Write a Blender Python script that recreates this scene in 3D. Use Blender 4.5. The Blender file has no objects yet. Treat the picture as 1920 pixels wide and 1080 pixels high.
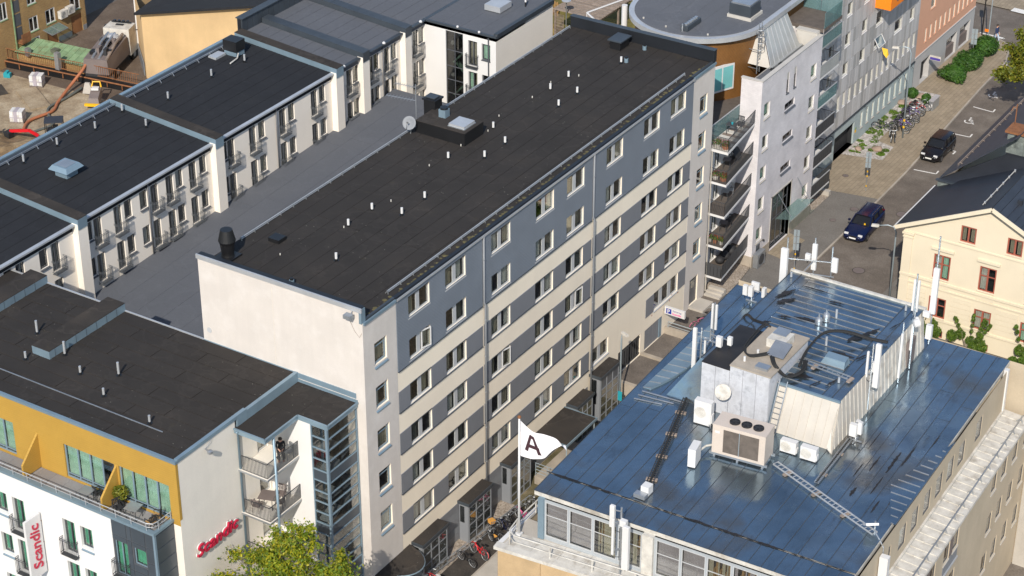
import bpy, math, random
from mathutils import Matrix, Vector
random.seed(11)
sc = bpy.context.scene
PI = math.pi
R = math.radians

# ------------------------------------------------------------------ camera
cd = bpy.data.cameras.new('camera'); cam = bpy.data.objects.new('camera', cd); sc.collection.objects.link(cam)
_p, _y = R(30.05), R(32.4)
fw = Vector((-math.sin(_y)*math.cos(_p), math.cos(_y)*math.cos(_p), -math.sin(_p)))
rt = Vector((math.cos(_y), math.sin(_y), 0)); up = rt.cross(fw)
cam.matrix_world = Matrix(((rt.x, up.x, -fw.x, 58.44), (rt.y, up.y, -fw.y, -77.27), (rt.z, up.z, -fw.z, 76.17), (0, 0, 0, 1)))
cd.sensor_width = 36; cd.lens = 74.72; cd.clip_start = 1; cd.clip_end = 3000
sc.camera = cam
# ------------------------------------------------------------------ sky, sun, exposure
SUN_EL, SUN_AZ = R(37.5), math.atan2(0.37, -0.929)
wd = bpy.data.worlds.new('World'); sc.world = wd; wd.use_nodes = True
_n = wd.node_tree.nodes; _l = wd.node_tree.links
sky = _n.new('ShaderNodeTexSky'); sky.sky_type = 'NISHITA'; sky.sun_disc = False
sky.sun_elevation = SUN_EL; sky.sun_rotation = SUN_AZ; sky.air_density = 1.0; sky.dust_density = 0.6; sky.ozone_density = 1.0
_l.new(sky.outputs[0], _n['Background'].inputs[0]); _n['Background'].inputs[1].default_value = 0.12
sd = bpy.data.lights.new('sun', 'SUN'); so = bpy.data.objects.new('sun', sd); sc.collection.objects.link(so)
sd.energy = 3.5; sd.angle = R(0.53); sd.color = (1.0, 0.93, 0.83)
_s = Vector((math.sin(SUN_AZ)*math.cos(SUN_EL), math.cos(SUN_AZ)*math.cos(SUN_EL), math.sin(SUN_EL)))
so.rotation_euler = _s.to_track_quat('Z', 'Y').to_euler(); so.location = _s*150
vs = sc.view_settings; vs.view_transform = 'Standard'; vs.look = 'None'; vs.exposure = 0.46; vs.gamma = 1.0; vs.use_curve_mapping = False

# ------------------------------------------------------------------ materials
MT = {}
def _nt(name):
    m = bpy.data.materials.new(name); m.use_nodes = True; MT[name] = m
    return m, m.node_tree.nodes, m.node_tree.links, m.node_tree.nodes['Principled BSDF']
def _pos(n, l, sc_=(1, 1, 1), rot=(0, 0, 0)):
    g = n.new('ShaderNodeNewGeometry'); mp = n.new('ShaderNodeMapping')
    mp.inputs['Scale'].default_value = sc_; mp.inputs['Rotation'].default_value = rot
    l.new(g.outputs['Position'], mp.inputs['Vector']); return mp.outputs[0]
def _noise(n, l, vec, s, d=4, r=.55):
    t = n.new('ShaderNodeTexNoise'); t.inputs['Scale'].default_value = s; t.inputs['Detail'].default_value = d; t.inputs['Roughness'].default_value = r
    l.new(vec, t.inputs['Vector']); return t.outputs[0]
def _ramp(n, l, f, stops):
    c = n.new('ShaderNodeValToRGB'); e = c.color_ramp.elements
    while len(e) < len(stops): e.new(.5)
    for k, (p, col) in enumerate(stops):
        e[k].position = p; e[k].color = (*col, 1) if len(col) == 3 else col
    l.new(f, c.inputs[0]); return c.outputs[0]
def _mix(n, l, f, a, b, mode='MIX'):
    x = n.new('ShaderNodeMix'); x.data_type = 'RGBA'; x.blend_type = mode
    for sock, v in ((x.inputs[0], f), (x.inputs[6], a), (x.inputs[7], b)):
        if isinstance(v, (int, float)): sock.default_value = v
        elif isinstance(v, tuple): sock.default_value = (*v, 1)
        else: l.new(v, sock)
    return x.outputs[2]
def _bump(n, l, bs, h, st, d=.02):
    b = n.new('ShaderNodeBump'); b.inputs['Strength'].default_value = st; b.inputs['Distance'].default_value = d
    l.new(h, b.inputs['Height']); l.new(b.outputs[0], bs.inputs['Normal'])
def mul(c, k): return tuple(min(1, x*k) for x in c)
def mat(name, col, rough=.8, metal=0., var=.12, scale=.8, bump=.0, bscale=25, streak=0., dirt=None, dirt_amt=0., dirt_scale=1.5, rnd=0., spec=.5, fine=.06):
    """plain surface with low-frequency tone, fine grain, optional vertical streaks, dirt blotches and per-piece tone"""
    m, n, l, b = _nt(name)
    p = _pos(n, l)
    f = _noise(n, l, p, scale, 5)
    c = _ramp(n, l, f, [(.3, mul(col, 1-var)), (.7, mul(col, 1+var))])
    if fine:
        g = _noise(n, l, p, 14, 3, .7); c = _mix(n, l, 1.0, c, _ramp(n, l, g, [(.3, (1-fine,)*3), (.7, (1+fine,)*3)]), 'MULTIPLY')
    if streak:
        s = _noise(n, l, _pos(n, l, (2.2, 2.2, .16)), 1.0, 5, .6); c = _mix(n, l, 1.0, c, _ramp(n, l, s, [(.28, (1-streak*.45,)*3), (.72, (1, 1, 1))]), 'MULTIPLY')
    if dirt:
        d = _noise(n, l, p, dirt_scale, 8, .68); c = _mix(n, l, _ramp(n, l, d, [(.5, (0, 0, 0)), (.68, (dirt_amt,)*3)]), c, dirt)
    if rnd:
        oi = n.new('ShaderNodeObjectInfo'); c = _mix(n, l, 1.0, c, _ramp(n, l, oi.outputs['Random'], [(0, (1-rnd,)*3), (1, (1+rnd,)*3)]), 'MULTIPLY')
    l.new(c, b.inputs['Base Color']); b.inputs['Roughness'].default_value = rough; b.inputs['Metallic'].default_value = metal
    b.inputs['Specular IOR Level'].default_value = spec
    if bump: _bump(n, l, b, _noise(n, l, p, bscale, 4, .6), bump)
    return m
def wave_mat(name, col, dark, period, axis='Z', rough=.7, st=.5, var=.1, rot=(0, 0, 0), amt=.5):
    """boards / scales: lap lines every `period` metres"""
    m, n, l, b = _nt(name)
    p = _pos(n, l, (1, 1, 1), rot)
    w = n.new('ShaderNodeTexWave'); w.wave_type = 'BANDS'; w.bands_direction = axis; w.wave_profile = 'SAW'
    w.inputs['Scale'].default_value = .314/period; w.inputs['Distortion'].default_value = 0
    l.new(p, w.inputs['Vector'])
    base = _ramp(n, l, _noise(n, l, _pos(n, l), .9, 5), [(.3, mul(col, 1-var)), (.7, mul(col, 1+var))])
    c = _mix(n, l, _ramp(n, l, w.outputs[1], [(0, (amt,)*3), (.16, (0, 0, 0))]), base, dark)
    l.new(c, b.inputs['Base Color']); b.inputs['Roughness'].default_value = rough
    _bump(n, l, b, w.outputs[1], st, .02); return m
def brick_mat(name, c1, c2, mortar, bw, bh, rough=.85, msize=.012, st=.5, horizontal=False):
    m, n, l, b = _nt(name)
    g = n.new('ShaderNodeNewGeometry'); s = n.new('ShaderNodeSeparateXYZ'); l.new(g.outputs['Position'], s.inputs[0])
    cb = n.new('ShaderNodeCombineXYZ')
    if horizontal:
        l.new(s.outputs[0], cb.inputs[1]); l.new(s.outputs[1], cb.inputs[0])
    else:
        ad = n.new('ShaderNodeMath'); l.new(s.outputs[0], ad.inputs[0]); l.new(s.outputs[1], ad.inputs[1]); l.new(ad.outputs[0], cb.inputs[0]); l.new(s.outputs[2], cb.inputs[1])
    t = n.new('ShaderNodeTexBrick'); l.new(cb.outputs[0], t.inputs['Vector']); t.inputs['Scale'].default_value = 1
    t.inputs['Brick Width'].default_value = bw; t.inputs['Row Height'].default_value = bh; t.inputs['Mortar Size'].default_value = msize
    for k, v in (('Color1', c1), ('Color2', c2), ('Mortar', mortar)): t.inputs[k].default_value = (*v, 1)
    f = _noise(n, l, _pos(n, l), .7, 6, .65)
    c = _mix(n, l, 1.0, t.outputs[0], _ramp(n, l, f, [(.3, (.86,)*3), (.7, (1.12,)*3)]), 'MULTIPLY')
    l.new(c, b.inputs['Base Color']); b.inputs['Roughness'].default_value = rough
    iv = n.new('ShaderNodeMath'); iv.operation = 'SUBTRACT'; iv.inputs[0].default_value = 1; l.new(t.outputs[1], iv.inputs[1])
    _bump(n, l, b, iv.outputs[0], st, .01); return m
def felt_mat(name, col, moss=.25, spk=.5, rn=.05, v_=1.):
    m, n, l, b = _nt(name); p = _pos(n, l)
    c = _ramp(n, l, _noise(n, l, p, .35, 6, .6), [(.25, mul(col, 1-.32*v_)), (.5, col), (.75, (col[0]*(1+.45*v_), col[1]*(1+.38*v_), col[2]*(1+.28*v_)))])
    rg_ = _ramp(n, l, _noise(n, l, p, .5, 3, .5), [(.50, (1, 1, 1)), (.54, (1+.35*v_,)*3), (.56, (1-.1*v_,)*3), (.62, (1, 1, 1))]); c = _mix(n, l, 1.0, c, rg_, 'MULTIPLY')
    c = _mix(n, l, 1.0, c, _ramp(n, l, _noise(n, l, p, 30, 2, .7), [(.3, (.8,)*3), (.7, (1.22,)*3)]), 'MULTIPLY')
    oi = n.new('ShaderNodeObjectInfo'); c = _mix(n, l, 1.0, c, _ramp(n, l, oi.outputs['Random'], [(0, (1-rn,)*3), (1, (1+rn,)*3)]), 'MULTIPLY')
    v = n.new('ShaderNodeTexVoronoi'); v.inputs['Scale'].default_value = 2.4; v.inputs['Randomness'].default_value = 1; l.new(p, v.inputs['Vector'])
    dots = _ramp(n, l, v.outputs['Distance'], [(.045, (spk,)*3), (.08, (0, 0, 0))])
    msk = _ramp(n, l, _noise(n, l, p, .25, 3), [(.45, (0, 0, 0)), (.65, (1, 1, 1))])
    c = _mix(n, l, _mix(n, l, 1.0, dots, msk, 'MULTIPLY'), c, (.30, .29, .24))
    ms = _ramp(n, l, _noise(n, l, p, 1.1, 7, .7), [(.6, (0, 0, 0)), (.78, (moss,)*3)])
    c = _mix(n, l, ms, c, (.075, .062, .03))
    l.new(c, b.inputs['Base Color']); b.inputs['Roughness'].default_value = .9; b.inputs['Specular IOR Level'].default_value = .3
    _bump(n, l, b, _noise(n, l, p, 40, 3, .7), .25, .01); return m
def metal_roof_mat(name, col, rough0, rough1, metal, rust=.5):
    m, n, l, b = _nt(name); p = _pos(n, l)
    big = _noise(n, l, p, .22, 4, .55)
    c = _ramp(n, l, big, [(.30, mul(col, .72)), (.52, mul(col, 1.1)), (.66, (.25, .24, .225))])  # grey-brown patches: cloud reflections put into the colour, plus bare worn steel
    st = _ramp(n, l, _noise(n, l, _pos(n, l, (1.4, .35, 1)), 1.1, 8, .72), [(.57, (0, 0, 0)), (.74, (rust,)*3)])  # brown blotches, strength from rust: painted cloud reflections as well as weathering
    c = _mix(n, l, st, c, (.075, .06, .05))
    l.new(c, b.inputs['Base Color']); b.inputs['Metallic'].default_value = metal
    rr = n.new('ShaderNodeMapRange'); l.new(_noise(n, l, p, .6, 5, .6), rr.inputs[0]); rr.inputs[1].default_value = .3; rr.inputs[2].default_value = .7
    rr.inputs[3].default_value = rough0; rr.inputs[4].default_value = rough1; l.new(rr.outputs[0], b.inputs['Roughness'])
    _bump(n, l, b, _noise(n, l, _pos(n, l, (1, .55, 1)), .9, 4, .5), .6, .07); return m
def glass_mat(name, tint=(.02, .03, .03), refl=.9, clear=.88):
    m, n, l, b = _nt(name); out = n['Material Output']
    tr = n.new('ShaderNodeBsdfTransparent'); tr.inputs[0].default_value = (clear, clear*1.02, clear, 1)
    gl = n.new('ShaderNodeBsdfGlossy'); gl.inputs['Roughness'].default_value = .03; gl.inputs[0].default_value = (refl,)*3 + (1,)
    lw = n.new('ShaderNodeLayerWeight'); pw = n.new('ShaderNodeMath'); pw.operation = 'POWER'; l.new(lw.outputs['Facing'], pw.inputs[0]); pw.inputs[1].default_value = 4.0
    fr = n.new('ShaderNodeMath'); fr.operation = 'MULTIPLY_ADD'; l.new(pw.outputs[0], fr.inputs[0]); fr.inputs[1].default_value = .75; fr.inputs[2].default_value = .13
    mx = n.new('ShaderNodeMixShader'); l.new(fr.outputs[0], mx.inputs[0]); l.new(tr.outputs[0], mx.inputs[1]); l.new(gl.outputs[0], mx.inputs[2])
    l.new(mx.outputs[0], out.inputs[0]); n.remove(b); return m
def frost_mat(name, col, alpha=.6):
    m, n, l, b = _nt(name); out = n['Material Output']
    tr = n.new('ShaderNodeBsdfTransparent'); tr.inputs[0].default_value = (.85, .95, .93, 1)
    b.inputs['Base Color'].default_value = (*col, 1); b.inputs['Roughness'].default_value = .12
    mx = n.new('ShaderNodeMixShader'); mx.inputs[0].default_value = alpha; l.new(tr.outputs[0], mx.inputs[1]); l.new(b.outputs[0], mx.inputs[2]); l.new(mx.outputs[0], out.inputs[0]); return m
def leaf_mat(name, c1, c2, c3):
    m, n, l, b = _nt(name); out = n['Material Output']
    g = n.new('ShaderNodeNewGeometry')
    c = _ramp(n, l, g.outputs['Random Per Island'], [(0, c1), (.5, c2), (1, c3)])
    c = _mix(n, l, 1.0, c, _ramp(n, l, _noise(n, l, _pos(n, l), 1.1, 3), [(.3, (.65,)*3), (.7, (1.25,)*3)]), 'MULTIPLY')
    l.new(c, b.inputs['Base Color']); b.inputs['Roughness'].default_value = .55
    t = n.new('ShaderNodeBsdfTranslucent'); l.new(c, t.inputs[0])
    mx = n.new('ShaderNodeMixShader'); mx.inputs[0].default_value = .35; l.new(b.outputs[0], mx.inputs[1]); l.new(t.outputs[0], mx.inputs[2]); l.new(mx.outputs[0], out.inputs[0]); return m
def gravel_mat(name, c1, c2, scale=9, rough=.95):
    m, n, l, b = _nt(name); p = _pos(n, l)
    v = n.new('ShaderNodeTexVoronoi'); v.inputs['Scale'].default_value = scale; l.new(p, v.inputs['Vector'])
    s = n.new('ShaderNodeSeparateColor'); l.new(v.outputs['Color'], s.inputs[0])
    c = _ramp(n, l, s.outputs[0], [(0, c1), (1, c2)])
    c = _mix(n, l, 1.0, c, _ramp(n, l, _noise(n, l, p, .8, 5), [(.3, (.8,)*3), (.7, (1.15,)*3)]), 'MULTIPLY')
    l.new(c, b.inputs['Base Color']); b.inputs['Roughness'].default_value = rough
    _bump(n, l, b, v.outputs['Distance'], .6, .03); return m
def dirt_mat(name, c1, c2, c3, scale=.5):
    m, n, l, b = _nt(name); p = _pos(n, l)
    c = _ramp(n, l, _noise(n, l, p, scale, 9, .68), [(.32, c1), (.5, c2), (.68, c3)])
    c = _mix(n, l, 1.0, c, _ramp(n, l, _noise(n, l, p, 9, 4, .7), [(.3, (.75,)*3), (.7, (1.25,)*3)]), 'MULTIPLY')
    l.new(c, b.inputs['Base Color']); b.inputs['Roughness'].default_value = .95
    _bump(n, l, b, _noise(n, l, p, 5, 6, .7), .5, .06); return m

mat('plaster_white', (.60, .55, .50), .9, var=.05, scale=.5, bump=.12, bscale=30, streak=.12, fine=.03, dirt=(.69, .65, .61), dirt_amt=.4, dirt_scale=.8)
mat('plaster_street', (.85, .75, .60), .9, var=.03, scale=.5, bump=.12, bscale=30, streak=.07, fine=.03)
mat('plaster_hotel', (.69, .675, .65), .9, var=.02, scale=.4, bump=.08, streak=.03, fine=.02)
mat('plaster_side', (.74, .69, .61), .9, var=.05, scale=.35, bump=.1, streak=.08, fine=.03)
mat('plaster_wing', (.82, .755, .66), .9, var=.03, scale=.4, bump=.1, streak=.04, fine=.03)
mat('plaster_cream', (.70, .615, .46), .9, var=.04, scale=.5, bump=.1, streak=.04, fine=.03)
mat('plaster_ochre', (.62, .43, .22), .9, var=.12, scale=.25, bump=.1, streak=.1, fine=.05)
mat('plaster_salmon', (.62, .34, .22), .9, var=.03, bump=.08)
mat('plaster_bluegrey', (.36, .42, .42), .9, var=.04, bump=.08, streak=.05)
mat('plaster_office', (.48, .40, .29), .9, var=.08, scale=.5, bump=.15, streak=.12)
mat('stone_ochre', (.48, .34, .19), .85, var=.15, scale=.8, bump=.15, streak=.12, rnd=.06)
brick_mat('painted_brick', (.70, .665, .665), (.64, .61, .615), (.56, .53, .53), .26, .085, st=.5)
brick_mat('brick_yellow', (.40, .235, .075), (.30, .165, .055), (.30, .22, .12), .25, .08, st=.7)
wave_mat('boards_yellow', (.45, .265, .045), (.26, .14, .022), .14, 'Z', .65, .6, .05)
wave_mat('boards_brown', (.17, .075, .018), (.06, .025, .008), .14, 'DIAGONAL', .6, .5, .18)
def scale_clad(name, col):
    m, n, l, b = _nt(name); hs = []
    for k, sg in enumerate((1, -1)):
        p = _pos(n, l, (1, 1, 1), (R(45*sg), 0, 0)); w = n.new('ShaderNodeTexWave'); w.bands_direction = 'Z'; w.wave_profile = 'SAW'
        w.inputs['Scale'].default_value = .314/.16; l.new(p, w.inputs['Vector']); hs.append(w.outputs[1])
    mn = n.new('ShaderNodeMath'); mn.operation = 'MINIMUM'; l.new(hs[0], mn.inputs[0]); l.new(hs[1], mn.inputs[1])
    base = _ramp(n, l, _noise(n, l, _pos(n, l), .5, 4), [(.3, mul(col, .93)), (.7, mul(col, 1.07))])
    c = _mix(n, l, _ramp(n, l, mn.outputs[0], [(0, (.5,)*3), (.14, (0, 0, 0))]), base, mul(col, .5))
    l.new(c, b.inputs['Base Color']); b.inputs['Roughness'].default_value = .6; _bump(n, l, b, mn.outputs[0], .5, .02); return m
scale_clad('scale_grey', (.185, .210, .245))
mat('panel_grey', (.20, .21, .225), .6, var=.04, fine=.02, rnd=.05)
wave_mat('louvre_grey', (.225, .232, .250), (.13, .135, .145), .07, 'Z', .6, .5, .04)
for k, c in enumerate(((.50, .49, .48), (.43, .42, .41), (.38, .37, .355), (.34, .335, .325))): mat('clad_%d' % k, c, .6, var=.03, fine=.02, rnd=.04, streak=.04)
mat('slate_panel', (.055, .068, .082), .35, var=.1, rnd=.08, fine=.02)
felt_mat('felt_dark', (.0295, .0258, .0232), moss=.25, spk=.8, v_=.6); felt_mat('felt_blue', (.0175, .0185, .0215), moss=.05, spk=.15, v_=.5); felt_mat('felt_grey', (.098, .104, .117), moss=.0, spk=.04, rn=.015, v_=.18); felt_mat('felt_brown', (.035, .030, .026), moss=.4)
felt_mat('felt_round', (.108, .114, .127), moss=.06, spk=.08, rn=.01, v_=.3)
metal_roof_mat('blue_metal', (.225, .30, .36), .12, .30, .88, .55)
metal_roof_mat('blue_metal_cloud_worn', (.235, .30, .355), .12, .38, .88, .95)  # browner copy: more painted cloud reflection mixed with wear
mat('seam_dark', (.075, .085, .10), .6, metal=.3, var=.3); mat('seam_bright', (.62, .58, .54), .3, metal=.8, var=.2)
mat('tar', (.018, .015, .014), .55, var=.4, bump=.4, bscale=8)
mat('flashing', (.22, .305, .365), .45, metal=.35, var=.1, rnd=.06, fine=.03)
mat('flash_dark', (.060, .072, .085), .5, metal=.3, var=.12, rnd=.08, fine=.03)
mat('flash_black', (.012, .014, .018), .5, var=.2, fine=.05)
mat('metal_pale', (.55, .56, .57), .45, metal=.5, var=.08)
mat('galv', (.42, .44, .46), .4, metal=.7, var=.12)
mat('white_paint', (.64, .63, .615), .5, var=.03, fine=.02)
mat('white_dirty', (.54, .515, .465), .7, var=.16, scale=2, dirt=(.24, .20, .15), dirt_amt=.6, dirt_scale=1.2)
mat('white_flake', (.56, .57, .60), .7, var=.2, scale=1.6, dirt=(.24, .25, .27), dirt_amt=.75, dirt_scale=1.6, streak=.3)
mat('beige_metal', (.52, .48, .42), .55, var=.05, streak=.14, fine=.03)
mat('beige_unit', (.55, .47, .40), .5, var=.04)
mat('window_grey', (.46, .465, .465), .5, var=.03, fine=.02); mat('window_dark', (.085, .09, .10), .45, var=.05); mat('window_blue', (.17, .235, .285), .45, var=.06)
mat('window_red', (.34, .10, .065), .55, var=.1); mat('window_cream', (.68, .66, .58), .5, var=.04)
mat('curtain_white', (.62, .60, .55), .9, var=.12, scale=3, fine=0); mat('curtain_beige', (.36, .32, .24), .9, var=.15, scale=3, fine=0)
mat('curtain_green', (.10, .50, .32), .8, var=.2, scale=3, fine=0); mat('curtain_pale', (.42, .66, .52), .8, var=.15, scale=2, fine=0); mat('curtain_dark', (.10, .11, .10), .9, var=.2, scale=3)
mat('blind_lilac', (.36, .32, .35), .9, var=.1); mat('blind_cyan', (.16, .44, .44), .7, var=.08)
mat('room', (.020, .022, .024), .9, var=.3, fine=0)
glass_mat('glass'); glass_mat('glass_green', clear=.6); glass_mat('glass_dark', clear=.25); frost_mat('glass_frost', (.16, .26, .27), .5); frost_mat('glass_canopy', (.30, .40, .38), .22)
mat('black', (.010, .010, .011), .45, var=.2, fine=0); mat('black_gloss', (.010, .011, .013), .22, var=.1, fine=0); mat('rubber', (.018, .018, .018), .8, var=.15)
mat('rail_mid', (.13, .14, .15), .5, metal=.3, var=.1); mat('band_grey', (.40, .43, .45), .5, metal=.2, var=.06); mat('dark_rail', (.060, .062, .066), .5, metal=.2, var=.1); mat('rail_grey', (.36, .42, .45), .45, metal=.4, var=.08)
mat('concrete', (.36, .31, .25), .9, var=.15, scale=1, bump=.25, streak=.2); mat('concrete_pale', (.42, .385, .335), .9, var=.1, bump=.2)
mat('terrace_slab', (.22, .21, .205), .85, var=.1, bump=.15, rnd=.1)
dirt_mat('asphalt', (.098, .082, .068), (.135, .113, .094), (.18, .155, .13), .4); dirt_mat('asphalt_dark', (.030, .026, .022), (.045, .038, .032), (.07, .06, .05), .7)
brick_mat('pavers', (.255, .205, .142), (.305, .248, .175), (.20, .16, .11), .56, .34, .9, .018, .3, True)
dirt_mat('pave_asphalt', (.135, .122, .108), (.155, .142, .126), (.175, .16, .143), .5)
gravel_mat('gravel', (.20, .16, .12), (.42, .36, .30), 14); gravel_mat('gravel_white', (.26, .23, .20), (.56, .52, .48), 7)
dirt_mat('yard_dirt', (.085, .058, .040), (.115, .082, .058), (.16, .12, .088), .4); dirt_mat('site_soil', (.10, .062, .03), (.20, .135, .07), (.34, .26, .16), .5); dirt_mat('site_deck', (.17, .12, .075), (.30, .235, .155), (.42, .35, .25), .45)
dirt_mat('sett_mossy', (.055, .05, .018), (.12, .10, .05), (.20, .16, .10), 1.0)
dirt_mat('grass', (.07, .065, .012), (.15, .125, .025), (.24, .19, .05), .8); dirt_mat('ground_base', (.10, .09, .075), (.13, .115, .10), (.16, .14, .12), .2)
mat('kerb', (.34, .30, .25), .85, var=.15, rnd=.08); mat('road_paint', (.74, .72, .68), .7, var=.08, dirt=(.2, .18, .16), dirt_amt=.5, dirt_scale=5)
mat('wood_grey', (.25, .20, .165), .9, var=.25, scale=3, rnd=.15); mat('wood_deck', (.11, .09, .075), .85, var=.2, scale=3, rnd=.12); mat('wood_door', (.22, .10, .04), .6, var=.2)
mat('copper_green', (.20, .30, .16), .75, var=.15, scale=1.5, dirt=(.14, .10, .04), dirt_amt=.6, dirt_scale=1.3, rnd=.1); mat('rust', (.22, .09, .035), .85, var=.25, scale=3)
mat('hose_orange', (.36, .13, .06), .6, var=.12); mat('hose_grey', (.10, .11, .10), .6, var=.1)
mat('sign_red', (.46, .012, .045), .4, var=.03, fine=0); mat('sign_blue', (.015, .03, .30), .4, var=.02, fine=0); mat('sign_violet', (.07, .05, .28), .45, fine=0, var=.05); mat('sign_pink', (.70, .08, .30), .45, fine=0, var=.05); mat('flag_brown', (.045, .016, .022), .85, var=.05, fine=0); mat('flag_white', (.78, .76, .78), .85, var=.02, fine=0)
mat('car_blue', (.004, .009, .048), .18, metal=.25, var=.05, fine=0, spec=.7); mat('car_black', (.012, .010, .012), .18, metal=.25, var=.05, fine=0, spec=.7); mat('chrome', (.65, .65, .66), .18, metal=1., var=.02, fine=0); mat('lamp_glass', (.62, .63, .64), .12, var=.05, fine=0); mat('red_glass', (.35, .01, .01), .2, fine=0); mat('plate_white', (.78, .78, .74), .5, fine=0, var=.02)
mat('yellow_paint', (.75, .42, .01), .5, var=.05); mat('red_paint', (.60, .012, .02), .4, var=.05); mat('pink_paint', (.62, .10, .25), .4, var=.05); mat('purple_paint', (.14, .06, .32), .4, var=.05); mat('orange_paint', (.85, .22, .01), .45, var=.03, fine=0); mat('basket', (.62, .30, .06), .8, var=.1); mat('teal_paint', (.02, .30, .36), .5); mat('olive_metal', (.10, .11, .08), .5, var=.1)
mat('bark', (.16, .13, .10), .9, var=.25, scale=4, bump=.4, bscale=14)
leaf_mat('leaf_maple', (.085, .16, .012), (.21, .27, .014), (.46, .40, .02)); leaf_mat('leaf_dark', (.025, .085, .008), (.045, .13, .012), (.08, .17, .02)); leaf_mat('leaf_mid', (.05, .11, .010), (.10, .19, .015), (.18, .25, .03)); leaf_mat('leaf_chest', (.09, .125, .010), (.16, .19, .012), (.30, .26, .02))
leaf_mat('flower_pink', (.45, .03, .12), (.55, .06, .2), (.5, .02, .05)); leaf_mat('flower_red', (.45, .02, .02), (.55, .05, .03), (.3, .02, .02)); leaf_mat('straw', (.25, .17, .04), (.34, .25, .07), (.42, .32, .10))
mat('moss', (.10, .085, .035), .95, var=.4, scale=4); mat('terracotta', (.34, .14, .07), .8, var=.1); mat('skin', (.55, .33, .24), .6, var=.05, fine=0); mat('jeans', (.05, .09, .20), .85, var=.1); mat('jeans_pale', (.42, .50, .60), .85, var=.08); mat('cloth_black', (.015, .015, .017), .85); mat('cloth_navy', (.02, .035, .09), .85); mat('cloth_yellow', (.55, .70, .02), .7); mat('hair', (.03, .018, .012), .6)
mat('rock', (.30, .22, .17), .9, var=.2, bump=.4, bscale=6); mat('furniture', (.16, .13, .12), .6, var=.1); mat('furniture_dark', (.022, .022, .024), .7, var=.15); mat('seat_wood', (.34, .20, .08), .6, var=.1); mat('slate_roof', (.020, .023, .030), .5, var=.12, scale=1.2, rnd=.1, fine=.05); mat('slate_roof_sun', (.030, .036, .048), .5, var=.12, scale=1.2, rnd=.1, fine=.05)  # slate_roof_sun: slate_roof made paler, sunlight put into the colour
mat('zinc', (.40, .41, .40), .5, metal=.25, var=.08, streak=.08, rnd=.04); mat('zinc_warm', (.50, .47, .42), .6, var=.08, streak=.06); mat('blue_tarp', (.03, .09, .30), .5)
mat('lead_stone', (.14, .16, .15), .8, var=.3, scale=2, dirt=(.32, .36, .32), dirt_amt=.6, dirt_scale=2.2)

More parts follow.
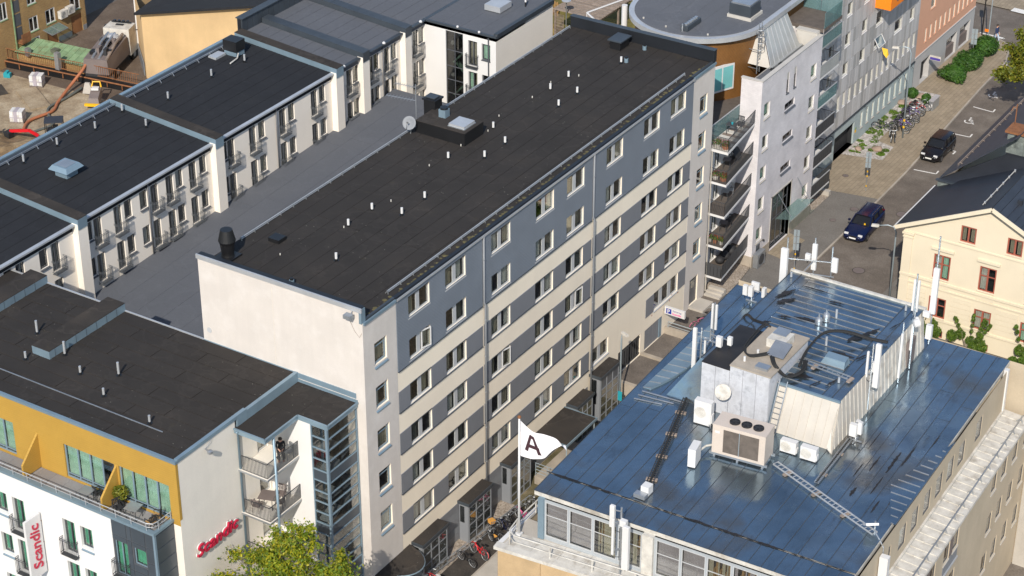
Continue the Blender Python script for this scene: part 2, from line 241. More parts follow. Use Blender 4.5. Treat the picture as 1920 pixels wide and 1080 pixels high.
# ------------------------------------------------------------------ geometry helpers
W = {}
def link(o, parent=None, M=None):
    sc.collection.objects.link(o); M = M or Matrix.Identity(4)
    o.matrix_basis = M; W[o.name] = M
    if parent is not None:
        o.parent = parent; o.matrix_parent_inverse = W[parent.name].inverted()
    return o
def tag(o, label, cat, group=None):
    o['label'] = label; o['category'] = cat
    if group: o['group'] = group
    return o
def thing(name, loc, label, cat, group=None, rz=0):
    e = bpy.data.objects.new(name, None); e.empty_display_size = .3
    link(e, None, Matrix.Translation(loc) @ Matrix.Rotation(rz, 4, 'Z')); return tag(e, label, cat, group)
def T(x, y, z, rz=0): return Matrix.Translation((x, y, z)) @ Matrix.Rotation(rz, 4, 'Z')
class G:
    def __init__(s): s.v = []; s.f = []; s.m = []
    def add(s, vs, fs, mi=0):
        o = len(s.v); s.v += [tuple(v) for v in vs]; s.f += [tuple(i+o for i in f) for f in fs]; s.m += [mi]*len(fs); return s
    def box(s, x0, x1, y0, y1, z0, z1, mi=0):
        return s.add([(x0, y0, z0), (x1, y0, z0), (x1, y1, z0), (x0, y1, z0), (x0, y0, z1), (x1, y0, z1), (x1, y1, z1), (x0, y1, z1)],
                     [(3, 2, 1, 0), (4, 5, 6, 7), (0, 1, 5, 4), (1, 2, 6, 5), (2, 3, 7, 6), (3, 0, 4, 7)], mi)
    def hexa(s, p, mi=0):
        return s.add(p, [(3, 2, 1, 0), (4, 5, 6, 7), (0, 1, 5, 4), (1, 2, 6, 5), (2, 3, 7, 6), (3, 0, 4, 7)], mi)
    def quad(s, a, b, c, d, mi=0): return s.add([a, b, c, d], [(0, 1, 2, 3)], mi)
    def prism(s, poly, z0, z1, mi=0):
        n = len(poly)
        return s.add([(x, y, z0) for x, y in poly]+[(x, y, z1) for x, y in poly], [tuple(range(n))[::-1], tuple(range(n, 2*n))]+[(i, (i+1) % n, n+(i+1) % n, n+i) for i in range(n)], mi)
    def cyl(s, c, r, h, n=12, r2=None, mi=0, cap=True):
        r2 = r if r2 is None else r2; x, y, z = c; a = [2*PI*i/n for i in range(n)]
        s.add([(x+r*math.cos(t), y+r*math.sin(t), z) for t in a]+[(x+r2*math.cos(t), y+r2*math.sin(t), z+h) for t in a],
              [(i, (i+1) % n, n+(i+1) % n, n+i) for i in range(n)]+([tuple(range(n))[::-1], tuple(range(n, 2*n))] if cap else []), mi); return s
    def lathe(s, c, prof, n=16, mi=0):
        x, y, z = c; k = len(prof); vs = []
        for r, h in prof:
            for i in range(n): t = 2*PI*i/n; vs.append((x+r*math.cos(t), y+r*math.sin(t), z+h))
        fs = [(j*n+i, j*n+(i+1) % n, (j+1)*n+(i+1) % n, (j+1)*n+i) for j in range(k-1) for i in range(n)]
        fs += [tuple(range(n))[::-1], tuple(range((k-1)*n, k*n))]; return s.add(vs, fs, mi)
    def tube(s, pts, r, n=6, mi=0, closed=False):
        pts = [Vector(p) for p in pts]; vs = []; k = len(pts)
        for i, p in enumerate(pts):
            d = (pts[(i+1) % k]-pts[i-1]) if closed else (pts[min(i+1, k-1)]-pts[max(i-1, 0)])
            d = d.normalized() if d.length > 1e-9 else Vector((0, 0, 1))
            a = d.cross(Vector((0, 0, 1)));  a = a if a.length > .05 else d.cross(Vector((1, 0, 0)))
            a.normalize(); b = d.cross(a); rr = r[i] if isinstance(r, (list, tuple)) else r
            vs += [p+a*rr*math.cos(2*PI*j/n)+b*rr*math.sin(2*PI*j/n) for j in range(n)]
        L = k if closed else k-1
        fs = [(i*n+j, i*n+(j+1) % n, ((i+1) % k)*n+(j+1) % n, ((i+1) % k)*n+j) for i in range(L) for j in range(n)]
        if not closed: fs += [tuple(range(n))[::-1], tuple(range((k-1)*n, k*n))]
        return s.add(vs, fs, mi)
    def bar(s, p, q, w, h=None, mi=0):
        h = h or w; p = Vector(p); q = Vector(q); d = (q-p).normalized(); a = d.cross(Vector((0, 0, 1)))
        a = a if a.length > .05 else d.cross(Vector((1, 0, 0))); a.normalize(); b = a.cross(d); a = a*w/2; b = b*h/2
        return s.add([p-a-b, p+a-b, p+a+b, p-a+b, q-a-b, q+a-b, q+a+b, q-a+b], [(3, 2, 1, 0), (4, 5, 6, 7), (0, 1, 5, 4), (1, 2, 6, 5), (2, 3, 7, 6), (3, 0, 4, 7)], mi)
    def ball(s, c, r, n=8, mi=0, sz=1.):
        return s.lathe(c, [(max(.001, r*math.sin(PI*i/n)), -r*sz*math.cos(PI*i/n)) for i in range(n+1)], n+2, mi)
    def mesh(s, name, mats, smooth=False):
        me = bpy.data.meshes.new(name); me.from_pydata(s.v, [], s.f)
        for m in (mats if isinstance(mats, (list, tuple)) else [mats]): me.materials.append(MT[m])
        if any(s.m): me.polygons.foreach_set('material_index', s.m)
        if smooth: me.polygons.foreach_set('use_smooth', [True]*len(s.f))
        me.update(); return me
    def build(s, name, mats, parent=None, M=None, smooth=False):
        return link(bpy.data.objects.new(name, s.mesh(name, mats, smooth)), parent, M)
CACHE = {}
def inst(name, key, maker, parent, M):
    if key not in CACHE: CACHE[key] = maker()
    return link(bpy.data.objects.new(name, CACHE[key]), parent, M)
def bx(name, m, parent, x0, x1, y0, y1, z0, z1, M=None): return G().box(x0, x1, y0, y1, z0, z1).build(name, m, parent, M)
def copy_tree(root, M, label=None, cat=None, group=None):
    """copy of a top-level thing with its parts and sub-parts"""
    def rec(o, par, Mo):
        c = o.copy(); sc.collection.objects.link(c)
        if par is None: c.matrix_basis = Mo; W[c.name] = Mo
        else: c.parent = par; W[c.name] = W[o.name]
        for ch in KIDS.get(o.name, []): rec(ch, c, None)
        return c
    c = rec(root, None, M)
    if label: tag(c, label, cat or root['category'], group)
    return c
KIDS = {}
_link = link
def link(o, parent=None, M=None):
    _link(o, parent, M)
    if parent is not None: KIDS.setdefault(parent.name, []).append(o)
    return o

# ------------------------------------------------------------------ facade kit (local x along the wall, y into the building, z up)
def facade(parent, M, u0, u1, v0, v1, ops, m='plaster_white', depth=.14, room=.9, name='wall'):
    us = sorted({round(u, 4) for u in [u0, u1]+[x for o in ops for x in o[:2] if u0 < x < u1]}); vv = sorted({round(v, 4) for v in [v0, v1]+[x for o in ops for x in o[2:4] if v0 < x < v1]})
    g = G()
    for j in range(len(vv)-1):
        run = None
        for i in range(len(us)-1):
            cu, cv = (us[i]+us[i+1])/2, (vv[j]+vv[j+1])/2
            if any(o[0] < cu < o[1] and o[2] < cv < o[3] for o in ops):
                if run is not None: g.quad((run, 0, vv[j]), (us[i], 0, vv[j]), (us[i], 0, vv[j+1]), (run, 0, vv[j+1])); run = None
            elif run is None: run = us[i]
        if run is not None: g.quad((run, 0, vv[j]), (u1, 0, vv[j]), (u1, 0, vv[j+1]), (run, 0, vv[j+1]))
    for o in ops:
        a, b, c, d = o[:4]
        for (y0, y1, mi) in ((0, depth, 0), (depth, room, 1)):
            g.quad((a, y0, c), (a, y0, d), (a, y1, d), (a, y1, c), mi); g.quad((b, y0, c), (b, y1, c), (b, y1, d), (b, y0, d), mi)
            g.quad((a, y0, c), (a, y1, c), (b, y1, c), (b, y0, c), mi); g.quad((a, y0, d), (b, y0, d), (b, y1, d), (a, y1, d), mi)
        g.quad((a, room, c), (b, room, c), (b, room, d), (a, room, d), 1)
    return g.build(name, [m, 'room'], parent, M)
def _frame(w, h, sashes, fwid, th, bars):
    g = G()
    xs = [0.]
    for a, b in sashes: xs += [a, b]
    xs.append(w)
    for i in range(0, len(xs), 2):
        if xs[i+1]-xs[i] > .004: g.box(xs[i], xs[i+1], 0, th, 0, h)
    for a, b in sashes:
        g.box(a, b, 0, th, 0, fwid); g.box(a, b, 0, th, h-fwid, h)
        for t in bars: g.box(a, b, .01, th-.01, h*t-fwid*.35, h*t+fwid*.35)
    return g
def _curt(w, h, n, amp=.025):
    g = G(); k = max(4, int(w/.05)); vs = []
    for i in range(k+1):
        x = w*i/k; y = amp*math.sin(i*1.7)+amp*.4*math.sin(i*.61); vs += [(x, y, 0), (x, y, h)]
    return g.add(vs, [(2*i, 2*i+2, 2*i+3, 2*i+1) for i in range(k)])
def window(parent, M, a, b, c, d, sash=1, fwid=.06, mull=None, fm='window_grey', depth=.14, curtain=None, cprob=.7, sill=None, sill_out=.06, bars=(), glass='glass', sill_h=.05, slope=0, name='window', full=False):
    w, h = b-a, d-c; mull = mull or fwid
    sw = (w-2*fwid-(sash-1)*mull)/sash; S = [(fwid+i*(sw+mull), fwid+i*(sw+mull)+sw) for i in range(sash)]
    k = (round(w, 2), round(h, 2), sash, round(fwid, 3), round(mull, 3), bars)
    Mw = M @ Matrix.Translation((a, depth-.03, c))
    o = inst(name, ('fr', k, fm), lambda: _frame(w, h, S, fwid, .06, bars).mesh('window_frame', fm), parent, Mw)
    for s0, s1 in S:
        inst('pane', ('pn', round(s1-s0, 2), round(h-2*fwid, 2), glass), lambda: G().box(0, s1-s0, 0, .012, 0, h-2*fwid).mesh('pane', glass), o, Mw @ Matrix.Translation((s0, .022, fwid)))
        if curtain and random.random() < cprob:
            cm = random.choice(curtain) if isinstance(curtain, (list, tuple)) else curtain
            fr = 1. if full else random.choice((1., .62, .45, .8)); cw = (s1-s0)*fr; x = s0 if random.random() < .5 else s1-cw
            inst('curtain', ('cu', round(cw, 2), round(h-2*fwid, 2), cm), lambda: _curt(cw, h-2*fwid, 0).mesh('curtain', cm, True), o, Mw @ Matrix.Translation((x, .13, fwid)))
    if sill:
        inst('sill', ('si', round(w, 2), sill, round(sill_out, 2), round(depth, 2), slope), lambda: G().hexa([(-.03, -sill_out, -sill_h-slope), (w+.03, -sill_out, -sill_h-slope), (w+.03, depth-.03, -.03), (-.03, depth-.03, -.03), (-.03, -sill_out, -slope), (w+.03, -sill_out, -slope), (w+.03, depth-.03, .012), (-.03, depth-.03, .012)]).mesh('sill', sill), o, M @ Matrix.Translation((a, 0, c)))
    return o
def railing(parent, name, pts, z0, z1, m='dark_rail', step=.11, r=.012, top=.022, posts=True, mid=()):
    """bar railing along a polyline (world coords)"""
    g = G(); P = [Vector(p) for p in pts]
    for a, b in zip(P, P[1:]):
        L = (b-a).length; n = max(1, int(L/step))
        for z, w in [(z1, top*2), (z0+.05, top)]+[(q, top) for q in mid]: g.bar((a.x, a.y, z), (b.x, b.y, z), w, w)
        for i in range(n+1):
            q = a.lerp(b, i/n); g.box(q.x-r, q.x+r, q.y-r, q.y+r, z0+.05, z1)
    return g.build(name, m, parent)
def french(parent, M, a, b, z, h=1.0, out=.28, m='dark_rail'):
    """french balcony: tread plate with bars, curved out"""
    def mk():
        g = G(); w = b-a
        g.box(-.05, w+.05, -out, 0, -.04, 0)
        for zz in (.12, h*.9, h): g.bar((-.05, -out, zz), (w+.05, -out, zz), .025); [g.bar((x, -out, zz), (x, 0, zz), .025) for x in (-.05, w+.05)]
        n = int((w+.1)/.085)
        for i in range(n+1): x = -.05+(w+.1)*i/n; g.box(x-.008, x+.008, -out-.008, -out+.008, 0, h*.9)
        for x in (-.05, w+.05):
            for i in range(1, 3): y = -out*i/3; g.box(x-.008, x+.008, y-.008, y+.008, 0, h*.9)
        return g.mesh('french_balcony', m)
    return inst('balcony_railing', ('fb', round(b-a, 2), round(h, 2), round(out, 2), m), mk, parent, M @ Matrix.Translation((a, 0, z)))
def sheets(parent, P00, P10, P11, P01, nu, nv, m, name='roof_sheet', th=.02, lap=.012, jit=0., seam=None, gap=.012, stag=.5, seam_h=.035, mats2=None, sag=0):
    """bilinear quad laid with nu x nv separate lapped sheets; u is across the strips"""
    P = [Vector(p) for p in (P00, P10, P11, P01)]
    nrm = (P[1]-P[0]).cross(P[3]-P[0]).normalized()
    if nrm.z < 0: nrm = -nrm
    def at(u, v): return P[0]*(1-u)*(1-v)+P[1]*u*(1-v)+P[2]*u*v+P[3]*(1-u)*v
    res = []
    for i in range(nu):
        off = stag/nv*(.5+random.uniform(-.3, .3)) if (i % 2 and nv > 1) else random.uniform(-.1, .1)/nv*(nv > 1)
        cuts = [0]+[min(.98, max(.02, j/nv+off)) for j in range(1, nv)]+[1]
        for j in range(nv):
            u0, u1, v0, v1 = i/nu, (i+1)/nu, cuts[j], cuts[j+1]
            du = gap/max(.1, (P[1]-P[0]).length); dv = gap/max(.1, (P[3]-P[0]).length)
            c = [at(u0+du, v0+dv), at(u1-du, v0+dv), at(u1-du, v1-dv), at(u0+du, v1-dv)]
            hs = [lap+random.uniform(0, jit), random.uniform(0, jit), lap*.5+random.uniform(0, jit), lap*1.5+random.uniform(0, jit)]
            g = G()
            top = [c[k]+nrm*(th+hs[k]) for k in range(4)]; g.hexa([q for q in c]+top)
            if seam:
                a, b = top[0], top[3]; w = (top[1]-top[0]).normalized()*.010
                g.hexa([a-w, a+w, b+w, b-w, a-w+nrm*seam_h, a+w+nrm*seam_h, b+w+nrm*seam_h, b-w+nrm*seam_h], 1)
            mm = random.choice(mats2) if mats2 else m
            res.append(g.build(name, [mm]+([seam] if seam else []), parent))
    return res
def text_obj(name, txt, size, m, M, parent=None, ext=.04, off=.0, sx=1., font_shear=0):
    cu = bpy.data.curves.new(name, 'FONT'); cu.body = txt; cu.size = size; cu.extrude = ext; cu.offset = off; cu.shear = font_shear; cu.resolution_u = 3
    t = bpy.data.objects.new(name+'_tmp', cu); sc.collection.objects.link(t)
    me = bpy.data.meshes.new_from_object(t.evaluated_get(bpy.context.evaluated_depsgraph_get()))
    bpy.data.objects.remove(t); bpy.data.curves.remove(cu)
    me.materials.clear(); me.materials.append(MT[m])
    xs = [v.co.x for v in me.vertices]; W0 = max(xs)-min(xs); x0 = min(xs)
    for v in me.vertices: v.co.x = (v.co.x-x0)*sx
    return link(bpy.data.objects.new(name, me), parent, M), W0*sx
def foliage(name, m, parent, blobs, n, size, seed=0, M=None, flat=.6, loose=False):
    """n leaf cards scattered through ellipsoid clumps (cx,cy,cz,rx,ry,rz,weight)"""
    rd = random.Random(seed); g = G(); ws = [b[6] if len(b) > 6 else b[3]*b[4]*b[5] for b in blobs]
    for b in rd.choices(blobs, ws, k=n):
        while True:
            d = Vector((rd.gauss(0, 1), rd.gauss(0, 1), rd.gauss(0, 1)))
            if d.length > .01: break
        d.normalize(); r = rd.random()**.33*(.72+.28*rd.random()) if rd.random() < .35 else .82+.22*rd.random()
        if loose: r = abs(rd.gauss(0, .62))+.25*rd.random()
        c = Vector((b[0]+d.x*b[3]*r, b[1]+d.y*b[4]*r, b[2]+d.z*b[5]*r))
        nn = (d*flat+Vector((rd.gauss(0, 1), rd.gauss(0, 1), rd.gauss(.5, 1)))*.6).normalized()
        a = nn.orthogonal().normalized(); a = (Matrix.Rotation(rd.uniform(0, 2*PI), 3, nn) @ a); e = nn.cross(a)
        s = size*rd.choice((.5, .7, .9, 1., 1.2, 1.5)); a *= s*.62; e *= s
        g.add([c-e, c+a*.9-e*.1+nn*s*.15, c+e, c-a*.9-e*.1+nn*s*.15], [(0, 1, 2, 3)])
    return g.build(name, m, parent, M)
def trunk_tubes(g, base, top, r0, r1, limbs, rd):
    pts = [Vector(base).lerp(Vector(top), t)+Vector((rd.uniform(-.12, .12), rd.uniform(-.12, .12), 0))*(0 < t < 1) for t in (0, .25, .5, .75, 1)]
    g.tube(pts, [r0+(r1-r0)*t for t in (0, .25, .5, .75, 1)], 8)
    for e in limbs:
        s = Vector(base).lerp(Vector(top), rd.uniform(.45, .9)); e = Vector(e); mid = s.lerp(e, .5)+Vector((rd.uniform(-.3, .3), rd.uniform(-.3, .3), .3))
        g.tube([s, mid, e], [r1*.5, r1*.3, r1*.1], 6)
    return g
MX = R(90)   # facade facing +X (street side)
# ================================================================== SETTING
def structure(o): o['kind'] = 'structure'; return o
def sheet(name, poly, z, m):
    g = G(); g.add([(x, y, z) for x, y in poly], [tuple(range(len(poly)))]); return structure(g.build(name, m))
# one ground sheet out to the horizon: low forecourt in front, street level beyond the retaining step
g = G(); HZ = 1500
g.quad((-HZ, -HZ, -1.62), (HZ, -HZ, -1.62), (HZ, 27.5, -1.62), (-HZ, 27.5, -1.62)); g.quad((-HZ, 27.5, -.12), (HZ, 27.5, -.12), (HZ, HZ, -.12), (-HZ, HZ, -.12)); g.quad((-HZ, 27.5, -1.62), (HZ, 27.5, -1.62), (HZ, 27.5, -.12), (-HZ, 27.5, -.12))
structure(g.build('ground', 'ground_base'))
# forecourt in front of the apartment block
sheet('forecourt', [(0, -14), (3.05, -14), (3.05, 27.45), (0, 27.45)], -1.60, 'sett_mossy')
sheet('bicycle_bay', [(1.0, -2), (2.62, -2), (2.62, 13.6), (1.0, 13.6)], -1.590, 'asphalt_dark')
sheet('gravel_strip', [(.02, 3.2), (1.0, 3.2), (1.0, 13.6), (.02, 13.6)], -1.594, 'gravel')
sheet('footway', [(2.72, -14), (5.6, -14), (5.6, 27.45), (2.72, 27.45)], -1.586, 'concrete_pale')
sheet('forecourt_road', [(5.6, -30), (40, -30), (40, 27.45), (5.6, 27.45)], -1.60, 'asphalt')
bx('edging', 'kerb', None, 2.62, 2.72, -14, 14, -1.62, -1.565)['kind'] = 'structure'
# the street beyond
KX = 4.55
sheet('road', [(KX, 34), (12.2, 34), (12.2, 94.2), (3.4, 94.2), (3.5, 84), (4.45, 66)], -.105, 'asphalt')
sheet('cross_road', [(-60, 95.4), (60, 94.4), (60, 101.5), (-60, 102.5)], -.101, 'asphalt')
sheet('far_pavement', [(-60, 102.5), (60, 101.5), (60, 150), (-60, 150)], 0, 'pavers')
g = G(); g.add([(x, y, 0) for x, y in [(-3, 59.3), (4.4, 60.6), (4.3, 68), (3.5, 84), (3.3, 90.5), (2.3, 94.2), (.5, 95.3), (-3, 95.5)]], [tuple(range(8))]); structure(g.build('paved_footway', 'pavers'))
sheet('asphalt_footway', [(-1, 34.5), (4.4, 34.5), (4.4, 60.6), (-3, 59.3), (-3, 45), (-1, 45)], -.004, 'pave_asphalt')
sheet('entrance_paving', [(1.02, 48.3), (2.4, 48.0), (2.5, 51.6), (1.02, 52.0)], .004, 'pavers')
sheet('right_footway', [(10.6, 34), (13.2, 34), (13.2, 94), (10.6, 94)], 0, 'pave_asphalt')
kp = [(KX, 34), (KX, 60), (4.45, 66), (3.5, 84), (3.32, 90.5), (2.3, 94.2), (.5, 95.35)]
kerb = structure(G().build('kerb', 'kerb')) if False else None
root_k = bpy.data.objects.new('kerb', None); link(root_k); root_k['kind'] = 'structure'
for (x0, y0), (x1, y1) in zip(kp, kp[1:]):
    L = math.hypot(x1-x0, y1-y0); n = max(1, int(L/1.25))
    for i in range(n):
        a = Vector((x0, y0, 0)).lerp(Vector((x1, y1, 0)), (i+.008)/n); b = Vector((x0, y0, 0)).lerp(Vector((x1, y1, 0)), (i+.992)/n); d = (b-a).normalized(); q = Vector((-d.y, d.x, 0))*.15
        G().hexa([a-Vector((0, 0, .13)), a+q-Vector((0, 0, .13)), b+q-Vector((0, 0, .13)), b-Vector((0, 0, .13)), a+Vector((0, 0, .012)), a+q+Vector((0, 0, .012)), b+q+Vector((0, 0, .012)), b+Vector((0, 0, .012))]).build('kerb_stone', 'kerb', root_k)
# painted bay corners, wheelchair marks
def paint(name, pts, w, z=-.100):
    g = G()
    for a, b in zip(pts, pts[1:]):
        a = Vector((*a, z)); b = Vector((*b, z)); d = (b-a).normalized(); q = Vector((-d.y, d.x, 0))*w/2
        g.quad(a-q, b-q, b+q, a+q)
    o = g.build(name, 'road_paint'); o['kind'] = 'structure'; return o
for (x0, y0, x1, y1, dy) in ((4.95, 71.0, 6.85, 71.25, .55), (6.15, 79.6, 6.95, 79.7, -.5), (4.75, 79.3, 6.75, 79.6, .55), (4.3, 86.4, 6.2, 86.8, .55)):
    pass
def px_mark(): pass
BAY = [((4.64, 66.97), (6.43, 67.19), (6.40, 67.8)), ((5.75, 71.75), (6.22, 71.78), (6.2, 71.2)), ((4.35, 74.73), (6.18, 74.87), (6.15, 75.5)), ((4.23, 80.52), (6.01, 80.4), (5.98, 81.0))]
for b in BAY: paint('bay_marking', b, .12)
def wheelchair(x, y, k=1.):
    g = G(); z = -.099
    def seg(a, b, w=.11):
        a = Vector((x+a[0]*k, y+a[1]*k, z)); b = Vector((x+b[0]*k, y+b[1]*k, z)); d = (b-a).normalized(); q = Vector((-d.y, d.x, 0))*w/2; g.quad(a-q, b-q, b+q, a+q)
    pts = [(.42*math.cos(R(t)), .42*math.sin(R(t))) for t in range(-200, 21, 20)]
    for a, b in zip(pts, pts[1:]): seg(a, b)
    for a, b in (((-.1, .75), (-.05, .2)), ((-.05, .2), (.38, .2)), ((.38, .2), (.55, -.35)), ((-.07, .48), (.3, .48)), ((.55, -.35), (.7, -.3))): seg(a, b)
    g.cyl((x-.1*k, y+.92*k, z), .12*k, .002, 10); o = g.build('wheelchair_marking', 'road_paint'); o['kind'] = 'structure'
wheelchair(4.99, 77.6, .8); wheelchair(4.78, 83.5, .8)
for (x, y, r) in ((7.71, 49.69, .42), (6.91, 59.43, .42), (3.54, 58.08, .3), (2.9, 55.6, .22), (.6, 62.9, .22)):
    z = -.103 if x > KX else .002
    o = G().cyl((x, y, z), r*1.12, .004, 20, mi=0).cyl((x, y, z+.004), r, .004, 20, mi=1).build('manhole_cover', ['asphalt_dark', 'furniture'])
    tag(o, {7.71: 'rusty round manhole cover in the road before the cream house', 6.91: 'rusty round manhole cover in the road behind the blue car', 3.54: 'manhole cover on the footway behind the blue car', 2.9: 'small dark drain cover on the footway near the glazed entrance', .6: 'small drain cover in the pavers by the dark balconies'}[x], 'manhole', 'manhole covers')
# garage platform, steps and low walls
g = G().box(.01, 4.6, 27.2, 27.52, -1.6, .0); structure(g.build('retaining_wall', 'concrete'))
sheet('garage_apron', [(.01, 27.5), (4.6, 27.5), (4.6, 34.4), (.01, 34.4)], -.10, 'asphalt'); 
bx('apron_ledge', 'concrete', None, .05, 2.6, 31.0, 31.25, -.1, .06)['kind'] = 'structure'
bx('garden_wall', 'concrete', None, .02, 2.6, 34.4, 34.62, -.1, .42)['kind'] = 'structure'
bx('raised_landing', 'asphalt', None, .02, 2.6, 34.62, 40.3, -.1, .10)['kind'] = 'structure'
bx('doorstep', 'concrete_pale', None, .02, 1.15, 37.9, 39.5, .1, .26)['kind'] = 'structure'
for i in range(3): bx('stone_step', 'concrete_pale', root_k, .05, 1.3, 40.15+i*.33, 40.48+i*.33, .1, .25+.14*i)
sheet('balcony_gravel', [(-.5, 41.2), (1.5, 41.2), (1.0, 45.6), (-.5, 45.6)], .11, 'gravel')
sheet('balcony_gravel', [(-1.6, 55.3), (1.0, 55.3), (1.0, 59.3), (-1.6, 59.3)], .03, 'gravel')

# ================================================================== MAIN APARTMENT BLOCK
A = thing('apartment_block', (0, 0, -1.6), 'long white and slate-grey apartment block with flat dark felt roof across the middle', 'building')
LX, LY, ZE = -11.2, 40.2, 18.1
COLS = [4.15, 7.77, 12.5, 17.38, 20.95, 25.7, 30.45, 34.0]; WW = 2.1
ROWS_LOW = [10.75, 7.98, 5.22, 2.46]
MF = T(0, 0, 0, MX)
ops = []
for z in (16.38, 13.64):
    for c in COLS: ops.append((c, c+WW, z, z+1.34))
for z in ROWS_LOW:
    for c in COLS:
        if z < 3 and c in (25.7, 30.45, 34.0): continue
        ops.append((c, c+WW, z, z+1.33))
ops += [(24.4, 26.6, 2.46, 3.68), (32.7, 36.1, 2.5, 3.9)]
gw = [(.97, 2.11, z, z+1.4) for z in (14.96, 12.15, 9.32, 6.53, 3.79)]; fw_ = [(38.2, 39.25, z, z+1.34) for z in (14.93, 12.18, 9.5, 6.69, 3.93)]
doors = [(37.95, 39.15, .25, 2.35), (28.0, 31.0, -.08, 1.6), (31.6, 34.0, -.09, 1.5)]
facade(A, MF, 0, LY, -1.6, ZE, ops+gw+fw_+doors, 'plaster_street', depth=.10)
# upper two storeys: scale cladding, window bands: louvred panels, set proud / recessed
def panel(u0, u1, z0, z1, m, out=.03, name='facade_panel', hol=()):
    cuts = sorted({u0, u1, *[x for h in hol for x in h[:2] if u0 < x < u1]}); zc = sorted({z0, z1, *[x for h in hol for x in h[2:4] if z0 < x < z1]})
    g = G()
    for j in range(len(zc)-1):
        for i in range(len(cuts)-1):
            cu, cz = (cuts[i]+cuts[i+1])/2, (zc[j]+zc[j+1])/2
            if any(h[0] < cu < h[1] and h[2] < cz < h[3] for h in hol): continue
            g.box(cuts[i], cuts[i+1], -out, .0, zc[j], zc[j+1])
    return g.build(name, m, A, MF)
bays = [(3.05, 11.58), (11.72, 24.05), (24.2, 37.1)]
for a, b in bays:
    panel(a, b, 13.46, ZE, 'scale_grey', .05, 'scale_cladding', [o for o in ops if o[2] > 13])
    bx('drip_flashing', 'flash_dark', A, a, b, -.09, .0, 13.42, 13.458, MF)
    for z in ROWS_LOW:
        zl = z-.03; cc = [c for c in COLS if a < c < b and (c, c+WW, z, z+1.33) in ops]
        if z < 3: b2 = 24.05 if b > 24 and a < 24 else (b if a < 24 else a)
        else: b2 = b
        if b2 <= a: continue
        edges = [a]+[x for c in cc for x in (c, c+WW)]+[b2]
        for i in range(0, len(edges), 2):
            if edges[i+1]-edges[i] > .1: panel(edges[i]+.004, edges[i+1]-.004, zl, z+1.36, 'louvre_grey', .035, 'louvre_panel')
        bx('drip_flashing', 'flash_dark', A, a, b2, -.075, .0, zl-.035, zl-.003, MF)
        for c in cc: bx('head_flashing', 'flash_dark', A, c, c+WW, -.045, .0, z+1.335, z+1.36, MF)
panel(31.6, 32.69, 2.5, 3.9, 'louvre_grey', .035, 'louvre_panel'); panel(36.11, 37.15, 2.5, 3.9, 'louvre_grey', .035, 'louvre_panel')
for o in ops:
    if o[1]-o[0] > 3: window(A, MF, *o, sash=3, fwid=.09, mull=.42, fm='window_grey', depth=.10, curtain=['curtain_white', 'curtain_beige'], sill='window_grey', sill_out=.06, slope=.05)
    else: window(A, MF, *o, sash=2, fwid=.065, mull=.34, fm='window_grey', depth=.10, curtain=['curtain_white', 'curtain_white', 'curtain_beige', 'curtain_dark', 'curtain_beige'], cprob=.8, sill='window_grey', sill_out=.06, slope=.05)
for o in gw+fw_: window(A, MF, *o, sash=1, fwid=.10, fm='window_blue', bars=(.76,), curtain=['curtain_beige', 'curtain_dark', 'curtain_white'], sill='flashing', sill_out=.08, slope=.16)
# one window ajar
def casement(u, z, w, h, ang):
    Mw = MF @ Matrix.Translation((u, .02, z)) @ Matrix.Rotation(ang, 4, 'Z')
    o = inst('open_casement', ('oc', w, h), lambda: _frame(w, h, [(.07, w-.07)], .07, .05, ()).mesh('casement', 'white_paint'), A, Mw)
    G().box(.07, w-.07, .018, .03, .07, h-.07).build('pane', 'glass', o, Mw)
casement(5.42, 13.72, .72, 1.2, R(-16)); casement(13.75, 8.05, .72, 1.2, R(-14)); casement(22.25, 8.05, .72, 1.2, R(-12))
# doors
dr = bx('door', 'window_dark', A, 37.97, 39.13, .10, .15, .26, 2.33, MF); bx('door_glass', 'glass', dr, 38.3, 38.8, .085, .097, 1.5, 2.1, MF); G().bar((38.15, .06, 1.25), (38.15, .06, 1.5), .03).build('handle', 'chrome', dr, MF)
sl = G()
for i in range(9): sl.box(28.1+i*.33, 28.1+i*.33+.2, .06, .09, 0, 1.5, 0)
sl.box(28.0, 31.0, .04, .07, 1.28, 1.4); sl.box(28.0, 31, .04, .07, 0, .12); sl.build('garage_grille', 'dark_rail', A, MF)
for k in range(4):
    d = bx('garage_door_panel', 'louvre_grey', A, 31.62+k*.59, 31.62+k*.59+.57, .05, .09, -.08, 1.48, MF)
bx('garage_surround', 'window_blue', A, 33.65, 34.0, .0, .05, -.08, 1.48, MF)
# corner pilaster tone: the plain end bays are a pale lilac render
for (a, b) in ((0.0, 3.02), (37.15, 40.2)): panel(a, b, -1.6, ZE-.02, 'plaster_white', .012, 'end_bay_render', gw+fw_+doors)
# base band between the pods
for k in range(5): bx('base_panel', ('louvre_grey', 'panel_grey', 'louvre_grey', 'panel_grey', 'louvre_grey')[k], A, 3.02, 24.0, -.02, 0, -1.55+k*.54, -1.55+k*.54+.535, MF)
# gable facing the hotel
MG = T(LX, 0, 0, 0)
facade(A, MG, 0, -LX, -1.6, 19.0, [], 'plaster_white')
G().cyl((0, 0, 0), .17, .02, 16).build('round_vent', 'window_grey', A, Matrix.Translation((-10.75, -.002, 14.25)) @ Matrix.Rotation(R(90), 4, 'X'))
bx('wall_base_flashing', 'flashing', A, LX, -.6, -.05, 0, 13.2, 13.52)
ml = G().bar((-6.06, -.012, 13.4), (-6.06, -.012, 18.5), .012); ml.build('render_joint', 'plaster_side', A)
facade(A, T(0, LY, 0, PI), 0, -LX, -1.6, 18.9, [], 'plaster_white'); facade(A, T(LX, LY, 0, -MX), 0, LY, -1.6, ZE+.1, [], 'plaster_white')
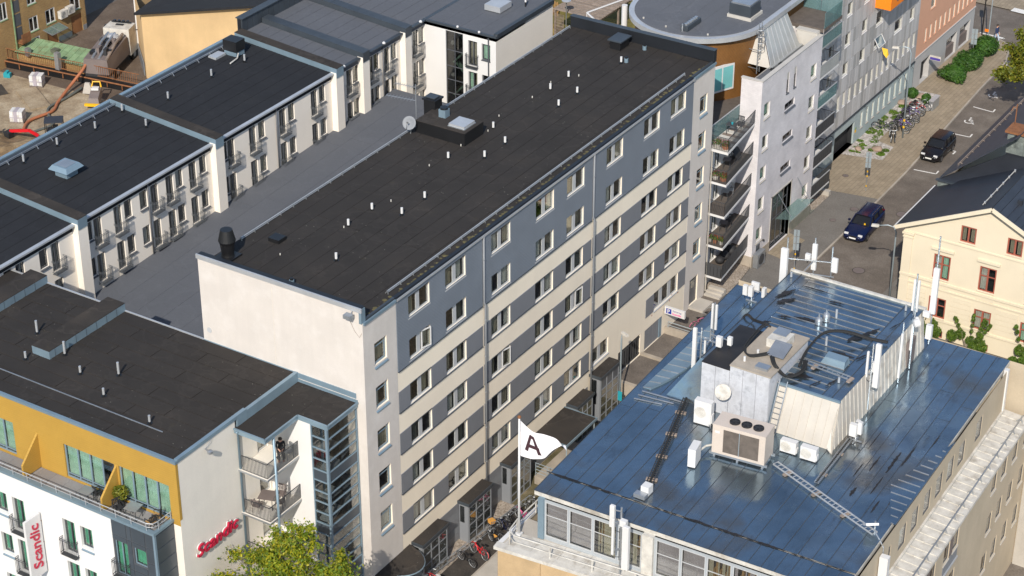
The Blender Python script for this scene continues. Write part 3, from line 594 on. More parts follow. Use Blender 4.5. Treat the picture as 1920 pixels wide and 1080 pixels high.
# parapets and roof
cap = G().box(LX-.05, .02, -.09, -.0, 18.78, 19.04).build('gable_fascia', 'metal_pale', A)
bx('parapet', 'flash_black', A, LX+.01, -.05, .02, .34, 18.2, 19.03)
bx('far_parapet', 'flash_black', A, LX+.1, .05, 39.86, 40.23, 18.2, 19.06); bx('parapet_cap', 'flash_dark', A, LX+.05, .08, 39.82, 40.26, 19.06, 19.09)
bx('corner_upstand', 'flashing', A, -.16, .0, -.07, .30, 18.1, 18.98)
sheets(A, (LX+.05, .35, ZE+.18), (-.02, .35, ZE+.05), (-.02, 39.85, ZE+.05), (LX+.05, 39.85, ZE+.18), 11, 5, 'felt_dark', name='roofing_sheet', th=.014, lap=.016, gap=.02)
bx('roof_deck', 'felt_dark', A, LX+.02, -.02, .03, 40.17, 17.6, 18.12)
for y0, y1 in ((.05, 3.0), (37.1, 40.2)): bx('eaves_fascia', 'flashing', A, -.0, .10, y0, y1, 17.98, 18.14); bx('gutter_edge', 'flash_dark', A, -.16, -.02, y0, y1, 18.15, 18.25)
bx('eaves_fascia', 'flash_dark', A, .0, .13, 3.02, 37.08, 18.02, 18.12)
bx('gutter', 'flash_black', A, -.22, .02, 3.0, 37.1, 18.125, 18.20); bx('gutter_lip', 'metal_pale', A, .13, .16, 3.0, 37.1, 18.03, 18.17)
moss = G(); rd = random.Random(5)
for i in range(150):
    y = rd.uniform(.5, 39.5); x = rd.uniform(-.42, -.20); r = rd.uniform(.05, .16); moss.ball((x, y, 18.17), r, 5, 0, .25)
mo = moss.build('moss', 'moss', A); mo['kind'] = 'stuff'
for x, z in ((-.62, ZE+.05), (LX+.25, ZE+.17)):
    y0, y1 = (3.2, 37.0) if x > -1 else (3.5, 39.5)
    sg = G().bar((x, y0, z+.22), (x, y1, z+.22), .05, .05).bar((x, y0, z+.12), (x, y1, z+.12), .03, .03).build('snow_guard', 'metal_pale', A)
    n = int((y1-y0)/1.2)
    for i in range(n+1):
        y = y0+(y1-y0)*i/n
        inst('bracket', 'sgb', lambda: G().bar((.0, 0, .25), (-.16, 0, 0), .03, .05).bar((0, 0, .25), (.05, 0, 0), .03, .05).mesh('bracket', 'galv'), sg, Matrix.Translation((x, y, z)))
# downpipes
for y in (11.65, 24.12):
    g = G().tube([(.10, y, 18.05), (.10, y, 13.7), (.16, y+.05, 13.45), (.16, y+.05, -1.5)], .065, 8)
    dp = g.build('downpipe', 'panel_grey', A, None, True)
    for z in (16.5, 12.5, 10, 7.5, 5, 2.5): G().cyl((.16 if z < 13.5 else .10, y+(.05 if z < 13.5 else 0), z), .085, .06, 8).build('pipe_clamp', 'galv', dp)
# vent pipes on the roof
def pipe_mesh():
    return G().cyl((0, 0, 0), .16, .03, 12, mi=1).cyl((0, 0, .03), .085, .10, 12, mi=1).cyl((0, 0, .13), .075, .36, 12, mi=0)
for x, y in ((-6.85, 32.54), (-6.85, 30.25), (-5.1, 30.72), (-5.1, 28.41), (-6.85, 23.43), (-5.1, 22.06), (-5.1, 19.74), (-6.87, 18.41), (-5.1, 36.42), (-6.8, 39.2), (-6.9, 10.52), (-5.12, 11.0), (-6.9, 8.2), (-5.13, 13.35), (-5.13, 4.64)):
    inst('vent_pipe', 'vp', lambda: pipe_mesh().mesh('vent_pipe', ['white_paint', 'black']), A, Matrix.Translation((x, y, ZE+.12)))
for x, y in ((-5.58, 1.18), (-4.88, 39.2), (-4.9, 36.75)):
    inst('soil_vent', 'sv', lambda: G().cyl((0, 0, 0), .14, .3, 12).cyl((0, 0, .3), .10, .12, 12, mi=1).mesh('soil_vent', ['flashing', 'black']), A, Matrix.Translation((x, y, ZE+.12)))
for x, y in ((-7.4, 31.2), (-7.2, 28.6), (-7.5, 25.1), (-7.2, 20.3), (-7.3, 17.0), (-6.6, 12.0), (-7.0, 7.9), (-8.1, 3.4), (-6.9, 22.9), (-6.4, 33.1)):
    inst('small_spigot', 'ss', lambda: G().cyl((0, 0, 0), .035, .16, 8).mesh('small_spigot', 'white_dirty'), A, Matrix.Translation((x, y, ZE+.12)))
# big black extract cowl
cw = G().box(-.55, .55, -.55, .55, 0, .16, 0).lathe((0, 0, .16), [(.38, 0), (.36, .1), (.36, .22), (.42, .75), (.50, .95), (.34, 1.62), (.31, 1.62)], 24, 0).build('extract_cowl', ['black'], A, Matrix.Translation((-10.4, 1.65, ZE+.15)))
G().cyl((-10.4, 1.65, ZE+1.74), .30, .05, 24).build('cowl_cap', 'white_dirty', cw)
bx('low_roof_vent', 'black', A, -9.65, -8.9, 4.3, 5.0, ZE+.12, ZE+.42)
# lift overrun box
lb = bx('lift_housing', 'black', A, -10.6, -6.95, 20.35, 22.45, ZE+.05, ZE+1.0); sheets(lb, (-10.62, 20.33, ZE+1.0), (-6.93, 20.33, ZE+1.0), (-6.93, 22.47, ZE+1.0), (-10.62, 22.47, ZE+1.0), 3, 1, 'felt_brown', name='roofing_sheet')
bx('dome_light', 'metal_pale', lb, -8.4, -7.25, 20.75, 21.95, ZE+1.03, ZE+1.22); bx('dome_edge', 'galv', lb, -8.45, -7.2, 20.7, 22.0, ZE+1.02, ZE+1.08)
G().box(-9.65, -9.15, 21.5, 22.0, ZE+1.02, ZE+1.55).cyl((-9.4, 21.75, ZE+1.55), .26, .12, 14, mi=1).build('fan_housing', ['flashing', 'black'], lb)
G().box(-11.25, -10.4, 22.2, 23.0, ZE+.1, ZE+1.55).box(-11.33, -10.32, 22.12, 23.08, ZE+1.55, ZE+1.66).box(-11.2, -10.5, 22.3, 22.9, ZE+1.68, ZE+1.74, 1).build('black_flue_box', ['black', 'flash_dark'], A)
G().box(-6.95, -6.15, 38.1, 39.3, ZE+.1, ZE+.75).box(-7.08, -6.02, 37.98, 39.42, ZE+.75, ZE+.84, 1).build('black_flue_box', ['black', 'flash_dark'], A)
sd_ = thing('satellite_dish', (-10.75, 20.0, ZE+.1), 'grey satellite dish on the roof beside the black lift housing', 'satellite dish')
G().cyl((-10.75, 20, ZE+.1), .03, 1.0, 8).bar((-11.05, 20, ZE+.12), (-10.45, 20, ZE+.12), .05).bar((-10.75, 19.75, ZE+.12), (-10.75, 20.25, ZE+.12), .05).build('stand', 'galv', sd_)
Md = Matrix.Translation((-10.7, 19.85, ZE+1.0)) @ Matrix.Rotation(R(62), 4, (.96, .28, 0))
G().lathe((0, 0, 0), [(.04, 0), (.25, .03), (.36, .08), (.44, .12), (.42, .13), (.25, .05), (.04, .02)], 20).build('dish', 'panel_grey', sd_, Md, True); G().bar((0, -.5, .13), (0, 0, .5), .02).box(-.05, .05, -.05, .05, .45, .55).build('feed_arm', 'dark_rail', sd_, Md)
an = thing('tv_antenna', (-11.0, 21.0, ZE+.1), 'rake-like television antenna on a mast at the roof edge', 'antenna')
G().cyl((-11.0, 21.0, ZE+.1), .03, 3.0, 8).build('mast', 'galv', an)
for z, L in ((ZE+2.9, 1.3), (ZE+2.0, 1.9)):
    g = G().bar((-11.0, 21.0, z), (-11.0-L, 21.0-L*.25, z+.1), .03)
    for i in range(9): t = .15+.85*i/8; x, y = -11.0-L*t, 21-L*.25*t; g.bar((x+.06, y-.25, z+.1*t), (x-.06, y+.25, z+.1*t), .015)
    g.build('yagi', 'galv', an)
# flood lamp on the gable
fl = thing('flood_lamp', (-.6, -.1, 18.4), 'small grey flood lamp on the white gable below the parapet corner', 'lamp')
G().box(-.85, -.40, -.55, -.2, 18.45, 18.68).bar((-.6, -.2, 18.6), (-.6, 0, 18.75), .04).build('lamp_body', 'galv', fl); G().tube([(-.8, -.2, 18.45), (-.7, -.03, 17.9), (-.5, -.02, 17.5), (-.2, -.02, 17.2), (-.05, -.02, 17.5)], .01, 5).build('cable', 'wood_grey', fl)
# entrance pods along the street
def pod(y0, y1, x1=.75, z1=1.22, lamp=True):
    p = bx('entrance_porch', 'window_dark', A, .01, x1-.04, y0+.06, y1-.06, -1.6, z1)
    G().box(-.02, x1+.06, y0-.06, y1+.06, z1, z1+.10).build('porch_roof', 'felt_brown', p); G().box(-.0, x1+.09, y0-.1, y0-.06, z1-.06, z1+.14).box(x1+.06, x1+.09, y0-.06, y1+.06, z1-.06, z1+.14).build('roof_edge', 'flash_dark', p)
    fr = G(); n = 3
    for i in range(n+1): y = y0+.08+(y1-y0-.16)*i/n; fr.box(x1-.04, x1, y-.035, y+.035, -1.58, z1)
    for z in (-1.58, -1.05, -.35, .40, .95, z1-.03): fr.box(x1-.035, x1-.002, y0+.05, y1-.05, z-.03, z+.03)
    fr.build('glazing_bars', 'panel_grey', p)
    for i in range(n):
        a = y0+.08+(y1-y0-.16)*i/n; b = y0+.08+(y1-y0-.16)*(i+1)/n
        for za, zb in ((-1.55, -1.05), (-1.05, -.35), (-.35, .40), (.40, .95)): bx('pane', 'glass', p, x1-.036, x1-.026, a+.035, b-.035, za+.03, zb-.03)
    bx('side_panel', 'panel_grey', p, .06, x1-.06, y0+.03, y0+.06, -1.58, z1-.05); bx('side_glass', 'glass_green', p, .12, x1-.32, y0+.015, y0+.03, -.2, z1-.25)
    return p
for a, b in ((3.95, 6.55), (8.78, 11.35), (13.5, 15.9)): pod(a, b)
pod(21.4, 23.4, .8, 1.2); pod(24.25, 26.7, .85, 1.9)
# curved canopy over the tree-shaded door
arc = [(0, .2)]+[(1.9*math.cos(R(t)), 2.1+1.5*math.sin(R(t))) for t in range(-55, 66, 12)]+[(0, 3.7)]
cv = G().prism(arc, 1.15, 1.28).build('curved_canopy', 'felt_brown', A); G().tube([(x, y, 1.22) for x, y in arc[1:-1]], .05, 6).build('canopy_edge', 'flashing', cv)
for y in (1.2, 2.8): G().cyl((1.5, y, -1.6), .05, 2.8, 8).build('canopy_post', 'flash_dark', cv)
# big flat canopy
cp = bx('canopy', 'felt_brown', A, .02, 2.4, 17.4, 21.05, 1.12, 1.2); G().box(0, 2.46, 17.34, 17.4, 1.06, 1.22).box(2.4, 2.46, 17.4, 21.05, 1.06, 1.22).box(0, 2.46, 21.05, 21.11, 1.06, 1.22).build('canopy_edge', 'flashing', cp)
for y in (17.5, 20.9): G().cyl((2.34, y, -1.6), .045, 2.7, 8).build('canopy_post', 'rail_grey', cp)
bx('ramp_landing', 'concrete', None, .8, 2.6, 16.2, 20.8, -1.6, -1.0)['kind'] = 'structure'
rl = thing('ramp_railing', (.9, 16.1, -1.0), 'grey tube railing round the raised landing under the flat canopy', 'railing')
g = G()
for z in (-.75, -.5, -.25, -.02): g.tube([(.85, 16.25, z), (2.55, 16.25, z), (2.55, 17.6, z)], .022, 6)
for p in ((.85, 16.25), (1.7, 16.25), (2.55, 16.25), (2.55, 17.6)): g.cyl((*p, -1.0), .025, 1.0, 6)
g.build('rails', 'rail_grey', rl)
# parking sign on the wall
ps = thing('parking_sign', (.1, 34.3, 1.62), 'white box sign with blue P square projecting above the garage', 'sign')
Ms = T(.12, 34.15, 1.66) @ Matrix.Diagonal((.88, .88, .88, 1)); bx('sign_box', 'white_paint', ps, 0, 1.75, 0, .22, 0, .62, Ms); bx('blue_square', 'sign_blue', ps, .14, .60, -.006, -.001, .09, .53, Ms)
MsT = lambda x, z: Ms @ Matrix.Translation((x, -.012, z)) @ Matrix.Rotation(R(90), 4, 'X')
text_obj('letter', 'P', .46, 'white_paint', MsT(.25, .15), ps, .003, .012); text_obj('lettering', 'Parkering', .2, 'sign_violet', MsT(.72, .37), ps, .003); text_obj('lettering', 'Scandic', .27, 'sign_pink', MsT(.68, .10), ps, .003, .006)
bx('sign_bracket', 'galv', ps, -.12, 0, .05, .15, .2, .4, Ms)
for y, z in ((34.6, 2.35), (35.3, 2.45), (35.0, 2.15), (33.6, 2.3), (36.2, 2.2), (32.5, 2.2)): bx('wall_patch', 'window_red', A, y, y+.07, -.01, 0, z, z+.12, MF)
# handrail by the landing
hr = thing('landing_railing', (.3, 34.5, .4), 'low galvanised railing on the garage wall by the parked bicycle', 'railing')
g = G().tube([(.25, 34.5, .42), (.25, 34.5, .85), (2.5, 34.5, .85), (2.5, 34.5, .42)], .03, 6).tube([(.25, 34.5, .6), (2.5, 34.5, .6)], .02, 6).build('rails', 'rail_grey', hr)
# ================================================================== HOTEL FRONT BUILDING
H = thing('hotel_building', (-12, -6, -1.6), 'white hotel block with yellow boarded top storey and flat dark roof at lower left', 'building')
XR, YF, YY, ZR, ZT = -4.6, -11.9, -10.35, 13.5, 9.66
XL = -34.0
MW = T(0, YF, 0, 0)
wdoors = []; wwins = []
for r in range(4):
    zt = 8.2-2.84*r
    for x in (-15.42, -11.73, -19.1, -22.8): wdoors.append((x, x+.87, zt-2.2, zt))
    for x in (-16.68, -10.45, -20.4): wwins.append((x, x+.84, zt-1.37, zt))
facade(H, MW, XL, -8.1, -1.6, ZT, wdoors+wwins, 'plaster_hotel', depth=.2)
for o in wdoors:
    window(H, MW, *o, sash=2, fwid=.05, fm='window_dark', depth=.2, curtain='curtain_green', cprob=.9, full=False, name='balcony_door'); french(H, MW, o[0]-.06, o[1]+.06, o[2]-.05, 1.05, .3)
for o in wwins: window(H, MW, *o, sash=2, fwid=.04, fm='window_dark', depth=.2, curtain='curtain_green', cprob=1., full=True, sill='window_blue', sill_out=.06, slope=.2)
# slate corner bay
SX = -5.1
sl_d = [(-8.0, -7.1, 6.05, 8.28), (-8.0, -7.1, 3.2, 5.43), (-8.0, -7.1, .35, 2.6)]; sl_w = [(-6.66, -5.8, 7.2, 8.3), (-6.66, -5.8, 4.36, 5.46), (-6.66, -5.8, 1.5, 2.6)]
facade(H, MW, -8.1, SX, -1.6, ZT, sl_d+sl_w, 'window_dark', depth=.12)
for o in sl_d: window(H, MW, *o, sash=2, fwid=.06, fm='window_blue', depth=.12, curtain='curtain_green', cprob=1., full=True, name='balcony_door'); french(H, MW, o[0]-.05, o[1]+.05, o[2]-.05, 1.05, .3)
for o in sl_w: window(H, MW, *o, sash=1, fwid=.06, fm='window_blue', depth=.12, curtain='curtain_green', cprob=1., full=True)
cx = [-8.1, -7.05, -6.72, -5.75, SX]
for i in range(4):
    for k in range(10):
        z0 = 9.6-(k+1)*.95; z1 = z0+.95; a, b = cx[i]+.03, cx[i+1]-.03
        for o in sl_d+sl_w:
            if o[0] < (a+b)/2 < o[1]:
                if o[2]-.05 < z0 < o[3]: z0 = max(z0, o[3]+.03)
                if o[2] < z1 < o[3]+.05: z1 = min(z1, o[2]-.03)
                if z0 < o[2] and z1 > o[3]: z1 = o[2]-.03
        if z1-z0 > .12: bx('slate_panel', 'slate_panel', H, a, b, -.035, -.005, z0+.03, z1-.03, MW)
MS = T(SX, YF, 0, MX)
facade(H, MS, 0, 1.6, -1.6, ZT, [], 'window_dark')
for k in range(11): bx('slate_panel', 'slate_panel', H, .06, 1.5, -.035, -.005, 9.55-(k+1)*.92+.03, 9.55-k*.92-.03, MS)
bx('corner_trim', 'window_blue', H, SX-.09, SX+.045, YF-.045, YF+.09, -1.6, ZT)
# terrace
for i in range(20):
    for j in range(2): bx('terrace_slab', 'terrace_slab', H, SX-.16-(i+1)*1.0+.006, SX-.16-i*1.0-.006, YF+.22+j*.66, YF+.22+(j+1)*.66-.012, ZT-.1, ZT-.06)
bx('terrace_deck', 'window_dark', H, XL, SX-.12, YF+.1, YY, ZT-.4, ZT-.1)
bx('parapet_cap', 'flashing', H, XL, SX+.06, YF-.08, YF+.2, ZT-.03, ZT+.12); bx('parapet_cap', 'flashing', H, SX-.16, SX+.062, YF+.2, YY+.1, ZT-.03, ZT+.118)
rg = G(); rp = [(XL, YF-.02), (SX-.45, YF-.02), (SX-.12, YF+.12), (SX-.05, YF+.4), (SX-.05, YY-.1)]
for z in (ZT+.62, ZT+.38): rg.tube([(x, y, z) for x, y in rp], .025 if z > ZT+.5 else .016, 6)
n = 20
for i in range(n): x = SX-.5-i*1.05; rg.bar((x, YF+.02, ZT+.1), (x, YF-.02, ZT+.62), .035)
for y in (YF+.45, YY-.12): rg.bar((SX-.05, y, ZT+.1), (SX-.05, y, ZT+.62), .035)
rg.build('terrace_railing', 'metal_pale', H)
# yellow storey
MYY = T(0, YY, 0, 0)
yw = [(-17.9, -16.25, ZT+.02, 11.85), (-12.57, -8.97, ZT+.02, 11.83), (-8.66, -5.2, ZT+.02, 11.85), (-23.3, -19.7, ZT+.02, 11.85)]
facade(H, MYY, XL, XR, ZT-.2, ZR-.02, yw, 'boards_yellow', depth=.12)
for o in yw: window(H, MYY, *o, sash=4 if o[1]-o[0] > 2 else 2, fwid=.09, mull=.09, fm='window_blue', depth=.12, curtain='curtain_pale', cprob=.88, full=True, bars=(.11,), name='terrace_glazing')
for x in (-14.48, -8.83, -19.4):
    p = [(x-.06, YY, ZT), (x+.06, YY, ZT), (x+.06, YF+.2, ZT), (x-.06, YF+.2, ZT), (x-.06, YY, 11.8), (x+.06, YY, 11.8), (x+.06, YF+.2, 10.45), (x-.06, YF+.2, 10.45)]
    G().hexa(p).build('terrace_divider', 'boards_yellow', H)
# side wall towards the street, with big sign
MR = T(XR, YY, 0, MX)
facade(H, MR, 0, 4.85, -1.6, ZR-.02, [], 'plaster_side'); bx('yellow_return', 'boards_yellow', H, -.02, .16, -.015, .0, ZT+.2, ZR-.03, MR)
for y in (1.6, 3.2): pass
facade(H, T(XR, 0, 0, PI), 0, XR-XL if XR > XL else 1, -1.6, ZR-.02, [], 'plaster_hotel', name='rear_wall')
# roof
bx('roof_deck', 'felt_dark', H, XL, XR-.03, YY+.03, -.03, 13.1, ZR-.03)
facade(H, MYY, SX, XR, -1.6, ZT-.2, [], 'plaster_side', name='corner_return')
sheets(H, (XL, YY+.05, ZR-.02), (XL, -.05, ZR-.02), (XR-.1, -.05, ZR-.02), (XR-.1, YY+.05, ZR-.02), 10, 6, 'felt_dark', name='roofing_sheet', th=.014, lap=.014, gap=.02)
bx('eaves_flashing', 'flashing', H, XL, XR+.06, YY-.08, YY+.12, ZR-.06, ZR+.10); bx('eaves_flashing', 'flashing', H, XR-.16, XR+.062, YY+.12, -5.35, ZR-.05, ZR+.16); bx('eaves_flashing', 'flashing', H, XR-.16, XR+.062, -5.35, -4.55, ZR-.9, ZR+.16)
bx('eaves_flashing', 'flashing', H, XR-.16, XR+.058, -4.55, -.02, ZR-.6, ZR+.06); bx('rear_edge', 'metal_pale', H, XL, LX, -.06, .03, ZR-.08, ZR+.05)
# raised fire walls
for (x0, x1, y0) in ((-18.35, -17.05, -6.3), (-24.4, -23.1, -6.6)):
    u = bx('roof_upstand', 'flashing', H, x0, x1, y0, .0, ZR-.05, ZR+.50); sheets(u, (x0-.02, y0-.02, ZR+.5), (x1+.02, y0-.02, ZR+.5), (x1+.02, .02, ZR+.5), (x0-.02, .02, ZR+.5), 1, 2, 'felt_brown', name='roofing_sheet', th=.02)
    for i in range(7): bx('flashing_joint', 'flash_dark', u, x1, x1+.012, y0+.45+i*.85, y0+.47+i*.85, ZR, ZR+.48)
bx('roof_batten', 'galv', H, -20.5, -7.0, -8.53, -8.48, ZR+.01, ZR+.05)
for x, y, h in ((-12.71, -5.49, .85), (-16.68, -5.49, .88), (-19.6, -4.6, .85), (-14.6, -6.5, .5), (-18.2, -7.0, .5), (-12.0, -7.5, .5), (-8.15, -8.2, .5)):
    inst('vent_pipe', ('hvp', h), lambda: G().cyl((0, 0, 0), .16, .02, 12, mi=1).cyl((0, 0, .02), .075, .1, 12, mi=1).cyl((0, 0, .12), .07, h-.12, 12).mesh('vent_pipe', ['metal_pale', 'black']), H, Matrix.Translation((x, y, ZR)))
# wall lamp + downpipe
wl = thing('wall_spotlight', (XR, -8.0, 13.0), 'small grey spotlight on the beige hotel side wall under the roof edge', 'lamp'); G().bar((XR, -8, 13.05), (XR+.3, -8.05, 13.0), .05).lathe((XR+.38, -8.05, 12.88), [(.03, 0), (.14, .05), (.16, .2), (.05, .26)], 12).build('lamp_body', 'galv', wl); G().tube([(XR+.02, -8, 13.05), (XR+.1, -7.7, 13.3), (XR+.02, -7.4, 13.5)], .012, 5).build('cable', 'galv', wl)
G().tube([(XR+.3, -5.75, 12.92), (XR+.1, -5.42, 12.5), (XR+.1, -5.42, -1.5)], .07, 8).build('downpipe', 'flashing', H, None, True)
# ------------------------------------------------ stair tower with balconies
ZQ = 12.98
ro = [(XR, -5.62), (-2.5, -5.62), (-2.5, -2.78), (-.5, -2.78), (-.5, -.02), (XR, -.02)]
G().prism(ro, ZQ-.28, ZQ-.04).build('tower_roof_deck', 'flashing', H); 
for (a, b, c, d) in ((XR, -2.55, -5.57, -2.7), (XR, -.55, -2.7, -.06)): sheets(H, (a, c, ZQ-.035), (b, c, ZQ-.035), (b, d, ZQ-.035), (a, d, ZQ-.035), 2, 2, 'felt_dark', name='roofing_sheet', th=.012)
e = ro+[ro[0]]
for (p, q) in zip(e[:5], e[1:6]): G().bar((*p, ZQ-.02), (*q, ZQ-.02), .10, .10).build('roof_edge', 'flashing', H)
bx('wall_flashing', 'flashing', H, XR, -.5, -.06, -.0, ZQ-.02, ZQ+.14)
# balcony back walls
facade(H, T(XR, -5.5, 0, MX), 0, 2.8, -1.6, 12.7, [(1.7, 2.6, 10.32, 12.3), (1.7, 2.6, 7.47, 9.5), (1.7, 2.6, 4.6, 6.6)], 'plaster_side', name='balcony_wall', depth=.1)
for z in (10.32, 7.47, 4.6): window(H, T(XR, -5.5, 0, MX), 1.7, 2.6, z, z+2., sash=1, fwid=.1, fm='window_grey', depth=.1, curtain='curtain_white', name='balcony_door')
facade(H, T(XR, -2.72, 0, 0), 0, 2.92, -1.6, 12.7, [], 'plaster_hotel', name='tower_wall')
for z in (10.3, 7.45, 4.6):
    sl_ = bx('balcony_slab', 'plaster_side', H, XR+.01, -2.6, -5.5, -2.73, z-.07, z); G().box(XR+.02, -2.58, -5.52, -5.48, z-.14, z-.02).box(-2.62, -2.58, -5.48, -2.75, z-.14, z-.02).build('edge_beam', 'galv', sl_)
    railing(sl_, 'railing', [(-4.35, -5.46, 0), (-2.64, -5.46, 0), (-2.64, -2.75, 0)], z, z+.95, 'dark_rail', .09, .011, .018)
G().cyl((-2.6, -4.78, -1.6), .075, 14.4, 10).build('balcony_post', 'flashing', H, None, True)
# glazed stair
def glazed(u0, u1, z0, z1, M, rows, cols=1):
    fr = G(); fr.box(u0, u0+.07, -.05, .05, z0, z1); fr.box(u1-.09, u1, -.05, .05, z0, z1)
    for k in range(rows+1): z = z0+(z1-z0)*k/rows; fr.box(u0, u1, -.045, .045, z-.035, z+.035)
    f = fr.build('glazing_bars', 'window_blue', H, M)
    for k in range(rows): z = z0+(z1-z0)*k/rows; bx('pane', 'glass' if k % 5 else 'slate_panel', f, u0+.07, u1-.09, -.006, .006, z+.035, z+(z1-z0)/rows-.035, M)
MA, MB = T(-1.68, -2.74, 0, 0), T(-.62, -2.74, 0, MX)
glazed(0, 1.06, -1.5, 12.7, MA, 20); glazed(0, 2.7, -1.5, 12.7, MB, 20)
G().box(-.70, -.56, -2.8, -2.66, -1.6, 12.7).build('corner_post', 'window_blue', H)
bx('stair_core', 'furniture', H, -1.62, -1.5, -1.35, -.1, -1.6, 12.6); bx('stair_wall', 'furniture_dark', H, -1.62, -1.5, -2.6, -1.36, -1.6, 12.6); bx('stair_wall', 'furniture_dark', H, -1.5, -.75, -1.5, -1.4, -1.6, 12.6)
for k in range(9):
    z = -1.4+k*1.55
    G().hexa([(-1.5, -2.6, z), (-.75, -2.6, z), (-.75, -.2, z+(.9 if k % 2 else -.0)), (-1.5, -.2, z+(.9 if k % 2 else 0)), (-1.5, -2.6, z+.14), (-.75, -2.6, z+.14), (-.75, -.2, z+.14+(.9 if k % 2 else 0)), (-1.5, -.2, z+.14+(.9 if k % 2 else 0))]).build('stair_flight', 'panel_grey', H)
# ------------------------------------------------ signs
sg = thing('hotel_sign', (XR, -9.4, 6.9), 'red lettering reading Scandic on the beige side wall of the hotel', 'sign')
Ms = Matrix.Translation((XR+.12, -9.5, 6.92)) @ Matrix(((0, 0, 1, 0), (1, 0, 0, 0), (0, 1, 0, 0), (0, 0, 0, 1)))
o, w0 = text_obj('letter_backing', 'Scandic', 1.02, 'white_paint', Ms @ Matrix.Translation((0, 0, -.03)), sg, .03, .03, 1.0, .22)
k_ = 3.5/w0; o.data.transform(Matrix.Diagonal((k_, 1, 1, 1)))
o, w1 = text_obj('letters', 'Scandic', 1.02, 'sign_red', Ms @ Matrix.Translation((.02, .0, .06)), sg, .05, .012, 1.0, .22); o.data.transform(Matrix.Diagonal((k_*w0/max(w1, .1)*.985, 1, 1, 1)))
bs = thing('banner_sign', (-13.9, YF, 3.0), 'white vertical banner sign with red Scandic lettering on the white hotel front', 'sign')
# banner stands off the wall, square to it
bx('board', 'white_paint', bs, -13.42, -13.26, YF-1.28, YF-.12, 4.1, 8.0)
o, w2 = text_obj('letters', 'Scandic', .98, 'sign_red', Matrix(((0, 0, 1, -13.24), (0, -1, 0, YF-.36), (1, 0, 0, 4.62), (0, 0, 0, 1))), bs, .02, .012, 1., .22); o.data.transform(Matrix.Diagonal((2.95/w2, 1, 1, 1)))
for z in (4.6, 6.0, 7.4): G().bar((-13.34, YF, z), (-13.34, YF-.2, z), .05).build('bracket', 'rust', bs)
# ------------------------------------------------ terrace and balcony furniture
def chair(M, label, group, m='furniture_dark', seat='furniture_dark'):
    c = bpy.data.objects.new('chair', None); link(c, None, M); tag(c, label, 'chair', group)
    bx('seat', seat, c, -.22, .22, -.22, .22, .42, .46, M)
    g = G()
    for i in range(5): g.box(-.2+i*.1-.03, -.2+i*.1+.03, .20, .23, .5, .85)
    g.box(-.24, .24, .19, .24, .82, .88); g.build('backrest', m, c, M)
    for x in (-.2, .2):
        for y in (-.2, .2): G().bar((x, y, 0), (x, y, .44 if y < 0 else .85), .03).build('leg', m, c, M)
    for x in (-.24, .24): G().bar((x, -.2, .65), (x, .22, .65), .035).bar((x, -.2, .44), (x, -.2, .65), .025).build('armrest', m, c, M)
    return c
def table(M, label, group, w=.7, d=.7, m='galv', leg='dark_rail', h=.72):
    t = bpy.data.objects.new('table', None); link(t, None, M); tag(t, label, 'table', group)
    bx('table_top', m, t, -w/2, w/2, -d/2, d/2, h, h+.03, M)
    for x in (-w*.4, w*.4):
        for y in (-d*.4, d*.4): G().bar((x, y, 0), (x, y, h), .03).build('leg', leg, t, M)
    return t
gT = 'terrace furniture'; z = ZT-.06
chair(T(-9.75, -10.95, z, R(160)), 'dark slatted chair on the terrace left of the yellow divider', gT); table(T(-10.1, -11.4, z, R(5)), 'square grey table on the terrace left of the yellow divider', gT)
chair(T(-8.0, -11.35, z, R(70)), 'dark slatted chair on the corner terrace beside the potted plant', gT); table(T(-7.05, -11.2, z, R(8)), 'grey table in the middle of the corner terrace', gT, .75, .75)
chair(T(-5.75, -10.85, z, R(-60)), 'dark chair with wooden seat by the corner terrace windows', gT, seat='seat_wood'); chair(T(-5.7, -11.4, z, R(-100)), 'dark chair with wooden seat at the terrace railing corner', gT, seat='seat_wood')
pl = thing('potted_plant', (-8.35, -10.75, z), 'round leafy potted shrub by the yellow divider on the corner terrace', 'plant'); G().lathe((-8.35, -10.75, z), [(.16, 0), (.22, .35), (.2, .35)], 12).build('pot', 'furniture_dark', pl); foliage('foliage', 'leaf_chest', pl, [(-8.35, -10.75, z+.85, .42, .42, .42)], 700, .07, 3)
gB = 'balcony furniture'; z = 7.45
table(T(-3.7, -4.3, z, R(20)), 'brown table on the lower hotel balcony above the tree', gB, .9, .9, 'furniture'); chair(T(-3.0, -4.1, z, R(-70)), 'brown chair right of the table on the lower hotel balcony', gB, 'furniture', 'furniture'); chair(T(-3.9, -5.0, z, R(190)), 'brown chair in front of the table on the lower hotel balcony', gB, 'furniture', 'furniture'); chair(T(-3.5, -3.4, z, R(10)), 'brown chair behind the table on the lower hotel balcony', gB, 'furniture', 'furniture')
chair(T(-3.35, -3.35, 10.3, R(40)), 'dark chair under the seated person on the upper hotel balcony', gB)
chair(T(-2.95, -3.2, 10.3, R(-20)), 'grey folding chair at the railing of the upper hotel balcony', gB, 'galv', 'galv')
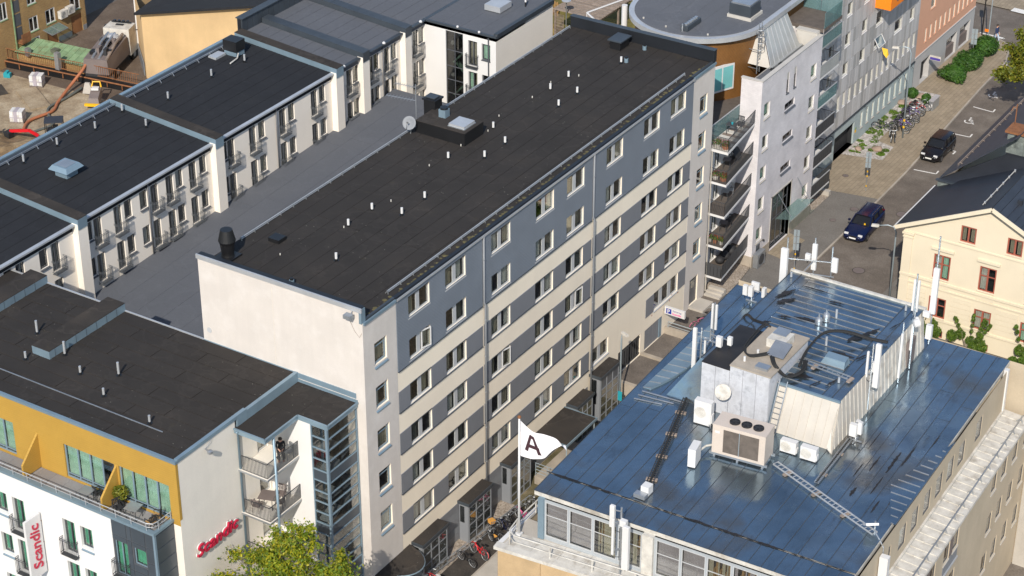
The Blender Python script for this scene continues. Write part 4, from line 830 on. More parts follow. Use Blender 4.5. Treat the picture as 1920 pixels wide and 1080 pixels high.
# ================================================================== LOW LINK ROOF IN THE COURTYARD
Q = thing('courtyard_building', (-18, 20, 0), 'low courtyard building with plain grey felt roof between the two taller wings', 'building')
XW, ZW = -26.0, 14.2
def zc(y): return 8.6+(y-6)*1.15/26
bx('wall', 'plaster_wing', Q, XW, LX, .1, 39.2, -.5, 8.2)
sheets(Q, (XW, .1, zc(.1)), (LX-.02, .1, zc(.1)), (LX-.02, 39.5, zc(38)), (XW, 39.5, zc(38)), 8, 4, 'felt_grey', name='roofing_sheet', th=.015, lap=.006)
G().hexa([(XW, .1, 8.0), (LX, .1, 8.0), (LX, 39.5, 8.0), (XW, 39.5, 8.0), (XW, .1, zc(.1)), (LX, .1, zc(.1)), (LX, 39.5, zc(38)), (XW, 39.5, zc(38))]).build('roof_deck', 'felt_grey', Q)
sgd = G().bar((-16.2, .4, zc(.4)+.2), (-16.2, 38, zc(38)+.2), .06).bar((-16.2, .4, zc(.4)+.1), (-16.2, 38, zc(38)+.1), .04).build('snow_guard', 'galv', Q)
for i in range(28): y = .5+i*1.35; inst('bracket', 'qb', lambda: G().bar((0, 0, .22), (.18, 0, 0), .03, .06).bar((0, 0, .22), (-.06, 0, 0), .03, .06).mesh('bracket', 'galv'), sgd, Matrix.Translation((-16.2, y, zc(y)+.01)))

# ================================================================== HOTEL REAR WING
B = thing('hotel_wing', (-30, 20, 0), 'white hotel wing with stepped black roofs and rows of french balconies', 'building')
MB_ = T(XW, 0, 0, MX)
seg_doors = [3.33, 7.14, 9.0, 12.5, 14.0, 16.3, 20.3, 22.6, 25.9, 29.5]; seg_wins = [2.3, 9.98, 11.45, 14.95, 6.3, 17.35, 19.55, 23.6, 26.9, 30.45]
far_doors = [33.7, 36.3, 38.3, 42.0]; far_wins = [34.45, 37.0, 39.2, 42.75]
dr_, wn_ = [], []
for zt in (13.65, 11.1, 8.5):
    for y in seg_doors+[-1.8, .3]+(far_doors if True else []): dr_.append((y, y+.74, zt-1.95, zt))
    for y in seg_wins+[-.7]+far_wins: wn_.append((y, y+.72, zt-1.28, zt))
facade(B, MB_, -3.0, 43.5, 0, ZW-.02, dr_+wn_, 'plaster_wing', depth=.12)
for o in dr_:
    if o[3] < 9 and o[0] < 33: continue
    window(B, MB_, *o, sash=2, fwid=.05, fm='window_dark', depth=.12, curtain=['curtain_white', 'curtain_beige'], cprob=.85, name='balcony_door'); french(B, MB_, o[0]-.03, o[1]+.14, o[2]-.04, .9, .34, 'rail_mid')
for o in wn_:
    if o[3] < 9 and o[0] < 33: continue
    window(B, MB_, *o, sash=1, fwid=.05, fm='window_dark', depth=.12, curtain=['curtain_beige', 'curtain_white', 'curtain_beige'], cprob=.85, sill='window_dark', sill_out=.10, slope=.06)
# pilasters with capped fire walls
def firewall(y, w=.85, out=.62, dark=False, zt=14.62, left=True):
    bx('pilaster', 'plaster_wing', B, XW, XW+out, y, y+w, 0, zt-.35)
    fl_ = 'flash_dark' if dark else 'flashing'
    xl = -34.6 if left else -28
    G().hexa([(xl, y+.02, 14.0), (XW+out+.05, y+.02, 13.9), (XW+out+.05, y+w-.02, 13.9), (xl, y+w-.02, 14.0), (xl, y+.02, zt+.68), (XW+out+.05, y+.02, zt-.02), (XW+out+.05, y+w-.02, zt-.02), (xl, y+w-.02, zt+.68)]).build('fire_wall', fl_, B)
    sheets(B, (xl, y, zt+.69), (XW+out+.06, y, zt-.01), (XW+out+.06, y+w, zt-.01), (xl, y+w, zt+.69), 4, 1, 'flash_dark' if dark else 'felt_brown', name='coping', th=.02)
for y, dk in ((5.3, 0), (18.55, 0), (31.9, 0)): firewall(y, .85, .48, False)
for y in (35.1, 40.4): firewall(y, .8, .48, True)
for a, b, m in ((-3, 5.3, 'felt_blue'), (6.2, 18.55, 'felt_blue'), (19.45, 31.9, 'felt_blue'), (32.8, 35.1, 'felt_grey'), (35.95, 40.4, 'felt_grey'), (41.25, 51.5, 'felt_grey')):
    P = [(XW+.02, a, ZW+.02), (-34.7, a, ZW+.72), (-34.7, b, ZW+.72), (XW+.02, b, ZW+.02)]
    sheets(B, P[0], P[1], P[2], P[3], 9, max(1, int((b-a)/5)), m, name='roofing_sheet', th=.012, lap=.008)
    G().hexa([(P[0][0], a, 13.7), (P[1][0], a, 13.7), (P[1][0], b, 13.7), (P[0][0], b, 13.7), P[0], P[1], P[2], P[3]]).build('roof_deck', m, B)
    bx('eaves_trim', 'metal_pale' if b < 33 else 'flash_dark', B, XW-.0, XW+.30, a, b, ZW-.07, ZW+.04)
# left gutter with snow rail
bx('gutter', 'flashing', B, -34.95, -34.68, -3, 31.9, ZW+.55, ZW+.86); bx('gutter', 'flash_dark', B, -34.66, -34.4, -3, 31.9, ZW+.74, ZW+.78)
sgd = G().bar((-34.1, -3, ZW+.92), (-34.1, 31.7, ZW+.92), .05).bar((-34.1, -3, ZW+.83), (-34.1, 31.7, ZW+.83), .03).build('snow_guard', 'galv', B)
for i in range(26): inst('bracket', 'wb', lambda: G().bar((0, 0, .24), (.2, 0, 0), .03, .06).bar((0, 0, .24), (-.06, 0, 0), .03, .05).mesh('bracket', 'galv'), sgd, Matrix.Translation((-34.1, -2.6+i*1.35, ZW+.7)))
facade(B, T(-34.7, 51.5, 0, -MX), 0, 54.5, 0, ZW+.6, [], 'plaster_wing', name='rear_wall')
for y in (5.9, 12.2, 18.9, 25.5, 33.2, 38.1): G().cyl((XW+.1, y, 8.6), .055, 5.5, 8).build('downpipe', 'window_dark', B, None, True)
for k, y in enumerate((33.2, 38.1, 42.8)): G().ball((XW+.2, y, ZW+.05), .13, 6).build('hopper', 'white_paint', B)
# roof furniture
def wpos(x, y): return ZW+.05+(XW-x)*.70/8.7
for x, y in ((-33.3, 12.0), (-32.9, 15.2), (-33.2, 19.0-.8), (-32.0, 21.5), (-31.9, 26.0), (-31.6, 29.3), (-33.4, 9.0), (-30.6, 17.6)):
    inst('vent_pipe', ('hvp', .55), lambda: G().cyl((0, 0, 0), .16, .02, 12, mi=1).cyl((0, 0, .02), .08, .1, 12, mi=1).cyl((0, 0, .12), .075, .45, 12).mesh('vent_pipe', ['metal_pale', 'black']), B, Matrix.Translation((x, y, wpos(x, y))))
zz = wpos(-30.3, 9.6)
G().box(-30.8, -29.8, 9.1, 10.1, zz, zz+.35).build('hatch_kerb', 'flashing', B); G().hexa([(-31.1, 8.8, zz+.5), (-29.5, 8.8, zz+.5), (-29.5, 10.4, zz+.5), (-31.1, 10.4, zz+.5), (-30.9, 9.0, zz+.78), (-29.7, 9.0, zz+.78), (-29.7, 10.2, zz+.78), (-30.9, 10.2, zz+.78)]).box(-30.6, -30.0, 9.3, 9.9, zz+.35, zz+.5).box(-30.75, -29.85, 9.15, 10.05, zz+.785, zz+.80, 1).build('hatch_hood', ['flashing', 'galv'], B)
zz = wpos(-33, 29.8)
G().box(-33.5, -32.4, 29.4, 30.3, zz, zz+.35, 0).box(-33.55, -32.35, 29.35, 30.35, zz+.35, zz+1.15, 1).build('cooling_box', ['flashing', 'black'], B); bx('paving_slab', 'metal_pale', B, -34.0, -33.3, 28.2, 29.3, zz, zz+.18)
G().tube([(-32.3, 29.5, zz+.3), (-32.1, 29.1, zz+.12), (-32.0, 28.2, zz+.08)], .05, 6).build('flue', 'white_dirty', B)
bx('dome_light', 'metal_pale', B, -23.0, -21.6, 47.2, 48.8, ZW+.1, ZW+.55)
# ribbed parapet on the far left of the grey roofs
for i in range(30):
    y = 32.9+i*.62
    bx('parapet_panel', 'flash_dark', B, -35.1, -34.65, y+.012, y+.60, ZW+.4, ZW+1.75)
bx('parapet_core', 'flash_black', B, -35.05, -34.75, 32.9, 51.5, ZW, ZW+1.72); 
for i in range(12): bx('parapet_cap', 'flash_dark', B, -35.2, -34.55, 32.85+i*1.55, 32.85+(i+1)*1.55-.01, ZW+1.75, ZW+1.82)
# return wing closing the court
YR, XE = 43.5, -19.6
MRt = T(0, YR, 0, 0)
ro_ = []; 
for zt in (13.4, 10.9, 8.4): ro_ += [(-22.05, -21.25, zt-2.0, zt), (-20.85, -20.1, zt-1.3, zt)]
gl = (-24.05, -22.5, 5.5, 13.75)
facade(B, MRt, XW, XE, 0, ZW, ro_+[gl], 'plaster_hotel', depth=.15, room=1.6)
for k, o in enumerate(ro_):
    window(B, MRt, *o, sash=2 if k % 2 == 0 else 1, fwid=.06, fm='window_dark', depth=.15, curtain=['curtain_beige', 'curtain_pale'], cprob=.9, name='window' if k % 2 else 'balcony_door', sill='window_dark' if k % 2 else None)
    if k % 2 == 0: french(B, MRt, o[0]-.05, o[1]+.05, o[2]-.04, 1.0, .3)
fr = G()
for x in (-24.05, -23.3, -22.56): fr.box(x, x+.06, .05, .12, 5.5, 13.75)
for z in (5.5, 6.6, 7.7, 8.7, 9.8, 10.9, 12.2, 13.7): fr.box(-24.05, -22.5, .055, .115, z-.03, z+.03)
f = fr.build('stair_glazing', 'window_dark', B, MRt)
for x0, x1 in ((-23.99, -23.3), (-23.24, -22.56)):
    for z0, z1 in ((5.53, 7.67), (7.73, 9.77), (9.83, 12.17), (12.23, 13.67)): bx('pane', 'glass_green', f, x0, x1, .08, .09, z0, z1, MRt)
for z in (8.2, 10.9): G().bar((-23.9, .9, z), (-22.6, .9, z+1.4), .35, .12).bar((-22.6, 1.2, z+1.4), (-23.9, 1.2, z+2.6), .35, .12).build('stair_flight', 'curtain_pale', B, MRt)
for z in (10.0, 12.6): G().ball((-23.75, YR+.5, z), .17, 8).build('globe_lamp', 'white_paint', B)
facade(B, T(XE, YR, 0, MX), 0, 8, 0, ZW+.1, [], 'plaster_wing', name='side_wall')
bx('roof_deck', 'felt_grey', B, XW-.5, XE, YR, 51.5, 13.8, ZW); sheets(B, (XW, YR, ZW+.01), (XE, YR, ZW+.01), (XE, 51.5, ZW+.01), (XW, 51.5, ZW+.01), 4, 2, 'felt_grey', name='roofing_sheet', th=.012, lap=.006)
bx('eaves_trim', 'flash_dark', B, XW, XE+.1, YR-.12, YR+.05, ZW-.1, ZW+.06); bx('eaves_trim', 'flash_dark', B, XE-.2, XE+.12, YR+.05, 51.5, ZW-.16, ZW+.2)
G().cyl((XE-.6, YR-.1, 4), .05, 10, 8).build('downpipe', 'window_dark', B)
for x in (-22.9, -21.0): G().ball((x, YR-.1, ZW+.1), .1, 6).build('hopper', 'white_paint', B)
G().cyl((-20.8, 49.5, ZW), .06, .7, 8, mi=0).cyl((-20.8, 49.5, ZW+.4), .075, .4, 8, mi=1).build('vent_pipe', ['black', 'white_paint'], B)
facade(B, T(XE, 51.5, 0, PI), 0, 15, 0, ZW, [], 'plaster_wing', name='back_wall')

# ================================================================== OCHRE BUILDING BEHIND
O = thing('ochre_building', (-50, 50, 0), 'ochre rendered building with black felt roof behind the hotel wing', 'building')
P0 = Vector((-58.05, 47.5, 0)); 
pl0 = [(-58.05, 47.5), (-36.0, 46.5), (-36.0, 66), (-61.9, 66), (-61.9, 51.0)]
g = G(); hts = {0: 6.0, 1: 12.4, 2: 12.4, 3: 6.2, 4: 6.0}
n = 5
for i in range(n):
    j = (i+1) % n; g.quad((*pl0[i], 0), (*pl0[j], 0), (*pl0[j], hts[j]), (*pl0[i], hts[i]))
g.build('wall', 'plaster_ochre', O)
bx('plinth', 'panel_grey', O, 0, 4.6, -.05, .02, 0, 1.2, T(-61.95, 50.95, 0, math.atan2(-3.5, 3.85)))
G().hexa([(-58.4, 47.0, 5.95), (-35.9, 46.0, 12.4), (-35.9, 66.3, 12.4), (-62.3, 66.3, 6.0), (-58.4, 47.0, 6.15), (-35.9, 46.0, 12.6), (-35.9, 66.3, 12.6), (-62.3, 66.3, 6.2)]).build('roof', 'felt_blue', O)
G().cyl((-61.85, 50.9, 0), .07, 6, 8).build('downpipe', 'white_paint', O)
for k in range(2): G().bar((-57.5+k*2, 50+k*2.0, 6.75+k*.5), (-50+k*2, 58+k*2, 8.9+k*.5), .06).build('snow_guard', 'galv', O)

# ================================================================== YARD: brick building, shed, truck, building site
YB = thing('brick_building', (-70, 50, 0), 'yellow brick building with white windows in the top left corner', 'building')
Mk = T(-69.86, 40.0, 0, MX)
bo = [(5.94, 7.05, 2.1, 3.44), (8.0, 9.2, 2.1, 3.44), (11.15, 12.4, 2.2, 3.5), (5.98, 7.05, 4.6, 5.9), (2.6, 3.55, 4.3, 5.9), (5.85, 7.05, .55, 1.5)]
bdr = [(7.97, 9.25, -.05, 1.45), (11.07, 12.45, -.05, 1.75)]
facade(YB, Mk, -6, 12.96, 0, 12, bo+bdr, 'brick_yellow', depth=.12)
for o in bo: window(YB, Mk, *o, sash=2, fwid=.09, fm='white_paint', depth=.06, curtain='curtain_dark', cprob=.3, sill='copper_green', sill_out=.05)
for o in bdr: bx('door', 'wood_door', YB, o[0]+.03, o[1]-.03, .06, .1, 0, o[3]-.03, Mk)
facade(YB, T(-69.86, 53.0, 0, PI), 0, 20, 0, 12, [], 'brick_yellow', name='side_wall'); facade(YB, T(-90, 34, 0, 0), 0, 20.1, 0, 12, [], 'brick_yellow', name='front_wall'); bx('roof', 'felt_dark', YB, -90, -69.6, 34, 53.3, 12, 12.3)
bx('plinth', 'panel_grey', YB, 9.3, 11.0, -.04, 0, 0, .5, Mk); bx('plinth', 'panel_grey', YB, 12.5, 12.95, -.04, 0, 0, .5, Mk)
stl = G()
for k in range(6): stl.box(4.25, 5.0, -.03, .0, 2.0+k*1.25, 2.0+k*1.25+1.1)
stl.build('stair_window_strip', 'window_dark', YB, Mk); G().bar((4.1, -.08, 0), (4.1, -.08, 12), .1).build('downpipe', 'copper_green', YB, Mk)
G().box(4.3, 5.4, -.6, 0, 1.7, 1.8).box(4.3, 5.4, -.62, -.58, 1.8, 2.6).build('balcony', 'rust', YB, Mk)
cn = G().bar((7.5, -1.1, 1.55), (9.5, -1.1, 1.55), .06).bar((7.5, 0, 1.8), (7.5, -1.1, 1.55), .06).bar((9.5, 0, 1.8), (9.5, -1.1, 1.55), .06).bar((8.5, 0, 1.8), (8.5, -1.1, 1.55), .05).build('door_canopy', 'galv', YB, Mk); G().hexa([(7.52, -1.08, 1.56), (9.48, -1.08, 1.56), (9.48, 0, 1.81), (7.52, 0, 1.81), (7.52, -1.08, 1.57), (9.48, -1.08, 1.57), (9.48, 0, 1.82), (7.52, 0, 1.82)]).build('canopy_glass', 'glass_canopy', cn, Mk)
def ac_unit(M, label, group, w=.85, h=.62, d=.32, m='white_dirty', grille='galv', fan_on=0):
    u = bpy.data.objects.new('air_conditioner', None); link(u, None, M); tag(u, label, 'air conditioner', group)
    bx('casing', m, u, 0, w, 0, d, .05, h, M); cx_ = w*.36
    Mf = M @ Matrix.Translation((cx_, -.012, h*.53)) @ Matrix.Rotation(R(90), 4, 'X')
    G().cyl((0, 0, -.012), min(h, w*.85)*.40, .012, 20).build('fan_grille', grille, u, Mf); g = G()
    for r in (.12, .22, .32, .39): g.tube([(min(h, w*.85)*r*math.cos(t*PI/8), min(h, w*.85)*r*math.sin(t*PI/8), .004) for t in range(16)], .006, 4, closed=True)
    g.build('grille_rings', m, u, Mf)
    for x in (.1, w-.16): bx('foot', 'dark_rail', u, x, x+.06, 0, d, 0, .05, M)
    bx('service_cover', m, u, w, w+.04, .05, d-.05, .1, h*.5, M); return u
for k in range(2): ac_unit(Mk @ Matrix.Translation((9.45+k*.95, -.45, 2.15+k*.1)), ('left', 'right')[k]+' of two white air conditioners on the brick wall', 'air conditioners on the brick wall', .85, .75, .4)
sheet('yard', [(-72, 34), (-34.9, 34), (-34.9, 110), (-72, 110)], .02, 'yard_dirt')
sheet('site_slab', [(-72, 20), (-34.9, 20), (-34.9, 43.4), (-72, 41.6)], .05, 'site_deck')
g = G(); rdg = random.Random(3)
for i in range(30):
    for j in range(12):
        x, y = -63.0+i*.95, 24+j*1.35; 
soil = G(); N1, N2 = 44, 22; vs_ = []
for i in range(N1):
    for j in range(N2):
        x = -66+i*.72; y = 24.+j*.86
        d = (y-(24+ (x+66)*.47)); h = 1.3*math.exp(-((d-2.0)/3.6)**2)-.2; h += .22*math.sin(x*1.7+y)*math.cos(y*1.3)+rdg.uniform(-.09, .09)
        vs_.append((x, y, max(-.0, h)-.0))
soil.add(vs_, [(i*N2+j, (i+1)*N2+j, (i+1)*N2+j+1, i*N2+j+1) for i in range(N1-1) for j in range(N2-1)]); so_ = soil.build('soil_heap', 'site_soil'); so_['kind'] = 'structure'
for (x, y, w, l, a, m, t) in ((-63.2, 39.0, 1.7, 4.2, 12, 'site_deck', .16), (-67.3, 38.3, 2.2, 2.2, 10, 'asphalt_dark', .03)):
    Mx = T(x, y, .06, R(-30)); o = bx('concrete_slab' if t > .1 else 'dark_patch', m, None, -l/2, l/2, -w/2, w/2, 0, t, Mx)
    if t > .1: tag(o, 'broken pale concrete slab lying on the building site', 'slab')
    else: o['kind'] = 'structure'
# retaining edge + fence
FA, FB = Vector((-72, 42.6, 0)), Vector((-56.5, 44.9, 0))
bx('site_edge', 'black', None, 0, (FB-FA).length, -.25, 0, .0, .75, Matrix.Translation(FA) @ Matrix.Rotation(math.atan2(FB.y-FA.y, FB.x-FA.x), 4, 'Z'))['kind'] = 'structure'
fn = thing('yard_fence', FA, 'rusty bar fence between the yard and the building site', 'fence'); Mf = Matrix.Translation(FA) @ Matrix.Rotation(math.atan2(FB.y-FA.y, FB.x-FA.x), 4, 'Z'); Lf = (FB-FA).length
G().bar((0, 0, .85), (Lf, 0, .85), .06).bar((0, 0, 1.75), (Lf, 0, 1.75), .05).build('rails', 'rust', fn, Mf)
for i in range(int(Lf/.2)): inst('picket', 'pk', lambda: G().box(-.012, .012, -.012, .012, .85, 1.75).mesh('picket', 'rust'), fn, Mf @ Matrix.Translation((i*.2, 0, 0)))
pf = thing('site_pipe', FA, 'rust-red steel pipe on brackets along the foot of the yard fence', 'pipe'); G().tube([(0, -.35, .7), (Lf, -.35, .6)], .07, 8).build('pipe', 'rust', pf, Mf)
for i in range(10): G().bar((.6+i*1.5, -.35, .15), (.6+i*1.5, -.35, .65), .07).build('bracket', 'rust', pf, Mf)
# copper shed
S = thing('copper_roofed_shed', (-68, 45, 0), 'low brick shed with green copper sheet roof beside the brick building', 'shed')
A0, B0 = Vector((-71.2, 43.9, 0)), Vector((-62.9, 44.9, 0)); sw = Vector((-.5, 2.3, 0))
q4 = [A0, B0, B0+sw, A0+sw]
g = G()
for i in range(4): a, b = q4[i], q4[(i+1) % 4]; g.quad(a, b, b+Vector((0, 0, 1.1)), a+Vector((0, 0, 1.1)))
g.build('wall', 'brick_yellow', S)
k0, k1 = [p+Vector((0, 0, 1.1)) for p in (A0, B0)]; k2, k3 = [p+Vector((0, 0, 1.45)) for p in (B0+sw, A0+sw)]
out = (A0-(A0+sw)).normalized()*.3; rgt = (B0-A0).normalized()*.3
sheets(S, k0+out-rgt, k1+out+rgt, k2+rgt, k3-rgt, 14, 2, 'copper_green', name='copper_sheet', th=.02, lap=.01, seam='copper_green')
G().box(-.3, .3, -.3, .3, 0, .25).build('roof_vent', 'olive_metal', S, Matrix.Translation((-66.5, 45.4, 1.3)))
bx('metal_cabinet', 'galv', S, -.22, .22, -.2, .2, 0, 1.9, Matrix.Translation((-64.6, 43.7, .4)))
bx('flue', 'galv', S, -.2, .2, -.2, .2, 0, .7, Matrix.Translation((-68.4, 44.0, 1.0)))
# pallets of wrapped sacks
def pallet(x, y, rz, label):
    M = T(x, y, .06, rz); p = bpy.data.objects.new('pallet_load', None); link(p, None, M); tag(p, label, 'pallet', 'wrapped pallets on the site')
    g = G()
    for i in range(5): g.box(-.6+i*.26, -.6+i*.26+.16, -.5, .5, .1, .14)
    for yy in (-.45, 0, .4): g.box(-.6, .6, yy, yy+.08, 0, .1)
    g.build('pallet', 'wood_grey', p, M)
    for i in range(4):
        for k in range(3): bx('sack', 'white_paint' if (i+k) % 3 else 'white_dirty', p, -.55+i*.275+.006, -.55+(i+1)*.275-.006, -.44+random.uniform(-.03, .03), .44, .15+k*.30, .15+k*.30+.29, M)
    bx('wrap_band', 'blind_lilac', p, -.56, .56, -.47, .47, .5, .56, M); bx('wrap_band', 'blind_lilac', p, -.2, .1, -.475, .475, .15, 1.06, M)
pallet(-64.9, 41.3, R(25), 'white wrapped pallet of sacks beside the yard fence'); pallet(-61.3, 35.2, R(25), 'white wrapped pallet of sacks near the soil heap')
# hoses
def hose(name, pts, r, m, label):
    P = [Vector(p) for p in pts]; out_ = []
    for i in range(len(P)-1):
        p0, p1, p2, p3 = P[max(i-1, 0)], P[i], P[i+1], P[min(i+2, len(P)-1)]
        for k in range(8):
            t = k/8; out_.append(.5*((2*p1)+(p2-p0)*t+(2*p0-5*p1+4*p2-p3)*t*t+(3*p1-p0-3*p2+p3)*t**3))
    out_.append(P[-1]); o = G().tube(out_, r, 8).build(name, m, None, None, True); tag(o, label, 'hose', 'hoses on the building site'); return o
HZ_ = lambda x, y, z: (x, y, z)
hose('hose', [(-58.6, 28.9, .2), (-59.4, 31.2, .2), (-59.2, 33.2, .25), (-60.3, 35.4, .25), (-60.0, 37.8, .25), (-60.8, 39.4, .25), (-61.6, 41.6, .5), (-61.6, 43.4, 1.4), (-61.7, 44.6, 1.95), (-60.9, 45.3, 1.6), (-60.6, 45.5, .9)], .13, 'hose_orange', 'thick orange-brown hose snaking from the truck over the site')
hose('hose', [(-59.1, 33.0, .15), (-58.6, 34.6, .15), (-58.4, 36.2, .15), (-59.9, 37.3, .2), (-60.8, 38.4, .2), (-60.9, 40.6, .2), (-61.0, 42.6, .3)], .11, 'hose_grey', 'thick dark grey hose crossing the orange hose'); hose('hose', [(-69.5, 35.0, .12), (-68.2, 35.4, .12), (-66.9, 36.6, .12), (-66.0, 37.6, .3)], .10, 'hose_grey', 'short dark hose lying at the left edge of the site')
for k, (x, y) in enumerate(((-70.6, 40.9), (-70.0, 41.1))):
    b_ = G().cyl((x, y, .06), .22, .9, 12).lathe((x, y, .96), [(.22, 0), (.12, .14), (.06, .16), (.06, .28)], 12).build('gas_cylinder', 'galv'); tag(b_, ('left', 'right')[k]+' of two grey gas cylinders at the fence on the site', 'gas cylinder', 'gas cylinders')
o = G().box(-.3, .3, -.2, .2, 0, .4).box(-.15, .1, -.25, .25, .4, .55).build('teal_pump', 'teal_paint', None, T(-68.3, 41.2, .06, R(20))); tag(o, 'small teal pump machine by the fence on the site', 'machine')
# site machines
ex = thing('excavator_bucket', (-57.6, 41.3, .3), 'olive compactor attachment with yellow hoops on the soil', 'machine'); Mx = T(-58.0, 41.0, .5, R(30))
G().hexa([(-.5, -.9, 0), (.5, -.9, 0), (.5, .6, .3), (-.5, .6, .3), (-.4, -.7, .5), (.4, -.7, .5), (.4, .7, .9), (-.4, .7, .9)]).build('shell', 'furniture', ex, Mx); G().tube([(-.4, .7, .9), (-.3, .9, 1.3), (.3, .9, 1.3), (.4, .7, .9)], .07, 6).build('hoop', 'yellow_paint', ex, Mx); G().bar((-.7, -1.0, .05), (.7, -1.1, .05), .2).build('plate', 'yellow_paint', ex, Mx); bx('motor', 'white_paint', ex, -.3, .3, .1, .5, .85, 1.05, Mx)
di = thing('mini_digger', (-55.8, 33.8, .2), 'mini digger with dark canopy and red arm working in the soil', 'digger'); Mx = T(-55.9, 33.9, .3, R(40))
bx('canopy', 'slate_roof_sun', di, -.75, .75, -.6, .6, 1.75, 1.85, Mx); bx('body', 'furniture_dark', di, -.6, .6, -.5, .5, .35, .95, Mx)
for x in (-.7, .7):
    for y in (-.55, .55): G().bar((x, y, .5), (x, y, 1.75), .06).build('canopy_post', 'black', di, Mx)
for y in (-.55, .4): bx('track', 'rubber', di, -.8, .8, y, y+.2, 0, .35, Mx)
bx('seat', 'black', di, -.1, .3, -.2, .2, .95, 1.3, Mx)
Mz = Matrix.Identity(4); g = G().bar((-56.6, 32.7, 1.0), (-57.0, 32.2, 1.55), .2, .25).bar((-57.0, 32.2, 1.55), (-58.9, 31.9, 1.15), .17, .22).build('arm', 'red_paint', di); G().hexa([(-59.2, 31.6, .4), (-58.8, 31.6, .4), (-58.8, 32.1, .4), (-59.2, 32.1, .4), (-59.3, 31.5, 1.1), (-58.7, 31.5, 1.1), (-58.7, 32.2, 1.1), (-59.3, 32.2, 1.1)]).build('bucket', 'furniture_dark', di)
o = G().hexa([(-.6, -.4, 0), (.6, -.4, 0), (.6, .4, 0), (-.6, .4, 0), (-.5, -.3, .35), (.5, -.3, .3), (.5, .3, .1), (-.5, .3, .25)]).build('blue_tarpaulin', 'blue_tarp', None, T(-56.2, 41.6, .1, R(20))); tag(o, 'crumpled blue tarpaulin at the roof edge by the site', 'tarpaulin')
o = G().hexa([(-.5, -.3, 0), (.5, -.3, 0), (.5, .3, 0), (-.5, .3, 0), (-.3, -.1, .9), (.1, -.1, .9), (.1, .1, .9), (-.3, .1, .9)]).build('rubble_heap', 'concrete_pale', None, T(-60.2, 42.6, .05, R(20))); tag(o, 'pale heap of broken concrete under the orange hose', 'rubble')
bd = thing('barrier_board', (-61.6, 53.2, 0), 'black and yellow warning board by the ochre wall', 'sign'); Mx = T(-64.0, 53.0, .3, R(40)); bx('board', 'black', bd, -.25, .25, -.03, .03, 0, .9, Mx); bx('stripe', 'yellow_paint', bd, -.2, .2, -.036, -.031, .55, .75, Mx); bx('stripe', 'yellow_paint', bd, -.2, .2, -.036, -.031, .1, .3, Mx)
# truck (back towards us, vacuum body)
TR = thing('vacuum_truck', (-62.2, 47.2, 0), 'dirty white suction truck with dark machinery on its bed parked in the yard', 'truck', rz=R(26)); Mt = T(-62.0, 47.6, 0, R(20))
bx('chassis', 'furniture_dark', TR, -1.0, 1.0, -3.6, 3.0, .6, 1.0, Mt)
G().hexa([(-1.22, 1.4, .7), (1.22, 1.4, .7), (1.22, 3.4, .7), (-1.22, 3.4, .7), (-1.18, 1.4, 3.1), (1.18, 1.4, 3.1), (1.15, 3.1, 3.05), (-1.15, 3.1, 3.05)]).build('cab', 'white_dirty', TR, Mt)
bx('roof_light_bar', 'black', TR, -.9, .9, 2.7, 2.85, 3.15, 3.22, Mt)
for i in range(4): G().cyl((-.6+i*.4, 2.78, 3.2), .13, .14, 10).build('roof_lamp', 'black_gloss', TR, Mt)
bx('roof_hatch', 'furniture_dark', TR, -.35, .35, 2.2, 2.5, 3.1, 3.14, Mt)
G().hexa([(-1.2, -3.6, 1.0), (1.2, -3.6, 1.0), (1.2, 1.2, 1.0), (-1.2, 1.2, 1.0), (-1.05, -3.5, 2.3), (1.05, -3.5, 2.3), (1.1, 1.1, 2.6), (-1.1, 1.1, 2.6)]).build('tank_body', 'furniture', TR, Mt)
rdt = random.Random(9)
for i in range(16):
    x, y = rdt.uniform(-.9, .7), rdt.uniform(-3.2, .6); G().box(x, x+rdt.uniform(.2, .5), y, y+rdt.uniform(.2, .7), 2.3, 2.5+rdt.uniform(.1, .5)).build('machinery_box', rdt.choice(['dark_rail', 'furniture_dark', 'white_dirty', 'furniture', 'furniture_dark', 'black']), TR, Mt)
for x in (-.5, .1, .8): G().tube([(x, .9, 2.9), (x+.1, -1, 2.85), (x+.15, -3.3, 2.3)], .13, 8).build('suction_pipe', 'galv' if x < .5 else 'wood_grey', TR, Mt)
G().lathe((.0, .5, 2.5), [(.5, 0), (.55, .3), (.3, .5)], 14).build('fan_drum', 'metal_pale', TR, Mt)
for s in (-1, 1):
    G().bar((s*1.2, 2.9, 2.5), (s*1.6, 3.0, 2.55), .05).box(s*1.6-.08, s*1.6+.08, 2.85, 3.05, 1.9, 2.7).build('mirror', 'black', TR, Mt)
    for y in (-2.9, -1.6, 2.3):
        wv = G().cyl((0, 0, -.16), .5, .32, 18).build('wheel', 'rubber', TR, Mt @ Matrix.Translation((s*1.02, y, .5)) @ Matrix.Rotation(R(90), 4, 'Y')); G().cyl((0, 0, -.17), .28, .34, 12).build('rim', 'galv', wv, Mt @ Matrix.Translation((s*1.02, y, .5)) @ Matrix.Rotation(R(90), 4, 'Y'))
